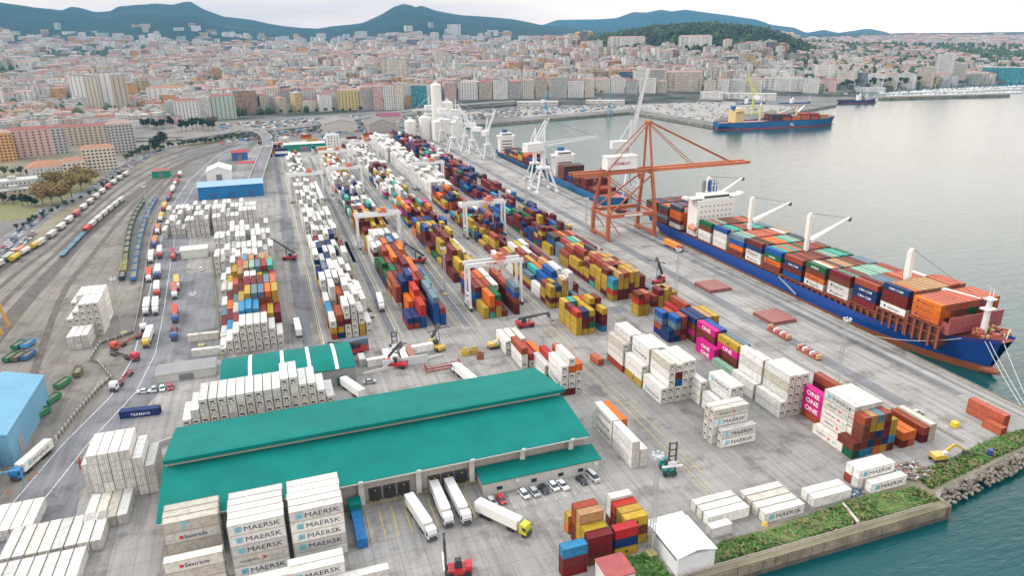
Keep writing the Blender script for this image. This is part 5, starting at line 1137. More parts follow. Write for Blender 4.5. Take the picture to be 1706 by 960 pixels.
# reach stackers, lift trucks, excavators
def reach_stacker(g, rz, label, col=(.45, .03, .04), boom=rad(35), ext=13):
    o = tag(empty('reach_stacker', (g[0], g[1], .1), rz), label, 'reach stacker', 'reach stackers')
    b = MB(); b.box(0, 0, 1.5, 3.2, 7.6, 1.3); b.box(0, 3.4, 2.2, 3.0, 1.6, 1.4); b.build('chassis', 'glossy_paint', o, col); b = MB(); b.box(0, .6, 3.0, 1.7, 1.9, 1.8, top=.85); b.build('cab', 'glass_dark', o)
    for sx in (-1, 1):
        for sy in (-1, 1): link('wheel', WM[(.8, .6)], o, None, (sx*1.7, sy*2.6, .8))
    P = Vector((0, 3.2, 4.0)); d = Vector((0, -math.cos(boom), math.sin(boom))); b = MB(); b.beam(P, P+d*8.5, .9, 1.0); b.beam(P+d*8, P+d*ext, .65, .75); bm_ = b.build('boom', 'steel_dark', o)
    b = MB(); b.cyl((-.7, -1.5, 2.2), P+d*6+Vector((-.7, 0, -.3)), .16, .16, 6); b.cyl((.7, -1.5, 2.2), P+d*6+Vector((.7, 0, -.3)), .16, .16, 6); b.build('hydraulic_ram', 'steel_dark', o)
    e = P+d*ext; b = MB(); b.box(e.x, e.y, e.z-1.1, 1.2, 1.2, 1.6); b.box(e.x, e.y, e.z-2.0, 9.0, .5, .4); b.box(e.x-4.4, e.y, e.z-2.1, .4, 1.6, .5); b.box(e.x+4.4, e.y, e.z-2.1, .4, 1.6, .5); b.build('spreader', 'paint', o, (.12, .12, .13)); return o
reach_stacker(G(483, 433), rad(-110), 'dark red reach stacker with long boom left of the mixed block', ext=15); reach_stacker(G(698, 438), rad(-115), 'reach stacker with dark boom right of the orange block'); reach_stacker(G(1097, 472), rad(-60), 'reach stacker with raised dark boom near the yellow block by the quay', boom=rad(58), ext=12)
reach_stacker(G(590, 590), rad(-90), 'red and black reach stacker behind the repair bay', boom=rad(10)); reach_stacker(G(662, 612), rad(60), 'red lift machine beside the repair bay', boom=rad(50), ext=8, col=(.5, .02, .03)); reach_stacker(G(875, 545), rad(90), 'maroon terminal machine with spreaders in front of the yellow stack', boom=rad(4), ext=14)
reach_stacker(G(728, 582), rad(20), 'yellow crane truck with dark boom by the excavator', col=(.55, .38, .05), boom=rad(55), ext=9)
def lift_truck(g, rz, label, col, h=11):
    o = tag(empty('container_lift_truck', (g[0], g[1], .1), rz), label, 'lift truck', 'mast lift trucks')
    b = MB(); b.box(0, .6, 1.4, 2.8, 5.4, 1.3); b.box(0, 2.7, 2.1, 2.6, 1.6, 1.1); b.build('chassis', 'glossy_paint', o, col); b = MB(); b.box(0, .3, 3.1, 1.6, 1.8, 1.9, top=.8); b.build('cab', 'glass_dark', o)
    for sx in (-1, 1):
        for sy in (-1, 1): link('wheel', WM[(.8, .6)], o, None, (sx*1.5, .4+sy*2.0, .8))
    b = MB(); b.beam((-1.0, -2.6, .4), (-1.0, -2.6, h), .35, .55); b.beam((1.0, -2.6, .4), (1.0, -2.6, h), .35, .55)
    for k in range(6): b.beam((-1, -2.6, 1+k*(h-1)/5.2), (1, -2.6, 1+k*(h-1)/5.2), .3, .3)
    b.build('mast', 'steel_dark', o); b = MB(); b.box(0, -3.1, h*.35, 6.0, .35, .5); b.box(0, -3.0, h*.35+.8, 2.4, .3, 1.4); b.build('spreader', 'paint', o, (.75, .78, .78) if h < 12 else (.1, .1, .1)); return o
lift_truck(G(1112, 788), rad(-10), 'teal lift truck with tall black mast in the open yard', (.0, .25, .23), 11.5); lift_truck(G(762, 957), rad(-100), 'red lift truck with black mast and white cab at the bottom edge', (.5, .03, .04), 11); lift_truck(G(657, 588), rad(0), 'black mast lift truck beside the half box in the repair area', (.06, .07, .08), 10); lift_truck(G(615, 528), rad(0), 'yellow lift truck beside the mixed block', (.55, .36, .03), 4)
def excavator(g, rz, label, col=(.62, .40, .06)):
    o = tag(empty('excavator', (g[0], g[1], .1), rz), label, 'excavator', 'yellow excavators')
    for sx in (-1, 1):
        b = MB(); b.box(sx*1.2, 0, .5, .7, 4.2, 1.0, top=.85); b.build('crawler_track', 'rubber', o)
    b = MB(); b.box(0, .4, 1.7, 2.8, 3.6, 1.3); b.build('upper_body', 'glossy_paint', o, col); b = MB(); b.box(-.8, -.8, 2.5, 1.1, 1.5, 1.7, top=.9); b.build('cab', 'paint', o, (.7, .7, .66))
    b = MB(); b.beam((.3, -1.2, 1.9), (.3, -4.6, 4.6), .55, .7); b.beam((.3, -4.6, 4.6), (.3, -8.0, 2.6), .45, .5); b.build('arm', 'glossy_paint', o, col); b = MB(); b.box(.3, -8.3, 1.7, 1.2, .9, 1.1, top=.7); b.build('bucket', 'steel_dark', o); return o
excavator(G(1563, 768), rad(80), 'yellow excavator at the quay corner, arm reaching right'); excavator(G(822, 580), rad(95), 'yellow excavator with reaching arm in the repair area')
# red frames, hatch covers, skips and other yard things
def frame_rack(g, rz, L_, label, col=(.4, .05, .05), h=2.6, name='steel_frame'):
    o = tag(empty(name, (g[0], g[1], .1), rz), label, 'frame', None)
    b = MB()
    for sy in (0, 2.4): b.beam((0, sy, .3), (L_, sy, .3), .25, .35); b.beam((0, sy, h*.5), (L_, sy, h*.5), .18)
    b.build('rail', 'paint', o, col); 
    for x in (0, L_):
        b = MB(); b.beam((x, 0, 0), (x, 0, h), .3); b.beam((x, 2.4, 0), (x, 2.4, h), .3); b.beam((x, 0, h), (x, 2.4, h), .25); b.build('end_post', 'paint', o, col)
    return o
frame_rack(G(711, 622), rad(3), 13, 'red steel flat rack frame in front of the white box'); frame_rack(G(134, 782), rad(8), 12, 'red steel frame beside the white block left of the warehouse')
hc_ = [(1160, 479, 1215, 480), (1254, 530, 1326, 532)]
for i, (a, b_, c_, d_) in enumerate(hc_):
    p0, p1 = G(a, b_), G(c_, d_+0); o = tag(empty('hatch_cover', ((p0.x+p1.x)/2, (p0.y+p1.y)/2, .1)), ['rust red ship hatch cover lying on the quay, upper one', 'rust red ship hatch cover lying on the quay, lower one'][i], 'hatch cover', 'hatch covers on the quay'); 
    for k in range(2):
        b = MB(); b.box(0, 0, .45+k*.75, 12.5-k*.3, 13.5-k*.3, .6); b.build('cover_panel', 'paint', o, (.30, .10, .08))
    b = MB()
    for k in range(5): b.box(-5+k*2.5, 0, 1.55, .12, 12.6, .1)
    b.build('stiffener', 'paint', o, (.22, .07, .06))
for i, (a, b_, L_) in enumerate(((1262, 553, 12), (1308, 585, 11))):
    g = G(a, b_); o = tag(empty('tank_cradle', (g.x+6, g.y-12, .1)), ['cream and red lashing rack on the quay road, upper one', 'cream and red lashing rack on the quay road, lower one'][i], 'rack', 'lashing racks')
    b = MB(); b.box(0, 6, .5, 2.4, L_, .8); b.build('base', 'paint', o, (.4, .1, .07)); b = MB(); b.box(0, .6, 1.5, 2.4, .8, 1.6); b.box(0, L_-.2, 1.5, 2.4, .8, 1.6); b.build('end_frame', 'paint', o, (.55, .4, .18))
    for k in range(5):
        b = MB(); b.box(0, 2.2+k*2.0, 1.5, 2.2, .8, 1.3); b.build('stored_part', 'paint', o, (.72, .72, .7) if k % 2 else (.5, .1, .1))
def skip_(g, rz, L_, w_, label, col, fill=(.2, .17, .12), h=1.7, name='waste_skip', cat='skip'):
    o = tag(empty(name, (g[0], g[1], .1), rz), label, cat, 'skips and open wagons' if name == 'waste_skip' else 'railway wagons'); b = MB()
    b.box(-w_/2+.08, L_/2, h/2+.5, .16, L_, h); b.box(w_/2-.08, L_/2, h/2+.5, .16, L_, h); b.box(0, .08, h/2+.5, w_-.34, .16, h); b.box(0, L_-.08, h/2+.5, w_-.34, .16, h); b.box(0, L_/2, .55, w_-.34, L_-.34, .1); b.build('body', 'paint', o, col)
    b = MB(); b.box(0, L_/2, h*.55+.4, w_-.4, L_-.4, h*.5); b.build('load', 'earth', o)
    b = MB(); n = 4 if L_ > 8 else 2
    for k in range(n):
        yy = 1.2+k*(L_-2.4)/(n-1); b.box(0, yy, .35, w_*.8, .8, .5)
    b.build('bogie', 'steel_dark', o); return o
sk = [(58, 700, -.42, 'lowest of three green skips beside the light blue shed', (.03, .2, .08)), (77, 675, -.42, 'middle of three green skips beside the light blue shed', (.03, .2, .08)), (95, 648, -.42, 'farthest of three green skips beside the light blue shed', (.04, .2, .09)), (128, 628, .05, 'lone rusty green skip in the rail yard', (.14, .13, .05)),
      (10, 603, -.3, 'green skip, left of front three by the shed', (.02, .17, .10)), (24, 602, -.3, 'brown skip, middle of front three by the shed', (.12, .12, .08)), (40, 600, -.3, 'blue skip with moss load, right of front three', (.05, .14, .32)), (24, 582, -.3, 'green skip behind the front three', (.02, .18, .1)), (40, 580, -.3, 'blue skip behind the front three', (.07, .3, .6))]
for px, py, rz, lb, cc in sk: skip_(G(px, py+3), rz, 6.4, 2.6, lb, cc)
skip_(G(97, 893), rad(-82), 6, 2.3, 'blue skip between two groups of white boxes', (.03, .12, .35))
g = G(605, 915); o = tag(empty('open_container', (g.x, g.y, .1)), 'long blue open topped container at the left of the docks', 'container', None); b = MB(); b.box(0, 6, 1.4, 2.5, 12, 2.6); b.build('body', 'container_paint', o, (.02, .16, .42)); b = MB(); b.box(0, 13.6, 2.2, 3.2, 3.4, 4.2); b.build('green_booth', 'green_roof', o)
b = MB(); g = G(1590, 712); b.box(0, 0, .9, 1.8, 1.8, 1.6); o = b.build('yellow_counterweight', 'paint', None, (.7, .55, .02), False, (g.x, g.y, .1)); tag(o, 'yellow concrete block standing alone on the quay', 'block')
b = MB(); g = G(1648, 760); b.cyl((0, 0, 0), (0, 0, 1.8), .7, .7, 12); b.cyl((0, 0, 1.8), (0, 0, 2.0), .75, .75, 12); o = b.build('blue_drum', 'paint', None, (.03, .06, .28), False, (g.x, g.y, .1)); tag(o, 'dark blue drum at the edge of the quay corner', 'drum')
# rubbish heap, pipes
r = random.Random(9); b = MB(); g = G(1508, 805)
for i in range(110):
    b.col = r.choice([(.5, .5, .48), (.2, .16, .12), (.3, .25, .2), (.1, .1, .12), (.35, .12, .08), (.6, .6, .62)]); b.box(155.5+r.uniform(0, 9), 118+r.uniform(0, 7), .3+r.random()*.3, r.uniform(.3, 2), r.uniform(.2, .7), r.uniform(.2, .7), r.uniform(0, 3))
for i in range(50):
    b.col = r.choice([(.5, .5, .48), (.2, .16, .12), (.3, .25, .2), (.05, .15, .3)]); b.box(134.5+r.uniform(0, 5.5), 118.2+r.uniform(0, 3), .35, r.uniform(.3, 1.3), r.uniform(.2, .7), r.uniform(.3, .8), r.uniform(0, 3))
tag(b.build('scrap_debris', 'paint_mass', colattr=True), 'grey and brown scrap lying around the white stack on the bank', None, None, 'stuff')
b = MB(); a, c_ = G(1404, 842), G(1430, 874); b.cyl((0, 0, .5), (c_-a)+Vector((0, 0, .4)), .35, .5, 10); o = b.build('drain_pipe', 'paint', None, (.55, .48, .42), False, a); tag(o, 'pale pipe running across the grass to the sea wall', 'pipe')
b = MB(); g = G(1272, 874); b.cyl((0, 0, 0), (0, 0, .9), .9, .5, 10); o = b.build('yellow_buoy', 'paint', None, (.6, .42, .08), False, (g.x, g.y-.5, .1)); tag(o, 'yellow buoy lying at the corner of the lettered white box', 'buoy')
# ------------------------------------------------------------------ railway wagons
def wagon(path_i, start, n, L_, col, kind, lab, gap=1.2):
    fine = FT[path_i]; acc = [0]
    for i in range(1, len(fine)): acc.append(acc[-1]+(fine[i]-fine[i-1]).length)
    def pt(s_):
        s_ = max(0, min(acc[-1]-.01, s_)); k = max(i for i in range(len(acc)) if acc[i] <= s_); t_ = (s_-acc[k])/max(1e-6, acc[k+1]-acc[k]); return fine[k].lerp(fine[k+1], t_)
    if isinstance(start, tuple):
        gq = G(*start); start = acc[min(range(len(fine)), key=lambda q_: (fine[q_]-Vector((gq.x, gq.y, 0))).length)]
    for i in range(n):
        s0 = start+i*(L_+gap); a, c_ = pt(s0), pt(s0+L_); d = c_-a; rz = math.atan2(d.y, d.x)-math.pi/2
        cc = col[i % len(col)] if isinstance(col, list) else col
        lb = '%s wagon, %s from the near end of %s' % (cc[1], ordw(i), lab)
        if kind == 'open': o = skip_((a.x, a.y), rz, L_, 2.8, lb, cc[0], h=1.9, name='railway_wagon', cat='wagon')
        else:
            o = tag(empty('railway_wagon', (a.x, a.y, .1), rz), lb, 'wagon', 'railway wagons'); b = MB()
            if kind == 'tank': b.cyl((0, .5, 2.5), (0, L_-.5, 2.5), 1.45, 1.45, 14)
            elif kind == 'hopper': b.profile([(.3, 3.6), (L_-.3, 3.6), (L_-2.2, 1.2), (2.2, 1.2)], 'x', -1.4, 1.4)
            else: b.box(0, L_/2, 1.35, 2.6, L_, .35)
            b.build('body', 'paint', o, cc[0]); b = MB(); b.box(0, L_/2, 1.05, 1.2, L_, .3); b.box(0, 2, .5, 2.0, 2.2, .8); b.box(0, L_-2, .5, 2.0, 2.2, .8); b.build('underframe', 'steel_dark', o)
wagon(7, 6, 15, 13, ((.04, .2, .45), 'blue open'), 'open', 'the blue wagon line')
wagon(8, 2, 3, 11, [((.02, .05, .09), 'dark blue'), ((.5, .45, .04), 'yellow'), ((.35, .4, .1), 'lime')], 'open', 'the dark wagon line'); wagon(8, 38, 12, 13, ((.02, .09, .06), 'dark green open'), 'open', 'the long green wagon line')
wagon(4, (103, 430), 4, 14, ((.05, .17, .25), 'blue flat'), 'flat', 'the mid yard train'); wagon(4, (142, 389), 1, 14, ((.5, .05, .04), 'red'), 'hopper', 'the mid yard train centre'); wagon(4, (152, 380), 6, 14, ((.5, .5, .48), 'pale grey'), 'hopper', 'the mid yard train far part')
wagon(1, (26, 436), 3, 10, [((.6, .4, .03), 'yellow'), ((.6, .58, .55), 'white'), ((.6, .4, .03), 'yellow')], 'tank', 'the left tank train', 3); wagon(1, (55, 417), 13, 13, [((.62, .6, .57), 'pale'), ((.55, .52, .5), 'grey'), ((.64, .62, .6), 'white'), ((.64, .62, .6), 'white'), ((.5, .12, .1), 'red')], 'hopper', 'the far hopper train', 7)
wagon(0, (-30, 480), 4, 12, [((.5, .2, .1), 'orange'), ((.6, .58, .55), 'white'), ((.3, .4, .3), 'green')], 'hopper', 'the nearest left train', 2)
o = tag(empty('rail_portal_crane', G(-10, 560)), 'orange legged rail portal crane cut by the left edge', 'gantry crane'); b = MB(); b.beam((3, 0, 0), (1.5, 0, 14), .9); b.beam((3, 9, 0), (1.5, 9, 14), .9); b.build('leg', 'paint', o, (.65, .35, .08)); b = MB(); b.beam((1.5, -2, 14), (1.5, 11, 14), 1.1); b.beam((1.5, 4, 14), (-14, 4, 14), 1.2); b.build('beam', 'paint', o, (.65, .4, .1))
o = tag(empty('blue_gate_frame', G(20, 812)), 'blue gate frame with orange cones near the left road', 'gate'); b = MB()
for x in (-3, 3): b.beam((x, 0, 0), (x, 0, 5), .25)
b.beam((-3, 0, 5), (3, 0, 5), .25); b.build('frame', 'paint', o, (.1, .35, .6))
for i, (px, py) in enumerate(((62, 790), (14, 822), (50, 800))):
    b = MB(); b.cyl((0, 0, .05), (0, 0, .9), .28, .05, 8); b.box(0, 0, .04, .6, .6, .08); o = b.build('traffic_cone', 'paint', None, (.7, .15, .03), False, G(px, py, .1)); tag(o, ['orange cone beside the trailer wheels', 'orange cone left of the blue gate frame', 'orange cone right of the blue gate frame'][i], 'cone')
for i, (px, py, s_) in enumerate(((775, 592, 1.4), (790, 590, 1.5), (800, 598, 1.2))):
    b = MB(); b.box(0, 0, 1, 2.2*s_, 1.6, 2.0); b.beam((-2, 0, 2.4), (2, 0, 2.4), .3); b.box(0, 0, 2.9, 1.2, 1, .6); o = b.build('spreader_frame', 'paint', None, ((.6, .42, .05), (.45, .3, .06), (.3, .08, .05))[i], False, G(px, py, .1)); tag(o, ['yellow spreader frame at the end of the white box', 'tan spreader frame second from the white box', 'brown spreader frame farthest from the white box'][i], 'spreader')
b = MB(); r = random.Random(12)
for i in range(14): x = 173+i*.0+r.uniform(-.5, .5)
for i in range(16):
    g = Vector((174+r.uniform(-1, 1), 300+i*8.2, .1)); m_ = MB(); m_.box(0, 0, .5, 1.2, 2.4, .5); m_.beam((-.5, -1, .7), (-.5, 1, 1.6), .15); m_.beam((.5, -1, .7), (.5, 1, 1.6), .15)
    if i % 3 == 0: o = m_.build('chassis_dolly', 'paint', None, (.28, .07, .06), False, g, r.uniform(-.4, .4)); tag(o, 'small red-brown dolly, %s along the apron line from the near end' % ordw(i//3), 'dolly', 'dollies by the apron')
# ------------------------------------------------------------------ ships
def hull(name, L_, B, D, draft, parent, col_top, col_low, boot=1.6, sheer=4.0, bulb=True, stern=.75, nst=40):
    """local: bow at -Y (y=0), stern at y=L, keel at z=-draft, deck z=D; centre line x=0"""
    rows = []; zs = [-draft, -draft*.5, -.2, boot, (boot+D)/2, 1.0]
    up, lo = MB(), MB()
    def half(y, f):       # half breadth at station y (0..L) and height fraction
        t_ = y/L_; ent = .24 if f > .8 else .24+.12*(1-f)
        e = min(1, max(0, (t_+.012*f)/ent)); bow = math.sin(e*math.pi/2)**(1.05-.45*f)
        st = 1 if t_ < .88 else 1-(1-(stern if f > .5 else stern*.35))*((t_-.88)/.12)**1.6
        return B/2*bow*st
    st_ = [L_*((i/nst)**1.5 if i < nst else 1) for i in range(nst+1)]
    lev = [(-draft, .0), (-draft*.4, .22), (0, .4), (boot, .5), (boot+(D-boot)*.5, .75), (D, 1.0)]
    grid = []
    for i, y in enumerate(st_):
        sh = sheer*max(0, 1-y/(L_*.2))**1.4; row = []
        for z, f in lev:
            hb = half(y, f); rake = (1-f)*L_*.035*max(0, 1-y/(L_*.1)); zz = z+(sh if f == 1.0 else sh*.5 if f == .75 else 0)
            row.append((hb, y+rake, zz))
        grid.append(row)
    for sx in (-1, 1):
        for i in range(nst):
            for j in range(len(lev)-1):
                q = [grid[i][j], grid[i+1][j], grid[i+1][j+1], grid[i][j+1]]; q = [(a*sx, b_, c_) for a, b_, c_ in q]
                (up if j >= 3 else lo).add(q, [(0, 1, 2, 3) if sx < 0 else (3, 2, 1, 0)])
    for j in range(len(lev)-1):
        a, b_ = grid[nst][j], grid[nst][j+1]; (up if j >= 3 else lo).add([(-a[0], a[1], a[2]), (a[0], a[1], a[2]), (b_[0], b_[1], b_[2]), (-b_[0], b_[1], b_[2])], [(0, 1, 2, 3)])
    h_ = up.build('hull', 'paint', parent, col_top)
    if bulb:
        for k in range(5): lo.cyl((0, 9+L_*.02-k*2.6, .9+k*.2), (0, 9+L_*.02-(k+1)*2.6, .9+(k+1)*.2), [2.7, 2.6, 2.4, 2.0, 1.5][k], [2.6, 2.4, 2.0, 1.5, .6][k], 12, k == 4)
    lo.build('lower_hull', 'paint', h_, col_low)
    dk = MB()
    for i in range(nst):
        a, b_ = grid[i][-1], grid[i+1][-1]; dz = -1.1 if i < nst else 0
        dk.add([(-a[0]+.1, a[1], a[2]+dz), (a[0]-.1, a[1], a[2]+dz), (b_[0]-.1, b_[1], b_[2]+dz), (-b_[0]+.1, b_[1], b_[2]+dz)], [(0, 1, 2, 3)])
    return h_, dk, grid
def deck_crane(parent, x, y, z0, h, az, L_, el, col=(.80, .79, .74), pm=(.80, .78, .70)):
    o = empty('deck_crane', (x, y, z0), 0); o.parent = parent
    b = MB(); b.cyl((0, 0, 0), (0, 0, h*.62), 1.35, 1.15, 12); b.box(0, 0, h*.8, 2.0, 2.3, h*.4); b.box(0, 0, h+.5, 1.3, 1.5, 1.0); b.build('pedestal', 'paint', o, col)
    d = Vector((math.sin(az)*math.cos(el), math.cos(az)*math.cos(el), math.sin(el))); P = Vector((0, 0, h*.55))+Vector((d.x, d.y, 0)).normalized()*1.6; sd_ = Vector((d.y, -d.x, 0)).normalized()
    b = MB(); b.add([P+sd_*1.5-Vector((0, 0, .8)), P-sd_*1.5-Vector((0, 0, .8)), P-sd_*1.5+Vector((0, 0, .8)), P+sd_*1.5+Vector((0, 0, .8)), P+d*L_+sd_*.5-Vector((0, 0, .4)), P+d*L_-sd_*.5-Vector((0, 0, .4)), P+d*L_-sd_*.5+Vector((0, 0, .4)), P+d*L_+sd_*.5+Vector((0, 0, .4))], [(0, 1, 2, 3), (7, 6, 5, 4), (0, 4, 5, 1), (1, 5, 6, 2), (2, 6, 7, 3), (3, 7, 4, 0)]); b.build('jib', 'paint', o, (.82, .82, .80))
    b = MB(); b.beam((0, 0, h+1), P+d*L_, .12); b.beam((.5, 0, h+.8), P+d*L_, .12); b.build('hoist_rope', 'steel_dark', o); b = MB(); b.box(*(P+d*(L_+.4)-Vector((0, 0, .8))), 1.3, 1.3, 1.9); b.build('hook_block', 'steel_dark', o)
    return o
# -- the big blue ship
SX, SY, SL, SB = 242.6, 158.5, 235.0, 31.0
DKZ = 5.2
ship = tag(empty('container_ship', (SX, SY, WATER_Z)), 'large blue container ship with rust red lower hull, loaded with coloured boxes at the quay', 'ship')
h_, dk, grid = hull('ship', SL, SB, DKZ-WATER_Z, 4.5, ship, (.010, .06, .29), (.26, .085, .035), boot=3.0, sheer=7.2)
dk.build('deck', 'paint', ship, (.30, .07, .05))
def sp(b, name, col, parent=ship, mat='paint'):
    b.v = [(p[0]-SX, p[1]-SY, p[2]-WATER_Z) for p in b.v]; return b.build(name, mat, parent, col)
b = MB(); b.box(SX+.5, 172.4, 13.6, 27, .5, 6.6); b.box(SX-12.8, 175, 12.5, .6, 6, 4.5); bw_ = sp(b, 'breakwater', (.32, .085, .08))
b = MB()
for i in range(9):
    for k in range(2): b.box(SX-9+i*2.4, 172.1, 12.2+k*2.4, .35, .2, .45)
sp(b, 'breakwater_opening', (.1, .03, .03), bw_)
b = MB(); r = random.Random(4)
for i in range(26): b.box(SX+r.uniform(-7, 7), 162+r.uniform(0, 8.5), 11.9+.3, r.uniform(.6, 2.2), r.uniform(.5, 1.6), r.uniform(.5, 1.5), r.uniform(0, 3))
sp(b, 'mooring_winch', (.38, .10, .06)); b = MB()
for i in range(10): qx, qy = SX+r.uniform(-6, 6), 161.5+r.uniform(0, 8); b.cyl((qx, qy, 11.5), (qx, qy, 12.9), .4, .4, 8)
sp(b, 'bollards', (.5, .4, .15))
b = MB(); b.cyl((SX, 168.5, 11), (SX, 168.5, 24), 1.25, .9, 12); b.box(SX, 168.5, 20.5, 4.6, 3.4, .5); b.box(SX, 168.5, 24.3, 3.6, 3, .5); b.beam((SX-1, 168.5, 24), (SX-1, 168.5, 29), .2); b.beam((SX+1, 168.5, 24), (SX+1, 168.5, 28), .2); sp(b, 'foremast', (.78, .76, .74))
b = MB(); b.beam((SX, 159.6, 12), (SX, 159.0, 16), .35); sp(b, 'jackstaff', (.8, .8, .8))
t_ = link('lettering', text_mesh('lettering', 'CMA CGM', 'lettering_white', 1.6, bold=.02), h_); t_.location = (-13.0, 24, 9.4); t_.rotation_euler = (rad(80), 0, rad(-75))
# deck structures and cargo bays
baseZ = [13.2, 11.0, 8.6, 7.4, 6.9, 6.6, 6.4, 6.2, 6.0, 5.9, 5.9]
rustc = (.28, .075, .035)
nearcols = ['OOO', 'wRRB', 'RCBBC'[:4]+'O', 'wwRR', 'wONGc', 'BRBCC', 'NOUBG'[:4]+'C', 'wSBR', 'NOOUS', 'wwWUb', 'wwNG']
nearcols = ['OOO', 'wRRB', 'RBBC', 'wwNR', 'wONG', 'URBC', 'NOGU', 'wwBR', 'NOUS', 'wwwU', 'wwNG']
palt = 'CRcOSGNCRWKAecT'
bayN = ['bay nearest the bow', 'second bay from the bow', 'third bay from the bow', 'fourth bay from the bow', 'fifth bay from the bow', 'sixth bay from the bow', 'seventh bay from the bow', 'eighth bay from the bow', 'ninth bay from the bow', 'tenth bay from the bow', 'last bay before the bridge']
for k in range(11):
    y0 = 175.6+k*14.55; bz = baseZ[k]; b = MB()
    for i in range(5):
        yy = y0-.9+i*3.5; b.box(SX-14.6, yy, (bz+DKZ)/2-.6, .6, .8, bz-DKZ+1.2)
    b.box(SX-14.5, y0+6, (bz+DKZ)/2, .3, 13.5, .3)
    b.box(SX, y0-1.1, bz-.9, 29.4, .8, 1.6); b.box(SX-13.4, y0+6, bz-.5, 3.0, 13.2, .5); b.box(SX, y0+6, bz-.35, 26, 12.6, .5); lb_ = sp(b, 'lashing_frame', rustc); b = MB(); b.box(SX, y0+6, (bz+DKZ)/2-.5, 27.4, 13.4, bz-DKZ+.2); sp(b, 'hatch_coaming', (.11, .035, .022), lb_)
    r = random.Random(60+k); nr = 11; hs = len(nearcols[k])
    for i in range(nr):
        x = SX-15.0+.5+1.22+i*2.72
        if k in (0,) and i == 0: s_ = nearcols[k]
        elif i == 0: s_ = nearcols[k]
        else:
            hh = hs if k != 3 or i < 1 else hs+1; hh = hs+(1 if (i > 6 and r.random() < .0) else 0); s_ = ''.join(r.choice(palt) for _ in range(hh))
            if k == 0: s_ = ''.join(r.choice('CNOKGOc') for _ in range(2))+'c'[0:1]; s_ = s_[:3]
            if r.random() < .55 and i > 1: s_ = s_[:-1]+prev
        prev = s_[-1]
        rw = 'quay side' if i == 0 else '%s row in' % ordw(i)
        colm(x, y0+6.1, s_, 0, False, 'ship cargo, '+bayN[k], rw, bz, door=True)
    OCCL.append((SX-15, SX+15, y0, y0+12, 0, bz))
for k in range(3):
    y0 = 352.2+k*14.4
    for i in range(11): colm(SX-13.5+i*2.72, y0+6.1, ('wROO' if k == 0 else 'NSR')+('C' if i % 3 else 'K') if i == 0 else ''.join(random.Random(k*20+i).choice('KORCNBS') for _ in range(4)), 0, False, 'ship cargo behind the bridge', '%s row' % ordw(i), 5.9, door=True)
# bridge
W8 = (.82, .82, .80)
dh = MB(); dh.box(SX+.4, 343.6, 15.5, 25.5, 9.5, 21); dh.box(SX+.4, 343.6, 27.4, 17.5, 8.5, 3.2); dk_h = sp(dh, 'deckhouse', W8)
b = MB(); b.box(SX+.4, 343.2, 27.1, 39, 6.0, .6); b.box(SX-18, 342.6, 27.8, 2.2, 5, 1.2); b.box(SX+18.8, 342.6, 27.8, 2.2, 5, 1.2); sp(b, 'bridge_wing', W8, dk_h)
b = MB(); b.box(SX+.4, 339.2, 27.9, 16.6, .2, 1.0); b.box(SX+.4, 338.7, 24.6, .1, .1, .1)
sp(b, 'bridge_window', (.03, .04, .05), dk_h)
for fl in range(5):
    for i in range(8):
        b = MB(); b.box(SX-9.6+i*2.8, 338.82, 10.5+fl*3.0, .8, .1, .7); sp(b, 'porthole', (.04, .05, .06), dk_h)
for i, dx in enumerate((-3.2, .6, 4.4)):
    b = MB(); b.cyl((SX+dx, 347.5, 28.8), (SX+dx, 347.5, 34.6), 1.25, 1.1, 12); b.cyl((SX+dx, 347.5, 34.6), (SX+dx, 347.5, 36), 1.0, .9, 12); f_ = sp(b, 'funnel', (.03, .08, .28) if i else (.2, .2, .2), dk_h)
b = MB(); b.beam((SX, 341, 29), (SX, 341, 38), .5); b.beam((SX-3, 341, 34), (SX+3, 341, 34), .3); b.box(SX, 341, 36, 2.4, .4, .4); b.cyl((SX-5, 342, 29), (SX-5, 342, 31), .8, .8, 8); sp(b, 'radar_mast', (.7, .68, .66), dk_h)
b = MB(); b.cyl((SX-13.6, 338, 9.5), (SX-13.6, 344, 10), 1.3, 1.3, 12); sp(b, 'lifeboat', (.75, .25, .12), dk_h)
b = MB()
for i in range(14): b.box(SX-14.3+(i % 3)*.8, 332.5+i*.9, 7+(i % 4)*1.6, .8, .6, 1.0, i)
sp(b, 'deck_machinery', (.6, .57, .52), dk_h)
deck_crane(ship, 0, 204.6-SY, 5-WATER_Z, 27.5, rad(168), 27, rad(1)); deck_crane(ship, 0, 263.2-SY, 5-WATER_Z, 29, rad(82), 28, rad(17)); deck_crane(ship, 0, 307.0-SY, 5-WATER_Z, 28, rad(82), 28, rad(15)); deck_crane(ship, 3, 352-SY, 5-WATER_Z, 31, rad(84), 27, rad(26))
b = MB(); a = Vector((SX-15.3, 262, 5)); b.beam(a, a+Vector((-2.0, -15, -3.6)), .9, .3); b.beam(a+Vector((-.4, 0, .6)), a+Vector((-2.4, -15, -3.0)), .1); o = sp(b, 'gangway', (.35, .38, .4))
def rope(name, a, c_, label, sag=1.5, rr_=.09):
    a, c_ = Vector(a), Vector(c_); b = MB(); pv = None
    for i in range(11):
        t_ = i/10; p = a.lerp(c_, t_)-Vector((0, 0, sag*4*t_*(1-t_)))-a
        if pv is not None: b.cyl(pv, p, rr_, rr_, 5)
        pv = p
    o = b.build(name, 'paint', None, (.68, .66, .6), False, a); tag(o, label, 'rope', 'mooring ropes')
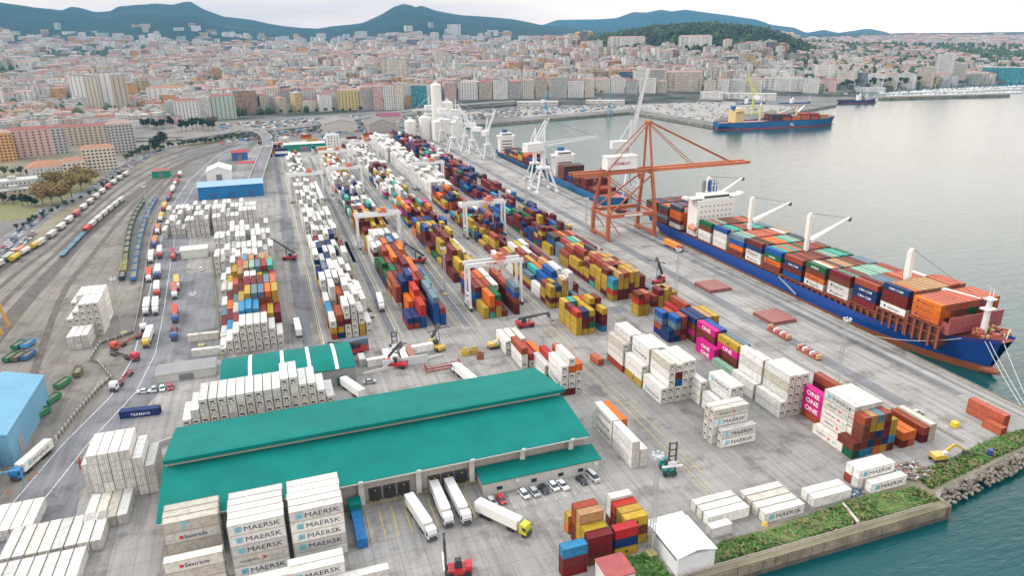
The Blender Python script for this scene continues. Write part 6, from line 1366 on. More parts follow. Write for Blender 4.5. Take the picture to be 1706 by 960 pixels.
rope('mooring_rope', (SX-11, 168, 10.6), (QX-1, 197, .8), 'mooring rope running from the bow deck back to the quay edge'); rope('mooring_rope', (SX-6.5, 162.5, 11.0), (QX-1.0, 137, .6), 'left rope of the pair dropping from the bow to the quay corner', .6); rope('mooring_rope', (SX-5.6, 161.4, 11.1), (QX-1.2, 134.5, .6), 'right rope of the pair dropping from the bow to the quay corner', .6)
rope('mooring_rope', (SX-1.5, 159.6, 11.6), (QX-1, 133, .5), 'rope from the very tip of the bow to the quay', .6)
# -- other ships: bow at -Y in local space
def small_ship(loc, rz, L_, B, D, label, colh, coll, cargo, bridge=(.86, .80), cranes=(), hcol=(.80, .80, .78), stack='', bz=None, text=None, clab=True, bh=16):
    o = tag(empty('cargo_ship', (loc[0], loc[1], WATER_Z), rz), label, 'ship', 'other ships in the harbour'); h_, dk, g_ = hull('s', L_, B, D, 3, o, colh, coll, boot=1.5, sheer=3.2, nst=26)
    dk.build('deck', 'paint', o, (.34, .08, .06)); y = bridge[0]*L_; b = MB(); b.box(0, y, D+bh/2-1, B*.8, L_*.07, bh); b.box(0, y, D+bh-.5, B*1.0, L_*.05, 1.2); b.box(0, y-.5, D+bh+1.2, B*.6, L_*.05, 2.6); dh = b.build('deckhouse', 'paint', o, hcol)
    b = MB(); b.box(0, y-L_*.025-.58, D+bh+1.4, B*.56, .15, 1.0)
    for k in range(4): b.box(0, y-L_*.035-.05, D+1.5+k*3, B*.6, .1, .9)
    b.build('window_band', 'glass_dark', dh); b = MB(); b.box(0, y+L_*.03, D+bh+3, B*.2, L_*.03, 5); b.build('funnel', 'paint', dh, colh)
    b = MB(); b.cyl((0, L_*.04, D+2), (0, L_*.04, D+11), .5, .3, 8); b.build('foremast', 'paint', o, hcol)
    cs, sn = math.cos(rz), math.sin(rz)
    for (yy, tiers, pal, n) in cargo:
        r = random.Random(int(yy*10)+n)
        for i in range(n):
            x = (i-(n-1)/2)*2.6; s_ = ''.join(r.choice(pal) for _ in range(tiers)); X, Y = loc[0]+x*cs-yy*sn, loc[1]+x*sn+yy*cs
            colm(X, Y, s_, rz, False, stack, '%s row' % ordw(i), WATER_Z+D+.4, door=True)
    for (yy, hh, az, l_, el, cc) in cranes: c_ = deck_crane(o, 0, yy, D-.5, hh, az, l_, el, cc, cc)
    if text:
        m_ = text_mesh('lettering', text, 'lettering_white', D*.55, bold=.08); t_ = link('lettering', m_, h_); t_.location = (-B/2-.12, L_*.42, D*.25); t_.rotation_euler = (rad(90), 0, rad(-90))
    return o
small_ship((QX+12.5, 436), 0, 138, 21, 8.4, 'blue feeder ship with dark red hold boxes moored behind the orange crane', (.015, .13, .30), (.25, .05, .04), [(40, 1, 'RC', 7), (54, 3, 'RRR', 7), (68, 3, 'RNC', 7), (84, 2, 'BNR', 6), (98, 4, 'KKN', 7)], (.84, 0), (), stack='cargo of the feeder ship behind the orange crane', bh=17)
small_ship((QX+11.5, 588), 0, 125, 19, 7.5, 'dark blue feeder ship with red and orange boxes, farther along the quay', (.01, .07, .16), (.2, .05, .04), [(22, 2, 'BRB', 6), (35, 3, 'RRORr', 6), (48, 3, 'OYRG', 6), (61, 2, 'OCR', 6), (74, 2, 'RYB', 6), (88, 2, 'RK', 6)], (.9, 0), (), stack='cargo of the farther feeder ship', bh=16)
p0, p1 = G(1397, 205), G(1200, 213); dd = (p0-p1); dd.z = 0; rz = math.atan2(dd.y, dd.x)+math.pi/2
nrm_ = Vector((-dd.y, dd.x, 0)).normalized(); Lp = dd.length; bowp = p0+nrm_*12
small_ship((bowp.x, bowp.y), rz, Lp, 24, 9.5, 'blue and yellow cargo ship with white hull letters moored at the far pier', (.01, .12, .30), (.3, .04, .06), [(22, 2, 'WOe', 8), (36, 3, 'CRRc', 8), (50, 3, 'rPRc', 8), (64, 2, 'TOeW', 8), (78, 3, 'CCKc', 8), (94, 3, 'KKRc', 8)][:6], (.84, 0), ((58, 17, rad(150), 22, rad(22), (.78, .65, .35)), (86, 17, rad(200), 22, rad(25), (.75, .7, .42)), (112, 20, rad(120), 20, rad(35), (.7, .62, .3))), (.72, .55, .26), 'cargo of the blue and yellow ship', text='PIL', bh=15)
p0, p1 = G(1458, 168), G(1310, 170); dd = p0-p1; rz = math.atan2(dd.y, dd.x)+math.pi/2
small_ship((p0.x, p0.y), rz, dd.length*.42, 14, 6, 'white and navy research ship moored behind the blue and yellow ship', (.03, .05, .16), (.2, .04, .1), [], (.45, 0), ((16, 9, 0, 8, .6, (.7, .7, .7)),), bh=8)
p = G(1350, 172); small_ship((p.x, p.y), rz, 55, 12, 5, 'long white hulled trawler with blue stripe at the far quay', (.03, .13, .3), (.1, .04, .1), [], (.6, 0), (), bh=7)
p = G(1275, 173); small_ship((p.x, p.y), rz, 48, 12, 5, 'small blue trawler at the far quay left of the white one', (.02, .1, .28), (.3, .04, .04), [], (.7, 0), (), bh=7)
# ------------------------------------------------------------------ turn the container list into objects (called after the ships have added theirs)
BRAND = {}
def brand_meshes():
    def comp(name, items):
        """items: (body, mat, size, x, z, bold); text stands in the local YZ plane facing -X, reading towards -Y"""
        vs, fs, ms, mats = [], [], [], []
        for body, mat, size, off, z, bold in items:
            if body == '#sq' or body == '#arrow':
                me_v = [(off, z, 0), (off+size, z, 0), (off+size, z+size, 0), (off, z+size, 0)] if body == '#sq' else [(off, z, 0), (off+size*1.3, z+size*.5, 0), (off, z+size, 0), (off+size*.3, z+size*.5, 0)]
                me_f = [(0, 1, 2, 3)]
            else:
                me = text_mesh('t', body, mat, size, bold=bold); kx = {'MAERSK': 1.22, 'ONE': 1.12}.get(body, 1.0); me_v = [(v.co.x*kx+off, v.co.y+z, 0) for v in me.vertices]; me_f = [tuple(p.vertices) for p in me.polygons]; bpy.data.meshes.remove(me)
            o = len(vs); vs += [(0, -a, b_) for a, b_, _ in me_v]; fs += [tuple(i+o for i in f) for f in me_f]
            if mat not in mats: mats.append(mat)
            ms += [mats.index(mat)]*len(me_f)
        me = bpy.data.meshes.new(name); me.from_pydata(vs, [], fs)
        for mt in mats: me.materials.append(MATS[mt])
        me.polygons.foreach_set('material_index', ms); me.update(); BRAND[name] = me
    comp('bluesquare', [('#sq', 'lettering_cyan', 1.45, -4.6, .75, 0), ('*', 'lettering_white', 2.6, -4.35, .1, .03), ('MAERSK', 'lettering_black', 1.75, -2.75, .8, .0)])
    comp('rednavy', [('#sq', 'lettering_red', .8, -2.9, .9, 0), ('Seatrade', 'lettering_navy', 1.45, -1.9, .85, .01)])
    comp('portname', [('TERMAVI', 'lettering_white', 1.5, -2.8, .7, .01)])
    comp('greyt', [('T', 'lettering_cyan', 3.2, -2.4, .25, .1)])
    comp('redarrow', [('HAMBURG', 'lettering_black', .85, -4.6, 1.1, 0), ('#arrow', 'lettering_red', 1.1, .2, .9, 0), ('SÜD', 'lettering_cyan', .9, 2.1, 1.0, 0)])
    comp('bigwhite', [('ONE', 'lettering_white', 2.4, -2.6, .5, .05)])
    comp('blacksquare', [('#sq', 'lettering_black', .9, -.2, .9, 0)])
    comp('blacktext', [('#sq', 'lettering_navy', 1.0, -4.4, .9, 0), ('Hapag-Lloyd', 'lettering_black', 1.15, -2.8, .9, .015)])
    comp('whitetext', [('CMA CGM', 'lettering_white', 1.5, -3.4, .75, .01)])
    comp('whitemarks', [('CHINA', 'lettering_white', 1.6, -3.0, .7, .02)])
    comp('whiteshort', [('CAI', 'lettering_white', 1.7, -1.6, .65, .02)])
brand_meshes()
lt_ = bpy.data.objects.new('lettering', BRAND['bluesquare']); C.objects.link(lt_); lt_.parent = LTRUCK; lt_.location = (1.27, 7.3, 1.2); lt_.rotation_euler = (0, 0, math.pi)
def brand_of(c):
    k = c['key']
    if k == 'M': return 'bluesquare'
    if k == 'Z': return 'rednavy'
    if k == 'H': return 'redarrow'
    if k == 'P': return 'bigwhite'
    if k == 'Y' and c['rank'] < 260: return 'blacksquare'
    if k == 'O' and 'ship' in c['stack']: return 'blacktext'
    if k in 'w' and 'ship' in c['stack']: return 'blacktext'
    if k == 'B' and 'ship' in c['stack']: return 'whitetext'
    if k == 'G' and 'ship' in c['stack']: return 'whitemarks'
    if k == 'G' and c['rank'] < 120: return 'whiteshort'
    if c['stack'].startswith('dark box behind the parked'): return 'portname'
    return None
def build_containers(limit=300):
    cam_p = Vector((0, 0, CAM_H)); tv, tf = [], []
    def corners(c, grow=0):
        cs, sn = math.cos(c['rz']), math.sin(c['rz']); o = []
        for z in (0, c['h']):
            for a, b_ in ((-1, -1), (1, -1), (1, 1), (-1, 1)):
                X, Y = a*(W_/2-.02), b_*(c['L']/2-.02); o.append(Vector((c['x']+X*cs-Y*sn, c['y']+X*sn+Y*cs, c['z']+z+(.02 if z == 0 else -.02))))
        return o
    for c in CONT:
        o = len(tv); tv += corners(c); tf += [(o+a, o+b_, o+d, o+e) for a, b_, d, e in ((3, 2, 1, 0), (4, 5, 6, 7), (0, 1, 5, 4), (1, 2, 6, 5), (2, 3, 7, 6), (3, 0, 4, 7))]
    for bx in OCCL:
        o = len(tv); x0, x1, y0, y1, z0, z1 = bx
        tv += [Vector(p) for p in ((x0, y0, z0), (x1, y0, z0), (x1, y1, z0), (x0, y1, z0), (x0, y0, z1), (x1, y0, z1), (x1, y1, z1), (x0, y1, z1))]
        tf += [(o+a, o+b_, o+d, o+e) for a, b_, d, e in ((3, 2, 1, 0), (4, 5, 6, 7), (0, 1, 5, 4), (1, 2, 6, 5), (2, 3, 7, 6), (3, 0, 4, 7))]
    bvh = BVHTree.FromPolygons(tv, tf)
    keep = []
    for i, c in enumerate(CONT):
        P = tv[i*8:i*8+8]; area = 0; exposed = False
        for q in ((4, 5, 6, 7), (0, 1, 5, 4), (1, 2, 6, 5), (2, 3, 7, 6), (3, 0, 4, 7)):
            a, b_, d, e = [P[k] for k in q]; ctr = (a+b_+d+e)/4; n = (b_-a).cross(e-a); ar = n.length; n = n/ar; v = cam_p-ctr; dist = v.length
            hit = bvh.ray_cast(ctr+n*.015, n, .7)
            if hit[0] is None: exposed = True
            if n.dot(v) <= 0: continue
            ok = 0
            for s_, t_ in ((.25, .3), (.75, .3), (.5, .75), (.2, .8), (.8, .8)):
                p = a+(b_-a)*s_+(e-a)*t_+n*.08; pr = project(p)
                if pr is None or not (-5 < pr[0] < 1711 and -5 < pr[1] < 965): continue
                h = bvh.ray_cast(p, (cam_p-p).normalized(), 2000)
                if h[0] is None: ok += 1
            area += ar*n.dot(v)/dist*ok/5/dist**2
        c['score'] = area; c['exp'] = exposed
        if exposed or area > 0: keep.append(c)
    keep.sort(key=lambda c: -c['score']); mass = []; seen = {}
    for rk, c in enumerate(keep):
        c['rank'] = rk
        if rk >= limit or c['score'] <= 0: mass.append(c); continue
        L_, h, T, me = KINDS[c['kd']]
        root = link('container', me['body'], None, c['col'], (c['x'], c['y'], c['z']), c['rz'])
        br = brand_of(c)
        word = {'bluesquare': ' with blue square logo', 'rednavy': ' with red and navy lettering', 'redarrow': ' with red arrow logo', 'bigwhite': ' with big white letters', 'blacktext': ' with black lettering', 'whitetext': ' with white lettering', 'greyt': ' with grey T'}.get(br, '')
        if c['stack'].startswith('left cream column') and rk < 200 and 'top tier, first' in c['where']: br = 'greyt'; word = ' with grey T'
        lab = ('%s container%s, %s, %s' % (c['word'], word, c['where'], c['stack'])).replace(', ,', ',').replace(', , ', ', ')
        if len(lab.split()) > 16: lab = ('%s box%s, %s, %s' % (c['word'], word, c['where'].replace(' tier', ''), c['stack'])).replace('half ', '')
        if len(lab.split()) > 16: lab = ' '.join(lab.replace(' the ', ' ').split()[:16])
        if lab in seen:
            seen[lab] += 1; lab = ordw(seen[lab]-1)+' '+lab
            if len(lab.split()) > 16: lab = ' '.join(lab.replace(' the ', ' ').split()[:16])
        else: seen[lab] = 1
        tag(root, lab, 'container', 'shipping containers stacked in the port')
        fc = tuple(x*.72 for x in c['col']) if c['key'] not in 'WwVMZH' else (lambda t: (t[0]*.74, t[1]*.68, t[2]*.6))(c['col'])
        link('corner_frame', me['frame'], root, fc)
        if 'unit' in me:
            u = link('refrigeration_unit', me['unit'], root, (.62, .61, .57)); link('fan_grille', me['dark'], u, (.05, .05, .055))
        if 'door' in me: link('door_bars', me['door'], root, tuple(x*.55 for x in c['col']))
        if br:
            s_ = c['L']/12.19; lt = bpy.data.objects.new('lettering', BRAND[br]); C.objects.link(lt); lt.parent = root
            # face of the box that looks towards the viewer
            best, bd = -1, -9
            for sg in (-1, 1):
                nrm_ = Vector((math.cos(c['rz'])*sg, math.sin(c['rz'])*sg, 0)); dv = nrm_.dot(cam_p-Vector((c['x'], c['y'], c['z'])))
                if dv > bd: bd, best = dv, sg
            lt.location = (best*(W_/2+.0), 0, 0)
            if best > 0: lt.rotation_euler = (0, 0, math.pi)
            lt.scale = (1, s_*(1 if s_ == 1 else 1.2), c['h']/2.9)
    # the rest: one object
    V, F, M_, COL = [], [], [], []; off = 0
    cache = {}
    for k, (L_, h, T, me) in KINDS.items():
        vv, ff, sh = [], [], []
        for p, mb in T.items():
            o = len(vv); vv += mb.v; ff += [[a+o for a in f] for f in mb.f]; sh += [p]*len(mb.f)
        cache[k] = (np.array(vv), np.array(ff), sh)
    for c in mass:
        vv, ff, sh = cache[c['kd']]; cs, sn = math.cos(c['rz']), math.sin(c['rz'])
        X = vv[:, 0]*cs-vv[:, 1]*sn+c['x']; Y = vv[:, 0]*sn+vv[:, 1]*cs+c['y']; V.append(np.stack([X, Y, vv[:, 2]+c['z']], 1)); F.append(ff+off); off += len(vv)
        wh = c['key'] in 'WwVMZH'; col = c['col']
        lut = {'body': col, 'frame': (col[0]*.74, col[1]*.68, col[2]*.6) if wh else tuple(x*.72 for x in col), 'unit': (.62, .61, .57), 'dark': (.05, .05, .055), 'door': tuple(x*.55 for x in col)}
        COL += [lut[p] for p in sh]; M_ += [0 if p == 'body' else 1 for p in sh]
    me = bpy.data.meshes.new('stacked_containers'); me.from_pydata(np.concatenate(V).tolist(), [], np.concatenate(F).tolist())
    me.materials.append(MATS['container_paint_mass']); me.materials.append(MATS['paint_mass']); me.polygons.foreach_set('material_index', M_); finish(me); set_col(me, COL)
    tag(link('stacked_containers', me), 'the many smaller-looking shipping containers stacked across the far yard and ship', None, None, 'stuff')
    print('containers', len(CONT), 'kept', len(keep), 'mass', len(mass))
# ------------------------------------------------------------------ the town
def GT(px, py):
    """where the line of sight through a photograph spot meets the land"""
    d = ray(px, py); d = d/math.hypot(d.x, d.y); t_ = np.linspace(300, 9000, 3500); z = CAM_H+d.z*t_; e = np.maximum(elev(d.x*t_, d.y*t_), WATER_Z)
    k = np.argmax(z < e+.3) if (z < e+.3).any() else len(t_)-1
    return Vector((d.x*t_[k], d.y*t_[k], float(max(e[k], 0))))
WC = {'white': (.72, .71, .68), 'cream': (.64, .58, .48), 'beige': (.50, .43, .34), 'grey': (.42, .41, .40), 'pale grey': (.60, .60, .59), 'pink': (.60, .42, .38), 'orange': (.60, .33, .12), 'brown': (.32, .2, .14), 'yellow': (.58, .46, .2), 'brick red': (.38, .15, .1), 'pale green': (.42, .5, .42), 'teal': (.03, .26, .32), 'dark blue': (.05, .1, .18), 'slate': (.16, .18, .21)}
RC = {'red tiled': (.30, .11, .09), 'pale red': (.40, .26, .23), 'flat grey': (.34, .33, .32), 'flat white': (.55, .54, .52), 'brown': (.22, .15, .12), 'flat dark': (.14, .14, .15), 'orange tiled': (.40, .19, .12)}
def bld_geo(w_, d_, h, roof, r, base=14.0):
    """wall mesh, roof mesh, extras; local origin at ground centre"""
    wl = MB(); wl.box(0, 0, (h-base)/2, w_, d_, h+base)
    rf = MB()
    if 'tiled' in roof or roof == 'pale red' or roof == 'brown':
        rh = min(w_, d_)*.18
        if w_ >= d_: rf.add([(-w_/2-.2, -d_/2-.2, h), (w_/2+.2, -d_/2-.2, h), (w_/2+.2, d_/2+.2, h), (-w_/2-.2, d_/2+.2, h), (-w_/2+d_*.35, 0, h+rh), (w_/2-d_*.35, 0, h+rh)], [(0, 1, 5, 4), (1, 2, 5), (2, 3, 4, 5), (3, 0, 4), (3, 2, 1, 0)])
        else: rf.add([(-w_/2-.2, -d_/2-.2, h), (w_/2+.2, -d_/2-.2, h), (w_/2+.2, d_/2+.2, h), (-w_/2-.2, d_/2+.2, h), (0, -d_/2+w_*.35, h+rh), (0, d_/2-w_*.35, h+rh)], [(0, 1, 4), (1, 2, 5, 4), (2, 3, 5), (3, 0, 4, 5), (3, 2, 1, 0)])
        ex = MB(); ex.box(w_*r.uniform(-.3, .3), d_*r.uniform(-.2, .2), h+rh*.7+.8, 1.2, 1.2, 2.2)
    else:
        rf.box(0, 0, h+.25, w_+.3, d_+.3, .5); ex = MB(); ex.box(w_*r.uniform(-.25, .25), d_*r.uniform(-.2, .2), h+2, min(6, w_*.4), min(5, d_*.4), 3)
    return wl, rf, ex
PLACED = []                                     # (x, y, radius)
ROWN = {}
nb = 0
def building(x, y, z, rz, w_, d_, h, wall, roof, label, seed=0, windows=False, balcony=False, name='apartment_building', group='town buildings'):
    r = random.Random(seed); wl, rf, ex = bld_geo(w_, d_, h, roof, r)
    o = tag(empty(name, (x, y, z), rz), label, 'building', group); k = r.uniform(.92, 1.06)
    w1 = wl.build('wall', 'paint' if windows else 'facade', o, tuple(c*k for c in WC[wall])); r1 = rf.build('roof', 'roofing', o, RC[roof]); ex.build('chimney' if ('tiled' in roof or roof in ('pale red', 'brown')) else 'roof_hut', 'paint', r1, (.5, .48, .45))
    if windows:
        nx = max(2, int(w_/3.4)); nz = max(1, int(h/3.05)); ny = max(1, int(d_/4))
        while nx*nz > 72: nx -= 1
        win = MB(); win.box(0, 0, 0, min(2.0, w_/nx*.62), .16, 1.35); wm = win.mesh('window', 'glass_dark'); 
        for iz in range(nz):
            for ix in range(nx): link('window', wm, o, None, (-w_/2+(ix+.5)*w_/nx, -d_/2-.03, 1.9+iz*3.05))
            if nx*nz+nz*ny <= 98:
                for iy in range(ny): link('window', wm, o, None, ((w_/2+.03) if x < 0 else -(w_/2+.03), -d_/2+(iy+.5)*d_/ny, 1.9+iz*3.05), math.pi/2)
    if balcony:
        nz = int(h/3.05)
        for iz in range(1, nz):
            b = MB(); b.box(0, -d_/2-.6, iz*3.05+.3, w_*.55, 1.2, .9); b.build('balcony', 'paint', o, tuple(min(.8, c*1.15) for c in WC[wall]))
    PLACED.append((x, y, max(w_, d_)*.62+3))
    return o
def manual(x0, x1, yt, yb, depth, wall, roof, label, rot=0.0, name='apartment_building', **k):
    global nb
    nb += 1; g = GT((x0+x1)/2, yb); rg = math.hypot(g.x, g.y); dist = (g-Vector((0, 0, CAM_H))).dot(FW); w_ = (x1-x0)/F_PX*dist; a = math.atan2(g.x, g.y)
    h = 5.0
    for _ in range(30):
        p = project((g.x, g.y, g.z+h)); h += (p[1]-yt)*dist/F_PX*.8
    h = max(4, min(110, h)); cx, cy = g.x+math.sin(a)*depth/2, g.y+math.cos(a)*depth/2
    return building(cx, cy, g.z, -a+rot, w_, depth, h, wall, roof, label, nb, name=name, **k)
manual(-6, 28, 222, 275, 18, 'orange', 'pale red', 'orange apartment block cut by the left edge', windows=True); manual(24, 96, 216, 266, 16, 'pink', 'red tiled', 'long pink and white apartment block beside the orange one', windows=True)
manual(96, 116, 212, 262, 22, 'grey', 'red tiled', 'grey gable ended block right of the long pink one', windows=True); manual(116, 188, 210, 246, 14, 'beige', 'red tiled', 'long beige block with red roof behind the cream one', windows=True); manual(189, 228, 206, 260, 18, 'grey', 'pale red', 'grey beige tower block at the end of the red roofed row', windows=True)
manual(112, 146, 268, 300, 14, 'cream', 'orange tiled', 'cream block with orange roof left of its twin above the autumn trees', windows=True); manual(148, 196, 246, 292, 14, 'cream', 'orange tiled', 'cream block with dark balconies above the autumn trees', windows=True)
manual(56, 112, 278, 302, 26, 'pale grey', 'orange tiled', 'low white hall with orange hipped roofs left of the autumn trees', windows=False); manual(-8, 60, 305, 316, 18, 'pale grey', 'flat white', 'long low building with flat white roof at the left edge'); manual(-8, 62, 318, 343, 10, 'beige', 'flat grey', 'old stained retaining block under the white roof')
for i, (a, b_, t_, c_, w) in enumerate(((126, 150, 126, 176, 'white'), (150, 172, 127, 184, 'cream'), (172, 197, 121, 182, 'white'), (197, 219, 126, 188, 'beige'))): manual(a, b_, t_, c_, 17, w, 'flat dark', ['leftmost of the four high-rise towers', 'second of the four high-rise towers, slightly lower', 'third and whitest of the four high-rise towers', 'rightmost beige tower of the four high-rises'][i], name='tower_block', windows=True)
manual(252, 310, 146, 176, 16, 'white', 'orange tiled', 'white banded block with orange roof right of the four towers', windows=True); manual(312, 366, 144, 168, 15, 'slate', 'pale red', 'dark and white block with pale red roof beside the banded one'); manual(282, 296, 170, 202, 14, 'pale green', 'flat grey', 'narrow block with bright green gable wall')
manual(296, 334, 168, 204, 15, 'white', 'red tiled', 'white block with red roof right of the green gable', windows=True); manual(334, 354, 162, 200, 15, 'pale grey', 'flat white', 'plain pale block between white and green tinted ones'); manual(354, 394, 160, 198, 15, 'pale green', 'red tiled', 'pale green tinted block with balconies', windows=True); manual(394, 430, 152, 190, 15, 'brown', 'flat dark', 'brown block at the left end of the boulevard row')
row = [(430, 444, 152, 'pink', 'pale red'), (445, 469, 146, 'cream', 'pale red'), (470, 489, 150, 'grey', 'red tiled'), (490, 504, 147, 'slate', 'flat grey'), (505, 529, 149, 'pale grey', 'red tiled'), (530, 541, 154, 'grey', 'flat grey'), (542, 564, 152, 'pale grey', 'red tiled'), (565, 602, 150, 'yellow', 'pale red'), (603, 622, 148, 'grey', 'red tiled'), (623, 640, 144, 'pink', 'pale red'), (641, 660, 142, 'white', 'red tiled'), (660, 673, 140, 'cream', 'flat grey')]
for i, (a, b_, t_, w, rf) in enumerate(row): manual(a, b_, t_, 183, 16, w, rf, '%s block, %s from the left in the boulevard row' % (w, ordw(i)), windows=(i in (7, 1, 4, 10)))
manual(637, 681, 99, 139, 18, 'cream', 'flat dark', 'tall cream ribbed office tower in the middle of town', name='tower_block'); manual(686, 712, 143, 178, 18, 'teal', 'flat dark', 'teal glass office building left of the silos', name='office_building'); manual(678, 691, 159, 178, 10, 'orange', 'flat grey', 'small orange building beside the teal one')
manual(746, 768, 40, 66, 24, 'white', 'flat white', 'tall white hospital tower on the ridge', name='tower_block'); manual(592, 612, 51, 66, 20, 'pale grey', 'flat grey', 'grey slab tower on the ridge left of the mountain', name='tower_block'); manual(662, 682, 55, 68, 20, 'cream', 'flat grey', 'cream block below the mountain peak', name='tower_block')
manual(966, 979, 52, 86, 16, 'slate', 'flat dark', 'slim dark slab tower on the town skyline', name='tower_block'); manual(678, 698, 66, 84, 18, 'slate', 'flat dark', 'dark slate block on the skyline', name='tower_block'); manual(1130, 1184, 60, 84, 18, 'white', 'pale red', 'white apartment slab under the wooded hill'); manual(1012, 1074, 62, 82, 18, 'white', 'pale red', 'long white apartment row left of the wooded hill')
row2 = [(712, 736, 138, 'pink', 'red tiled'), (740, 762, 133, 'grey', 'pale red'), (764, 796, 138, 'white', 'pale red'), (798, 820, 136, 'beige', 'red tiled'), (822, 846, 134, 'white', 'flat grey'), (847, 868, 137, 'grey', 'red tiled'), (869, 890, 133, 'cream', 'pale red'), (892, 912, 131, 'beige', 'red tiled'), (914, 944, 129, 'grey', 'flat grey'), (946, 972, 134, 'white', 'red tiled'), (974, 990, 131, 'cream', 'pale red')]
for i, (a, b_, t_, w, rf) in enumerate(row2): manual(a, b_, t_, 167-i*.5, 16, w, rf, '%s block, %s from the left in the waterfront row' % (w, ordw(i)), windows=(i in (2, 6)))
manual(1031, 1052, 119, 140, 15, 'dark blue', 'red tiled', 'dark blue fronted building with red roof behind the pier'); manual(1054, 1082, 117, 142, 15, 'white', 'flat grey', 'white building right of the dark blue one'); manual(1084, 1106, 116, 142, 14, 'grey', 'pale red', 'grey building left of the ornate palace'); manual(1108, 1168, 120, 152, 18, 'beige', 'pale red', 'ornate beige palace with red roof on the waterfront')
manual(1272, 1334, 130, 152, 20, 'pale grey', 'flat white', 'stepped white building behind the yellow crane'); manual(1556, 1584, 90, 132, 16, 'pale grey', 'flat white', 'tall pale waterfront tower near the marina', name='tower_block'); manual(1528, 1554, 112, 136, 16, 'beige', 'flat grey', 'lower beige tower left of the tall pale one', name='tower_block'); manual(1586, 1606, 107, 132, 16, 'cream', 'flat grey', 'cream block right of the tall pale tower', name='tower_block')
manual(1640, 1712, 112, 132, 30, 'teal', 'flat white', 'green glass terminal building at the right edge', name='terminal_building'); manual(1352, 1386, 108, 135, 14, 'white', 'flat white', 'white block above the far quay'); manual(1390, 1424, 118, 140, 14, 'cream', 'flat grey', 'cream block above the far quay'); manual(1426, 1442, 120, 142, 14, 'slate', 'flat white', 'dark banded block above the far quay')
manual(700, 780, 105, 117, 22, 'pale grey', 'flat white', 'long low white roofed hall on the town slope'); manual(470, 580, 112, 128, 30, 'pale grey', 'flat white', 'large low white sports hall above the boulevard row'); manual(780, 830, 102, 124, 20, 'pale grey', 'pale red', 'big pale block with red roof edge in mid town')
row3 = [(992, 1016, 132, 'cream'), (1018, 1040, 130, 'white'), (1042, 1062, 134, 'grey'), (1064, 1092, 131, 'white'), (1094, 1110, 135, 'beige'), (1172, 1192, 134, 'cream'), (1194, 1214, 130, 'white'), (1216, 1240, 133, 'pale grey'), (1242, 1268, 131, 'cream'), (1338, 1362, 130, 'white'), (1364, 1392, 133, 'pink'), (1446, 1470, 124, 'white'), (1472, 1494, 122, 'cream'), (1496, 1524, 123, 'white')]
for i, (a, b_, t_, w) in enumerate(row3): manual(a, b_, t_, 155 if a < 1340 else (148 if a < 1440 else 139), 14, w, ['pale red', 'flat grey', 'red tiled', 'flat white'][i % 4], '%s block, %s from the left along the promenade trees' % (w, ordw(i)))
# pier sheds
for i, (a, b_, t_, c_, d_) in enumerate(((862, 930, 170, 180, 22), (976, 1040, 168, 176, 22), (1166, 1204, 154, 165, 20), (1206, 1290, 156, 165, 20), (1395, 1470, 146, 152, 18))): manual(a, b_, t_, c_, d_, 'white', 'flat white', ['long white pier shed, leftmost', 'long white pier shed with red roof gap, second', 'white pier shed behind the blue hulls, left', 'white pier shed behind the blue hulls, right', 'pale shed by the marina'][i], name='pier_shed')
# generated blocks: nearest ones are things, the rest one mass
R = random.Random(21); cand = []
r_ = 1180.0
band = 0
while r_ < 5600:
    step = 21+max(0, (r_-1200))*.0062; a = YAW-rad(43)
    while a < YAW+rad(41):
        a += step*R.uniform(.8, 1.25)/r_
        rr = r_+R.uniform(-step*.3, step*.3); x, y = math.sin(a)*rr, math.cos(a)*rr; cand.append((x, y, rr, a, step, band))
    r_ += step*R.uniform(.95, 1.3); band += 1
# left side of the town comes closer
for k in range(110):
    g = G(R.uniform(-20, 240), R.uniform(190, 214)); cand.append((g.x, g.y, math.hypot(g.x, g.y), math.atan2(g.x, g.y), 27, 900))
cand.sort(key=lambda c: c[2])
XA = np.array([c[0] for c in cand]); YA = np.array([c[1] for c in cand]); ZA = elev(XA, YA)
port = [(-60, 0), (-60, 1010), (-60, 1230), (240, 1290), (420, 1350), (600, 1350), (820, 1330), (1000, 1230), (1050, 1150), (1300, 1000), (1300, 0)]
bad = in_poly(XA, YA, sea_poly) | in_poly(XA, YA, port) | in_poly(XA, YA, [tuple(G(x, y)[:2]) for x, y in ((-30, 345), (100, 300), (190, 262), (250, 230), (330, 215), (420, 200), (420, 260), (-30, 700))]) | in_poly(XA, YA, [tuple(G(x, y)[:2]) for x, y in ((225, 262), (238, 206), (296, 208), (440, 194), (440, 222), (250, 240))])
hc = at_range(1160, 2250); fpark = np.exp(-(((XA-hc.x)/330)**2+((YA-hc.y)/300)**2)**2)
dn = fbm(XA/260, YA/260, 4, 31); PX = az_px(np.arctan2(XA, YA))
grid_ = {}
def near_ok(x, y, rad_):
    for dx in (-1, 0, 1):
        for dy in (-1, 0, 1):
            for (a, b_, c_) in grid_.get((int(x//60)+dx, int(y//60)+dy), ()):
                if (a-x)**2+(b_-y)**2 < (c_+rad_)**2: return False
    return True
def gadd(x, y, c_): grid_.setdefault((int(x//60), int(y//60)), []).append((x, y, c_))
for p in PLACED: gadd(p[0], p[1], p[2]*.85)
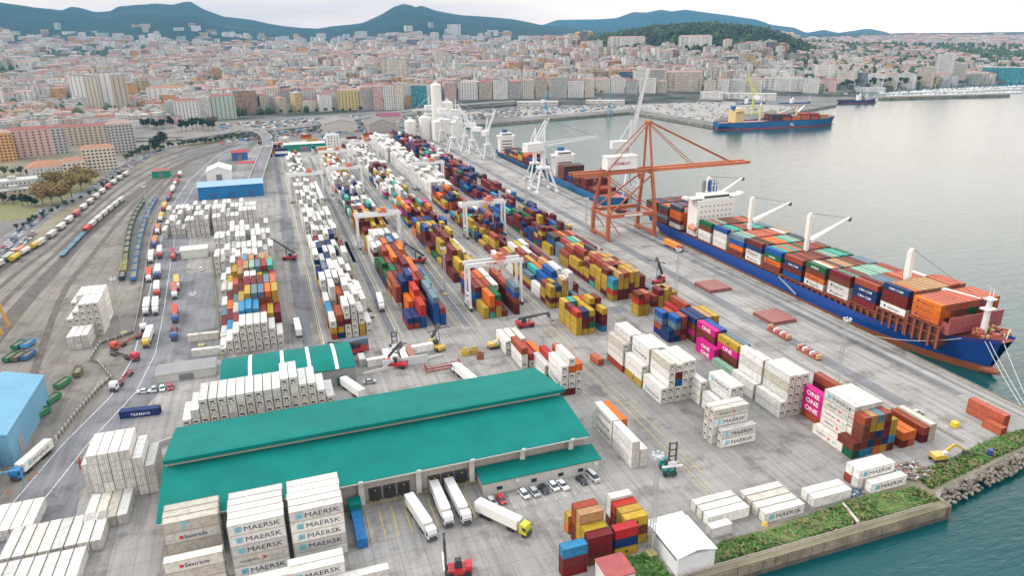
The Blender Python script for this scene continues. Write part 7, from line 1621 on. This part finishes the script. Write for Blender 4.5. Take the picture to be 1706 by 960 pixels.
# green patches in the town
greens = [at_range(170, 1360), at_range(320, 1750), at_range(380, 1850), at_range(640, 1600), at_range(820, 1950), at_range(1500, 1480), at_range(560, 1650)]
mass = {'wall': MB(), 'roof': MB()}; things = []
count = 0
for i, (x, y, rr, a, step, bd) in enumerate(cand):
    if bad[i] or fpark[i] > .3: continue
    r = random.Random(i*13+5)
    far = rr > 3300
    if far:
        keepp = .75 if PX[i] > 1330 else max(0, .62-(rr-3300)/3300)*(1.3 if dn[i] > -.1 else .35)
        if r.random() > keepp: continue
    elif dn[i] < -.5 or r.random() < .06: continue
    if any((g.x-x)**2+(g.y-y)**2 < 55**2 for g in greens): continue
    dw = r.random(); fl = r.choice([4, 6, 8, 9, 10, 11]) if rr < 2800 else r.choice([4, 6, 7, 8, 9, 10, 13])
    if PX[i] > 1000 and rr < 2700: fl = r.choice([4, 5, 6, 7, 8, 9])
    if PX[i] > 1330: fl = r.choice([2, 3, 3, 4, 5])
    if bd == 900: fl = r.choice([2, 3, 3])
    if PX[i] < 260 and rr < 1500: fl = min(fl, 5)
    if rr > 3300: fl = max(2, fl-2)
    w_ = r.uniform(.55, 1.5)*step; d_ = r.uniform(.45, .65)*step; 
    if not near_ok(x, y, min(w_, d_)*.42): continue
    gadd(x, y, min(w_, d_)*.5)
    h = fl*3.05+.6; wall = r.choice(['white', 'white', 'cream', 'white', 'pale grey', 'grey', 'pink', 'pale grey', 'white', 'beige', 'brown', 'white', 'cream', 'orange', 'white', 'pale grey'] if dw < .9 else ['yellow', 'pale green', 'slate']); roof = r.choice(['red tiled', 'pale red', 'pale red', 'flat grey', 'flat white', 'flat white', 'brown', 'flat dark', 'orange tiled', 'red tiled', 'flat grey', 'flat grey'])
    rot = -a+(.35 if math.sin(x/310)+math.cos(y/270) > 0 else -.3)+r.uniform(-.06, .06)+(math.pi/2 if r.random() < .25 else 0)
    z = float(ZA[i]); count += 1
    in_frame = -20 < PX[i] < 1726
    if count and len(things) < 205 and in_frame and rr < 2100: things.append((x, y, z, rot, w_, d_, h, wall, roof, fl, PX[i], rr, i)); continue
    wl, rf, ex = bld_geo(w_, d_, h, roof, r); cs, sn = math.cos(rot), math.sin(rot); kk = r.uniform(.88, 1.06)
    for mb, key, col in ((wl, 'wall', tuple(c*kk for c in WC[wall])), (rf, 'roof', RC[roof]), (ex, 'roof', (.45, .43, .41))):
        if mb is ex and rr > 2600: continue
        M2 = mass[key]; M2.col = col; M2.add([(vx*cs-vy*sn+x, vx*sn+vy*cs+y, vz+z) for vx, vy, vz in mb.v], mb.f)
def district(px, rr):
    if px < 250: return 'behind the rail yard'
    if px < 440: return 'left of the boulevard row'
    if px < 690: return 'behind the boulevard row'
    if px < 880: return 'behind the silos'
    if px < 1060: return 'behind the left pier sheds'
    if px < 1330: return 'behind the blue and yellow ship'
    return 'behind the marina'
dd_ = {}
for t_ in things: dd_.setdefault((district(t_[10], t_[11]), 0), []).append(t_)
for (ds_, rb_), lst in dd_.items():
    lst.sort(key=lambda t_: t_[10])
    for n, (x, y, z, rot, w_, d_, h, wall, roof, fl, px, rr, i) in enumerate(lst):
        building(x, y, z, rot, w_, d_, h, wall, roof, '%s %d-floor block, %s roof, %s from left, %s' % (wall, fl, roof, ordw(n), ds_), i)
V = mass['wall'].v; o_ = len(V); Fs = mass['wall'].f+[[k+o_ for k in f] for f in mass['roof'].f]
me = bpy.data.meshes.new('town_blocks'); me.from_pydata(V+mass['roof'].v, [], Fs); me.materials.append(MATS['facade_mass']); me.materials.append(MATS['paint_mass']); me.polygons.foreach_set('material_index', [0]*len(mass['wall'].f)+[1]*len(mass['roof'].f)); finish(me); set_col(me, mass['wall'].c+mass['roof'].c)
tag(link('town_blocks', me), 'dense mass of smaller white, beige and red-roofed houses climbing the hillside', None, None, 'stuff')
print('town', count, len(things))
# ------------------------------------------------------------------ trees
def tree_mesh(seed, crown_mat, H_=9.0, Rc=3.6, n=420, leaf=.75, squash=.8, trunk_h=.35):
    r = random.Random(seed); t_ = MB(); t_.cyl((0, 0, 0), (r.uniform(-.2, .2), r.uniform(-.2, .2), H_*trunk_h*1.3), .34, .2, 7)
    blobs = []
    for k in range(9):
        a = r.uniform(0, 6.28); q = r.uniform(.15, .75)*Rc; c_ = Vector((math.cos(a)*q, math.sin(a)*q, H_*(trunk_h+.2)+r.uniform(0, .55)*H_*.7)); blobs.append((c_, r.uniform(.35, .62)*Rc)); t_.cyl((0, 0, H_*trunk_h), c_, .14, .05, 5, False)
    cr_ = MB()
    for k in range(n):
        c_, s_ = r.choice(blobs); d = Vector((r.gauss(0, 1), r.gauss(0, 1), r.gauss(0, 1))).normalized()*s_*r.uniform(.6, 1.12); p = c_+Vector((d.x, d.y, d.z*squash)); u_ = Vector((r.gauss(0, 1), r.gauss(0, 1), r.gauss(0, 1))).normalized(); v_ = u_.cross(d.normalized() if d.length else Vector((0, 0, 1))).normalized(); L_ = leaf*r.uniform(.5, 1.2)
        cr_.add([p-u_*L_, p-v_*L_*.7, p+u_*L_, p+v_*L_*.7], [(0, 1, 2, 3)])
    return t_.mesh('trunk', 'trunk_bark'), cr_.mesh('crown', crown_mat)
TM = {'autumn': [tree_mesh(s_, 'leaves_autumn', 13, 7.2, 1500, .8, .85) for s_ in (1, 2, 3)], 'green': [tree_mesh(s_, 'leaves_green', 9, 3.8, 420) for s_ in (4, 5)], 'dark': [tree_mesh(s_, 'leaves_dark', 12, 4.2, 420, .85) for s_ in (6, 7)], 'brown': [tree_mesh(s_, 'leaves_brown', 11, 5.2, 420, .8) for s_ in (8, 9)]}
tn = 0
def tree(g, kind, label, sc=1.0, group=None, name='tree'):
    global tn
    tn += 1; tm, cm = TM[kind][tn % len(TM[kind])]; o = tag(empty(name, g, tn*1.7), label, 'tree', group); o.scale = (sc, sc, sc*(.9+.2*((tn*7) % 5)/5)); link('trunk', tm, o); link('crown', cm, o); return o
for i, (px, py, s_) in enumerate(((72, 340, 1.0), (88, 345, .95), (104, 338, 1.05), (120, 330, 1.0), (136, 318, .95), (150, 308, .9), (98, 322, 1.0), (116, 316, 1.0), (134, 305, .9))): tree(G(px, py), 'autumn', 'big yellow-brown autumn tree, %s in the clump beside the street' % ordw(i), s_*1.2, 'autumn trees by the street')
def tree_line(pts, n, kind, desc, sc=1.0, jit=3, grp=None):
    for k in range(n):
        t_ = k/max(1, n-1)*(len(pts)-1); i = min(int(t_), len(pts)-2); f = t_-i; px = pts[i][0]+(pts[i+1][0]-pts[i][0])*f+rnd.uniform(-jit, jit)*.5; py = pts[i][1]+(pts[i+1][1]-pts[i][1])*f+rnd.uniform(-1, 1)
        g = GT(px, py); g.z -= .2; tree(g, kind, '%s tree, %s from the left %s' % ({'green': 'green leafy', 'dark': 'dark green', 'brown': 'russet brown', 'autumn': 'yellow brown'}[kind], ordw(k), desc), sc*rnd.uniform(.85, 1.2), grp or 'trees '+desc)
tree_line([(62, 216), (110, 212), (175, 205)], 16, 'dark', 'in the dark belt behind the red roofed row', 1.1, 4); tree_line([(-5, 300), (30, 298), (60, 300)], 6, 'green', 'in the yard by the orange block', .8); tree_line([(302, 224), (330, 218), (356, 222)], 7, 'dark', 'in the clump beside the flyover', 1.2); tree_line([(338, 212), (360, 214)], 3, 'brown', 'in the russet clump beside the flyover', 1.3)
tree_line([(262, 262), (268, 256), (275, 250)], 3, 'dark', 'by the rail depot shed', 1.3); tree_line([(212, 272), (235, 262), (256, 254)], 7, 'green', 'along the hedge of the car park', .8); tree_line([(228, 178), (250, 182)], 4, 'dark', 'beside the four towers', 1.1); tree_line([(440, 192), (520, 188), (600, 186)], 12, 'green', 'in front of the boulevard row', .8); tree_line([(626, 180), (640, 180)], 3, 'dark', 'beside the yellow block', 1.2)
tree_line([(880, 160), (945, 157), (1000, 155)], 14, 'brown', 'along the waterfront promenade', 1.0, 5); tree_line([(1000, 154), (1090, 152), (1170, 150)], 10, 'green', 'before the ornate palace', .8, 5); tree_line([(1176, 150), (1250, 148)], 8, 'brown', 'right of the ornate palace', 1.1, 5); tree_line([(1400, 147), (1470, 144), (1530, 140)], 16, 'green', 'along the marina garden', 1.3, 5); tree_line([(1486, 133), (1530, 131)], 6, 'dark', 'behind the marina garden', 1.4, 3)
tree_line([(310, 134), (360, 131), (430, 131)], 14, 'dark', 'on the green slope above town', 1.3, 5); tree_line([(640, 143), (700, 140)], 6, 'dark', 'around the cream office tower', 1.2, 4); tree_line([(800, 124), (840, 122)], 5, 'dark', 'in mid town', 1.3, 4)
tree_line([(235, 262), (290, 250), (345, 243), (395, 236)], 22, 'green', 'along the curve of the railway', .7, 5)
tree_line([(30, 392), (70, 372), (120, 350), (165, 325), (200, 300)], 16, 'green', 'on the verge below the autumn trees', .45, 5); tree_line([(-5, 345), (40, 350), (62, 352)], 7, 'dark', 'under the stained retaining block', .7, 4)
tree_line([(236, 214), (262, 216), (290, 212)], 9, 'dark', 'between the beige rows and the green gable', 1.1, 6); tree_line([(-5, 208), (50, 206)], 8, 'green', 'behind the pink block', 1.0, 6)
# forest: wooded hill + patches + scattered street greenery, one mass
b = MB(); r = random.Random(77)
def clump(b, x, y, z, s_, r, hk=1.2):
    bm = bmesh.new(); bmesh.ops.create_icosphere(bm, subdivisions=1, radius=s_); bm.verts.index_update()
    vs = [(v.co.x*r.uniform(.7, 1.3)+x, v.co.y*r.uniform(.7, 1.3)+y, v.co.z*hk*r.uniform(.7, 1.35)+z+s_*.7*hk) for v in bm.verts]; b.add(vs, [tuple(v.index for v in f.verts) for f in bm.faces]); bm.free()
pts_ = []
for k in range(6200):
    u_, v_ = r.uniform(-1.25, 1.25), r.uniform(-1.2, 1.1)
    if u_*u_+v_*v_ > 1.3: continue
    pts_.append((hc.x+u_*330, hc.y+v_*300, r.uniform(3.5, 7.0), 1.3))
X_ = np.array([p[0] for p in pts_]); Y_ = np.array([p[1] for p in pts_]); Z_ = elev(X_, Y_)
for (x, y, s_, hk), z in zip(pts_, Z_): clump(b, x, y, float(z), s_, r, hk)
tag(b.build('forest', 'leaves_dark'), 'dark pine wood covering the round hill in the town', None, None, 'stuff')
b = MB(); pts_ = []
for g in greens:
    for k in range(70): pts_.append((g.x+r.gauss(0, 28), g.y+r.gauss(0, 28), r.uniform(2, 4.5), 1.1))
for k in range(7500):
    rr = r.uniform(1200, 4200)**1.0; a = YAW+r.uniform(-rad(41), rad(39)); pts_.append((math.sin(a)*rr, math.cos(a)*rr, r.uniform(3.2, 6.2)*(1+rr/6000), 1.5))
X_ = np.array([p[0] for p in pts_]); Y_ = np.array([p[1] for p in pts_]); Z_ = elev(X_, Y_); bd_ = in_poly(X_, Y_, sea_poly) | in_poly(X_, Y_, port); dn2 = fbm(X_/180, Y_/180, 3, 77)
for (x, y, s_, hk), z, q, w_ in zip(pts_, Z_, bd_, dn2):
    if not q and (w_ > -.05 or True): clump(b, x, y, float(z), s_, r, hk)
tag(b.build('town_greenery', 'leaves_green'), 'scattered garden and street greenery among the town blocks', None, None, 'stuff')
poly_slab('park_lawn', [tuple(GT(x, y)[:2]) for x, y in ((305, 137), (360, 133), (430, 131), (425, 124), (360, 126))], float(GT(365, 131).z)+3, 12, 'grass')
# ------------------------------------------------------------------ flyovers
def flyover(pts, w_, z, label, pier=28):
    P = [G(x, y, z) for x, y in pts]; o = tag(empty('flyover', (P[0].x, P[0].y, 0)), label, 'bridge', 'elevated roads behind the port'); O = Vector((P[0].x, P[0].y, 0)); fine = []
    for i in range(len(P)-1):
        p0, p1, p2, p3 = P[max(i-1, 0)], P[i], P[i+1], P[min(i+2, len(P)-1)]
        for k in range(5): t_ = k/5; fine.append(.5*((2*p1)+(p2-p0)*t_+(2*p0-5*p1+4*p2-p3)*t_*t_+(3*p1-p0-3*p2+p3)*t_**3))
    fine.append(P[-1]); b = MB(); pb = MB(); L_, R2 = [], []
    for i, p in enumerate(fine):
        d = (fine[min(i+1, len(fine)-1)]-fine[max(i-1, 0)]); d.z = 0; d.normalize(); n = Vector((-d.y, d.x, 0))*w_/2; L_.append(p+n-O); R2.append(p-n-O)
    dn = Vector((0, 0, -1.2)); up = Vector((0, 0, 1.0))
    for i in range(len(fine)-1):
        b.add([R2[i], R2[i+1], L_[i+1], L_[i], R2[i]+dn, R2[i+1]+dn, L_[i+1]+dn, L_[i]+dn], [(0, 1, 2, 3), (7, 6, 5, 4), (4, 5, 1, 0), (2, 6, 7, 3)])
        for S_ in (L_, R2): pb.beam(S_[i]+up*.5, S_[i+1]+up*.5, .3, 1.0)
    b.build('deck', 'asphalt', o); pb.build('parapet', 'paint', o, (.55, .53, .5)); acc = 0
    for i in range(len(fine)-1):
        acc += (fine[i+1]-fine[i]).length
        if acc > pier: acc = 0; q = fine[i]-O; m_ = MB(); m_.box(q.x, q.y, (z-1.2)/2, w_*.5, 1.4, z-1.25); m_.build('pier', 'paint', o, (.45, .43, .4))
    return o
flyover([(425, 300), (436, 270), (446, 240), (438, 222), (412, 214), (370, 222), (300, 232)], 11, 8, 'grey elevated road curving down beside the red canopy', 26); flyover([(400, 218), (470, 214), (560, 203), (640, 190), (740, 177), (860, 168)], 13, 8, 'long elevated road running behind the old warehouses', 34)
flyover([(-20, 262), (120, 232), (240, 228), (330, 226), (400, 216)], 10, 5, 'low viaduct with dark arches along the rail yard', 24)
# far pier clutter: stored cars, sheds, small boats in the marina
b = MB(); r = random.Random(55)
def area_boxes(poly, n, sx, sy, sz, cols, b, rot=None, z0=0.05):
    xs = [p[0] for p in poly]; ys = [p[1] for p in poly]
    for k in range(n):
        x, y = r.uniform(min(xs), max(xs)), r.uniform(min(ys), max(ys))
        if in_poly(np.array([x]), np.array([y]), poly)[0]: b.col = r.choice(cols); b.box(x, y, z0+sz/2, sx*r.uniform(.8, 1.2), sy*r.uniform(.8, 1.2), sz, rot if rot is not None else r.uniform(0, 3), top=.85)
pier_poly = [tuple(G(x, y)[:2]) for x, y in ((870, 196), (1050, 181), (1188, 203), (1200, 196), (1330, 178), (1200, 168), (1030, 176), (860, 183))]
area_boxes(pier_poly, 480, 4.2, 1.8, 1.4, [(.5, .5, .5), (.3, .3, .32), (.12, .12, .13), (.35, .33, .3), (.25, .26, .3), (.35, .3, .25), (.3, .1, .08)], b)
area_boxes([(150, 1130), (620, 1200), (560, 1080), (300, 1030), (180, 960)], 800, 5, 2.2, 1.8, [(.6, .6, .6), (.3, .3, .32), (.08, .08, .09), (.7, .7, .7), (.4, .4, .4), (.05, .2, .4), (.35, .3, .25), (.3, .08, .06)], b)
area_boxes([(-60, 900), (-60, 1130), (150, 1170), (140, 960), (10, 940)], 700, 6, 2.4, 2, [(.6, .6, .6), (.3, .3, .32), (.08, .08, .09), (.7, .7, .7), (.4, .4, .4), (.05, .2, .4), (.4, .15, .08)], b)
tag(b.build('parked_vehicles', 'paint_mass', colattr=True), 'hundreds of parked vehicles and small goods spread over the far piers', None, None, 'stuff')
area = poly_slab('pier_surface', [p for p in pier_poly], .12, 0, 'quay_concrete')
b = MB(); c_ = [G(x, y) for x, y in ((1466, 163), (1520, 161.5), (1600, 159.5), (1680, 157.5))]
for p, q_ in zip(c_[:-1], c_[1:]): b.beam(p+Vector((0, 0, -1.2)), q_+Vector((0, 0, -1.2)), 9, 5.0)
tag(b.build('breakwater_mole', 'quay_wall_concrete'), 'long grey breakwater mole in front of the marina', 'breakwater')
hb = MB(); hb.add([(-1.6, 5, .9), (1.6, 5, .9), (1.7, 0, .9), (0, -6.5, 1.4), (-1.7, 0, .9), (-1.1, 4.6, -.3), (1.1, 4.6, -.3), (1.2, 0, -.3), (0, -5, -.3), (-1.2, 0, -.3)], [(0, 1, 2, 3, 4)[::-1], (0, 5, 6, 1), (1, 6, 7, 2), (2, 7, 8, 3), (3, 8, 9, 4), (4, 9, 5, 0)]); hm = hb.mesh('hull', 'paint')
cb = MB(); cb.box(0, 1, 1.7, 2.2, 4.2, 1.5, top=.75); cm_ = cb.mesh('cabin', 'paint'); mb_ = MB(); mb_.cyl((0, -.6, 1), (0, -.6, 14), .12, .08, 5); mb_.beam((0, -.6, 2.6), (0, 3.6, 2.6), .2); mm_ = mb_.mesh('mast', 'paint')
k = 0
for row_i, (ax_, ay, bx, by, n) in enumerate(((1480, 157.5, 1700, 152, 30), (1470, 153.5, 1640, 149.5, 26), (1520, 150.5, 1700, 146.0, 26), (1560, 147.5, 1706, 142, 20), (1320, 157, 1420, 155.5, 12))):
    for i in range(n):
        t_ = i/(n-1); g = G(ax_+(bx-ax_)*t_+rnd.uniform(-1, 1), ay+(by-ay)*t_, 0); g.z = WATER_Z
        if not in_poly(np.array([g.x]), np.array([g.y]), sea_poly)[0]: continue
        o = link('moored_boat', hm, None, (.75, .75, .74), g, rnd.uniform(-.2, .2)+.4); s_ = rnd.uniform(.9, 1.7); o.scale = (s_, s_, s_); sail = rnd.random() < .55
        link('cabin', cm_, o, (.72, .73, .74)); 
        if sail: link('mast', mm_, o, (.6, .6, .6))
        tag(o, 'small white %s, %s from the left in marina row %s' % ('sailing yacht' if sail else 'motor boat', ordw(i), ordw(row_i)), 'boat', 'boats moored in the marina')
for i in range(5):
    b = MB(); a, c_ = G(1490+i*38, 158-i*1.0), G(1500+i*42, 146-i*1.0); b.beam(Vector((a.x, a.y, WATER_Z+.5)), Vector((c_.x, c_.y, WATER_Z+.5)), 3, .6); tag(b.build('pontoon', 'quay_wall_concrete'), 'floating pontoon, %s from the left in the marina' % ordw(i), 'pontoon', 'marina pontoons')
build_containers(300)
# ------------------------------------------------------------------ haze
hz, t, b_ = new_mat('haze_air'); t.nodes.remove(b_); pv = t.nodes.new('ShaderNodeVolumePrincipled'); pv.inputs['Color'].default_value = (.17, .50, .82, 1); pv.inputs['Density'].default_value = 5.4e-5; pv.inputs['Anisotropy'].default_value = .2
t.links.new(pv.outputs[0], t.nodes['Material Output'].inputs['Volume'])
b = MB(); b.box(0, 6000, 345, 30000, 17000, 730); o = b.build('haze', 'haze_air'); tag(o, 'thin bluish haze over the bay and hills', None, None, 'stuff'); o.display_type = 'WIRE'
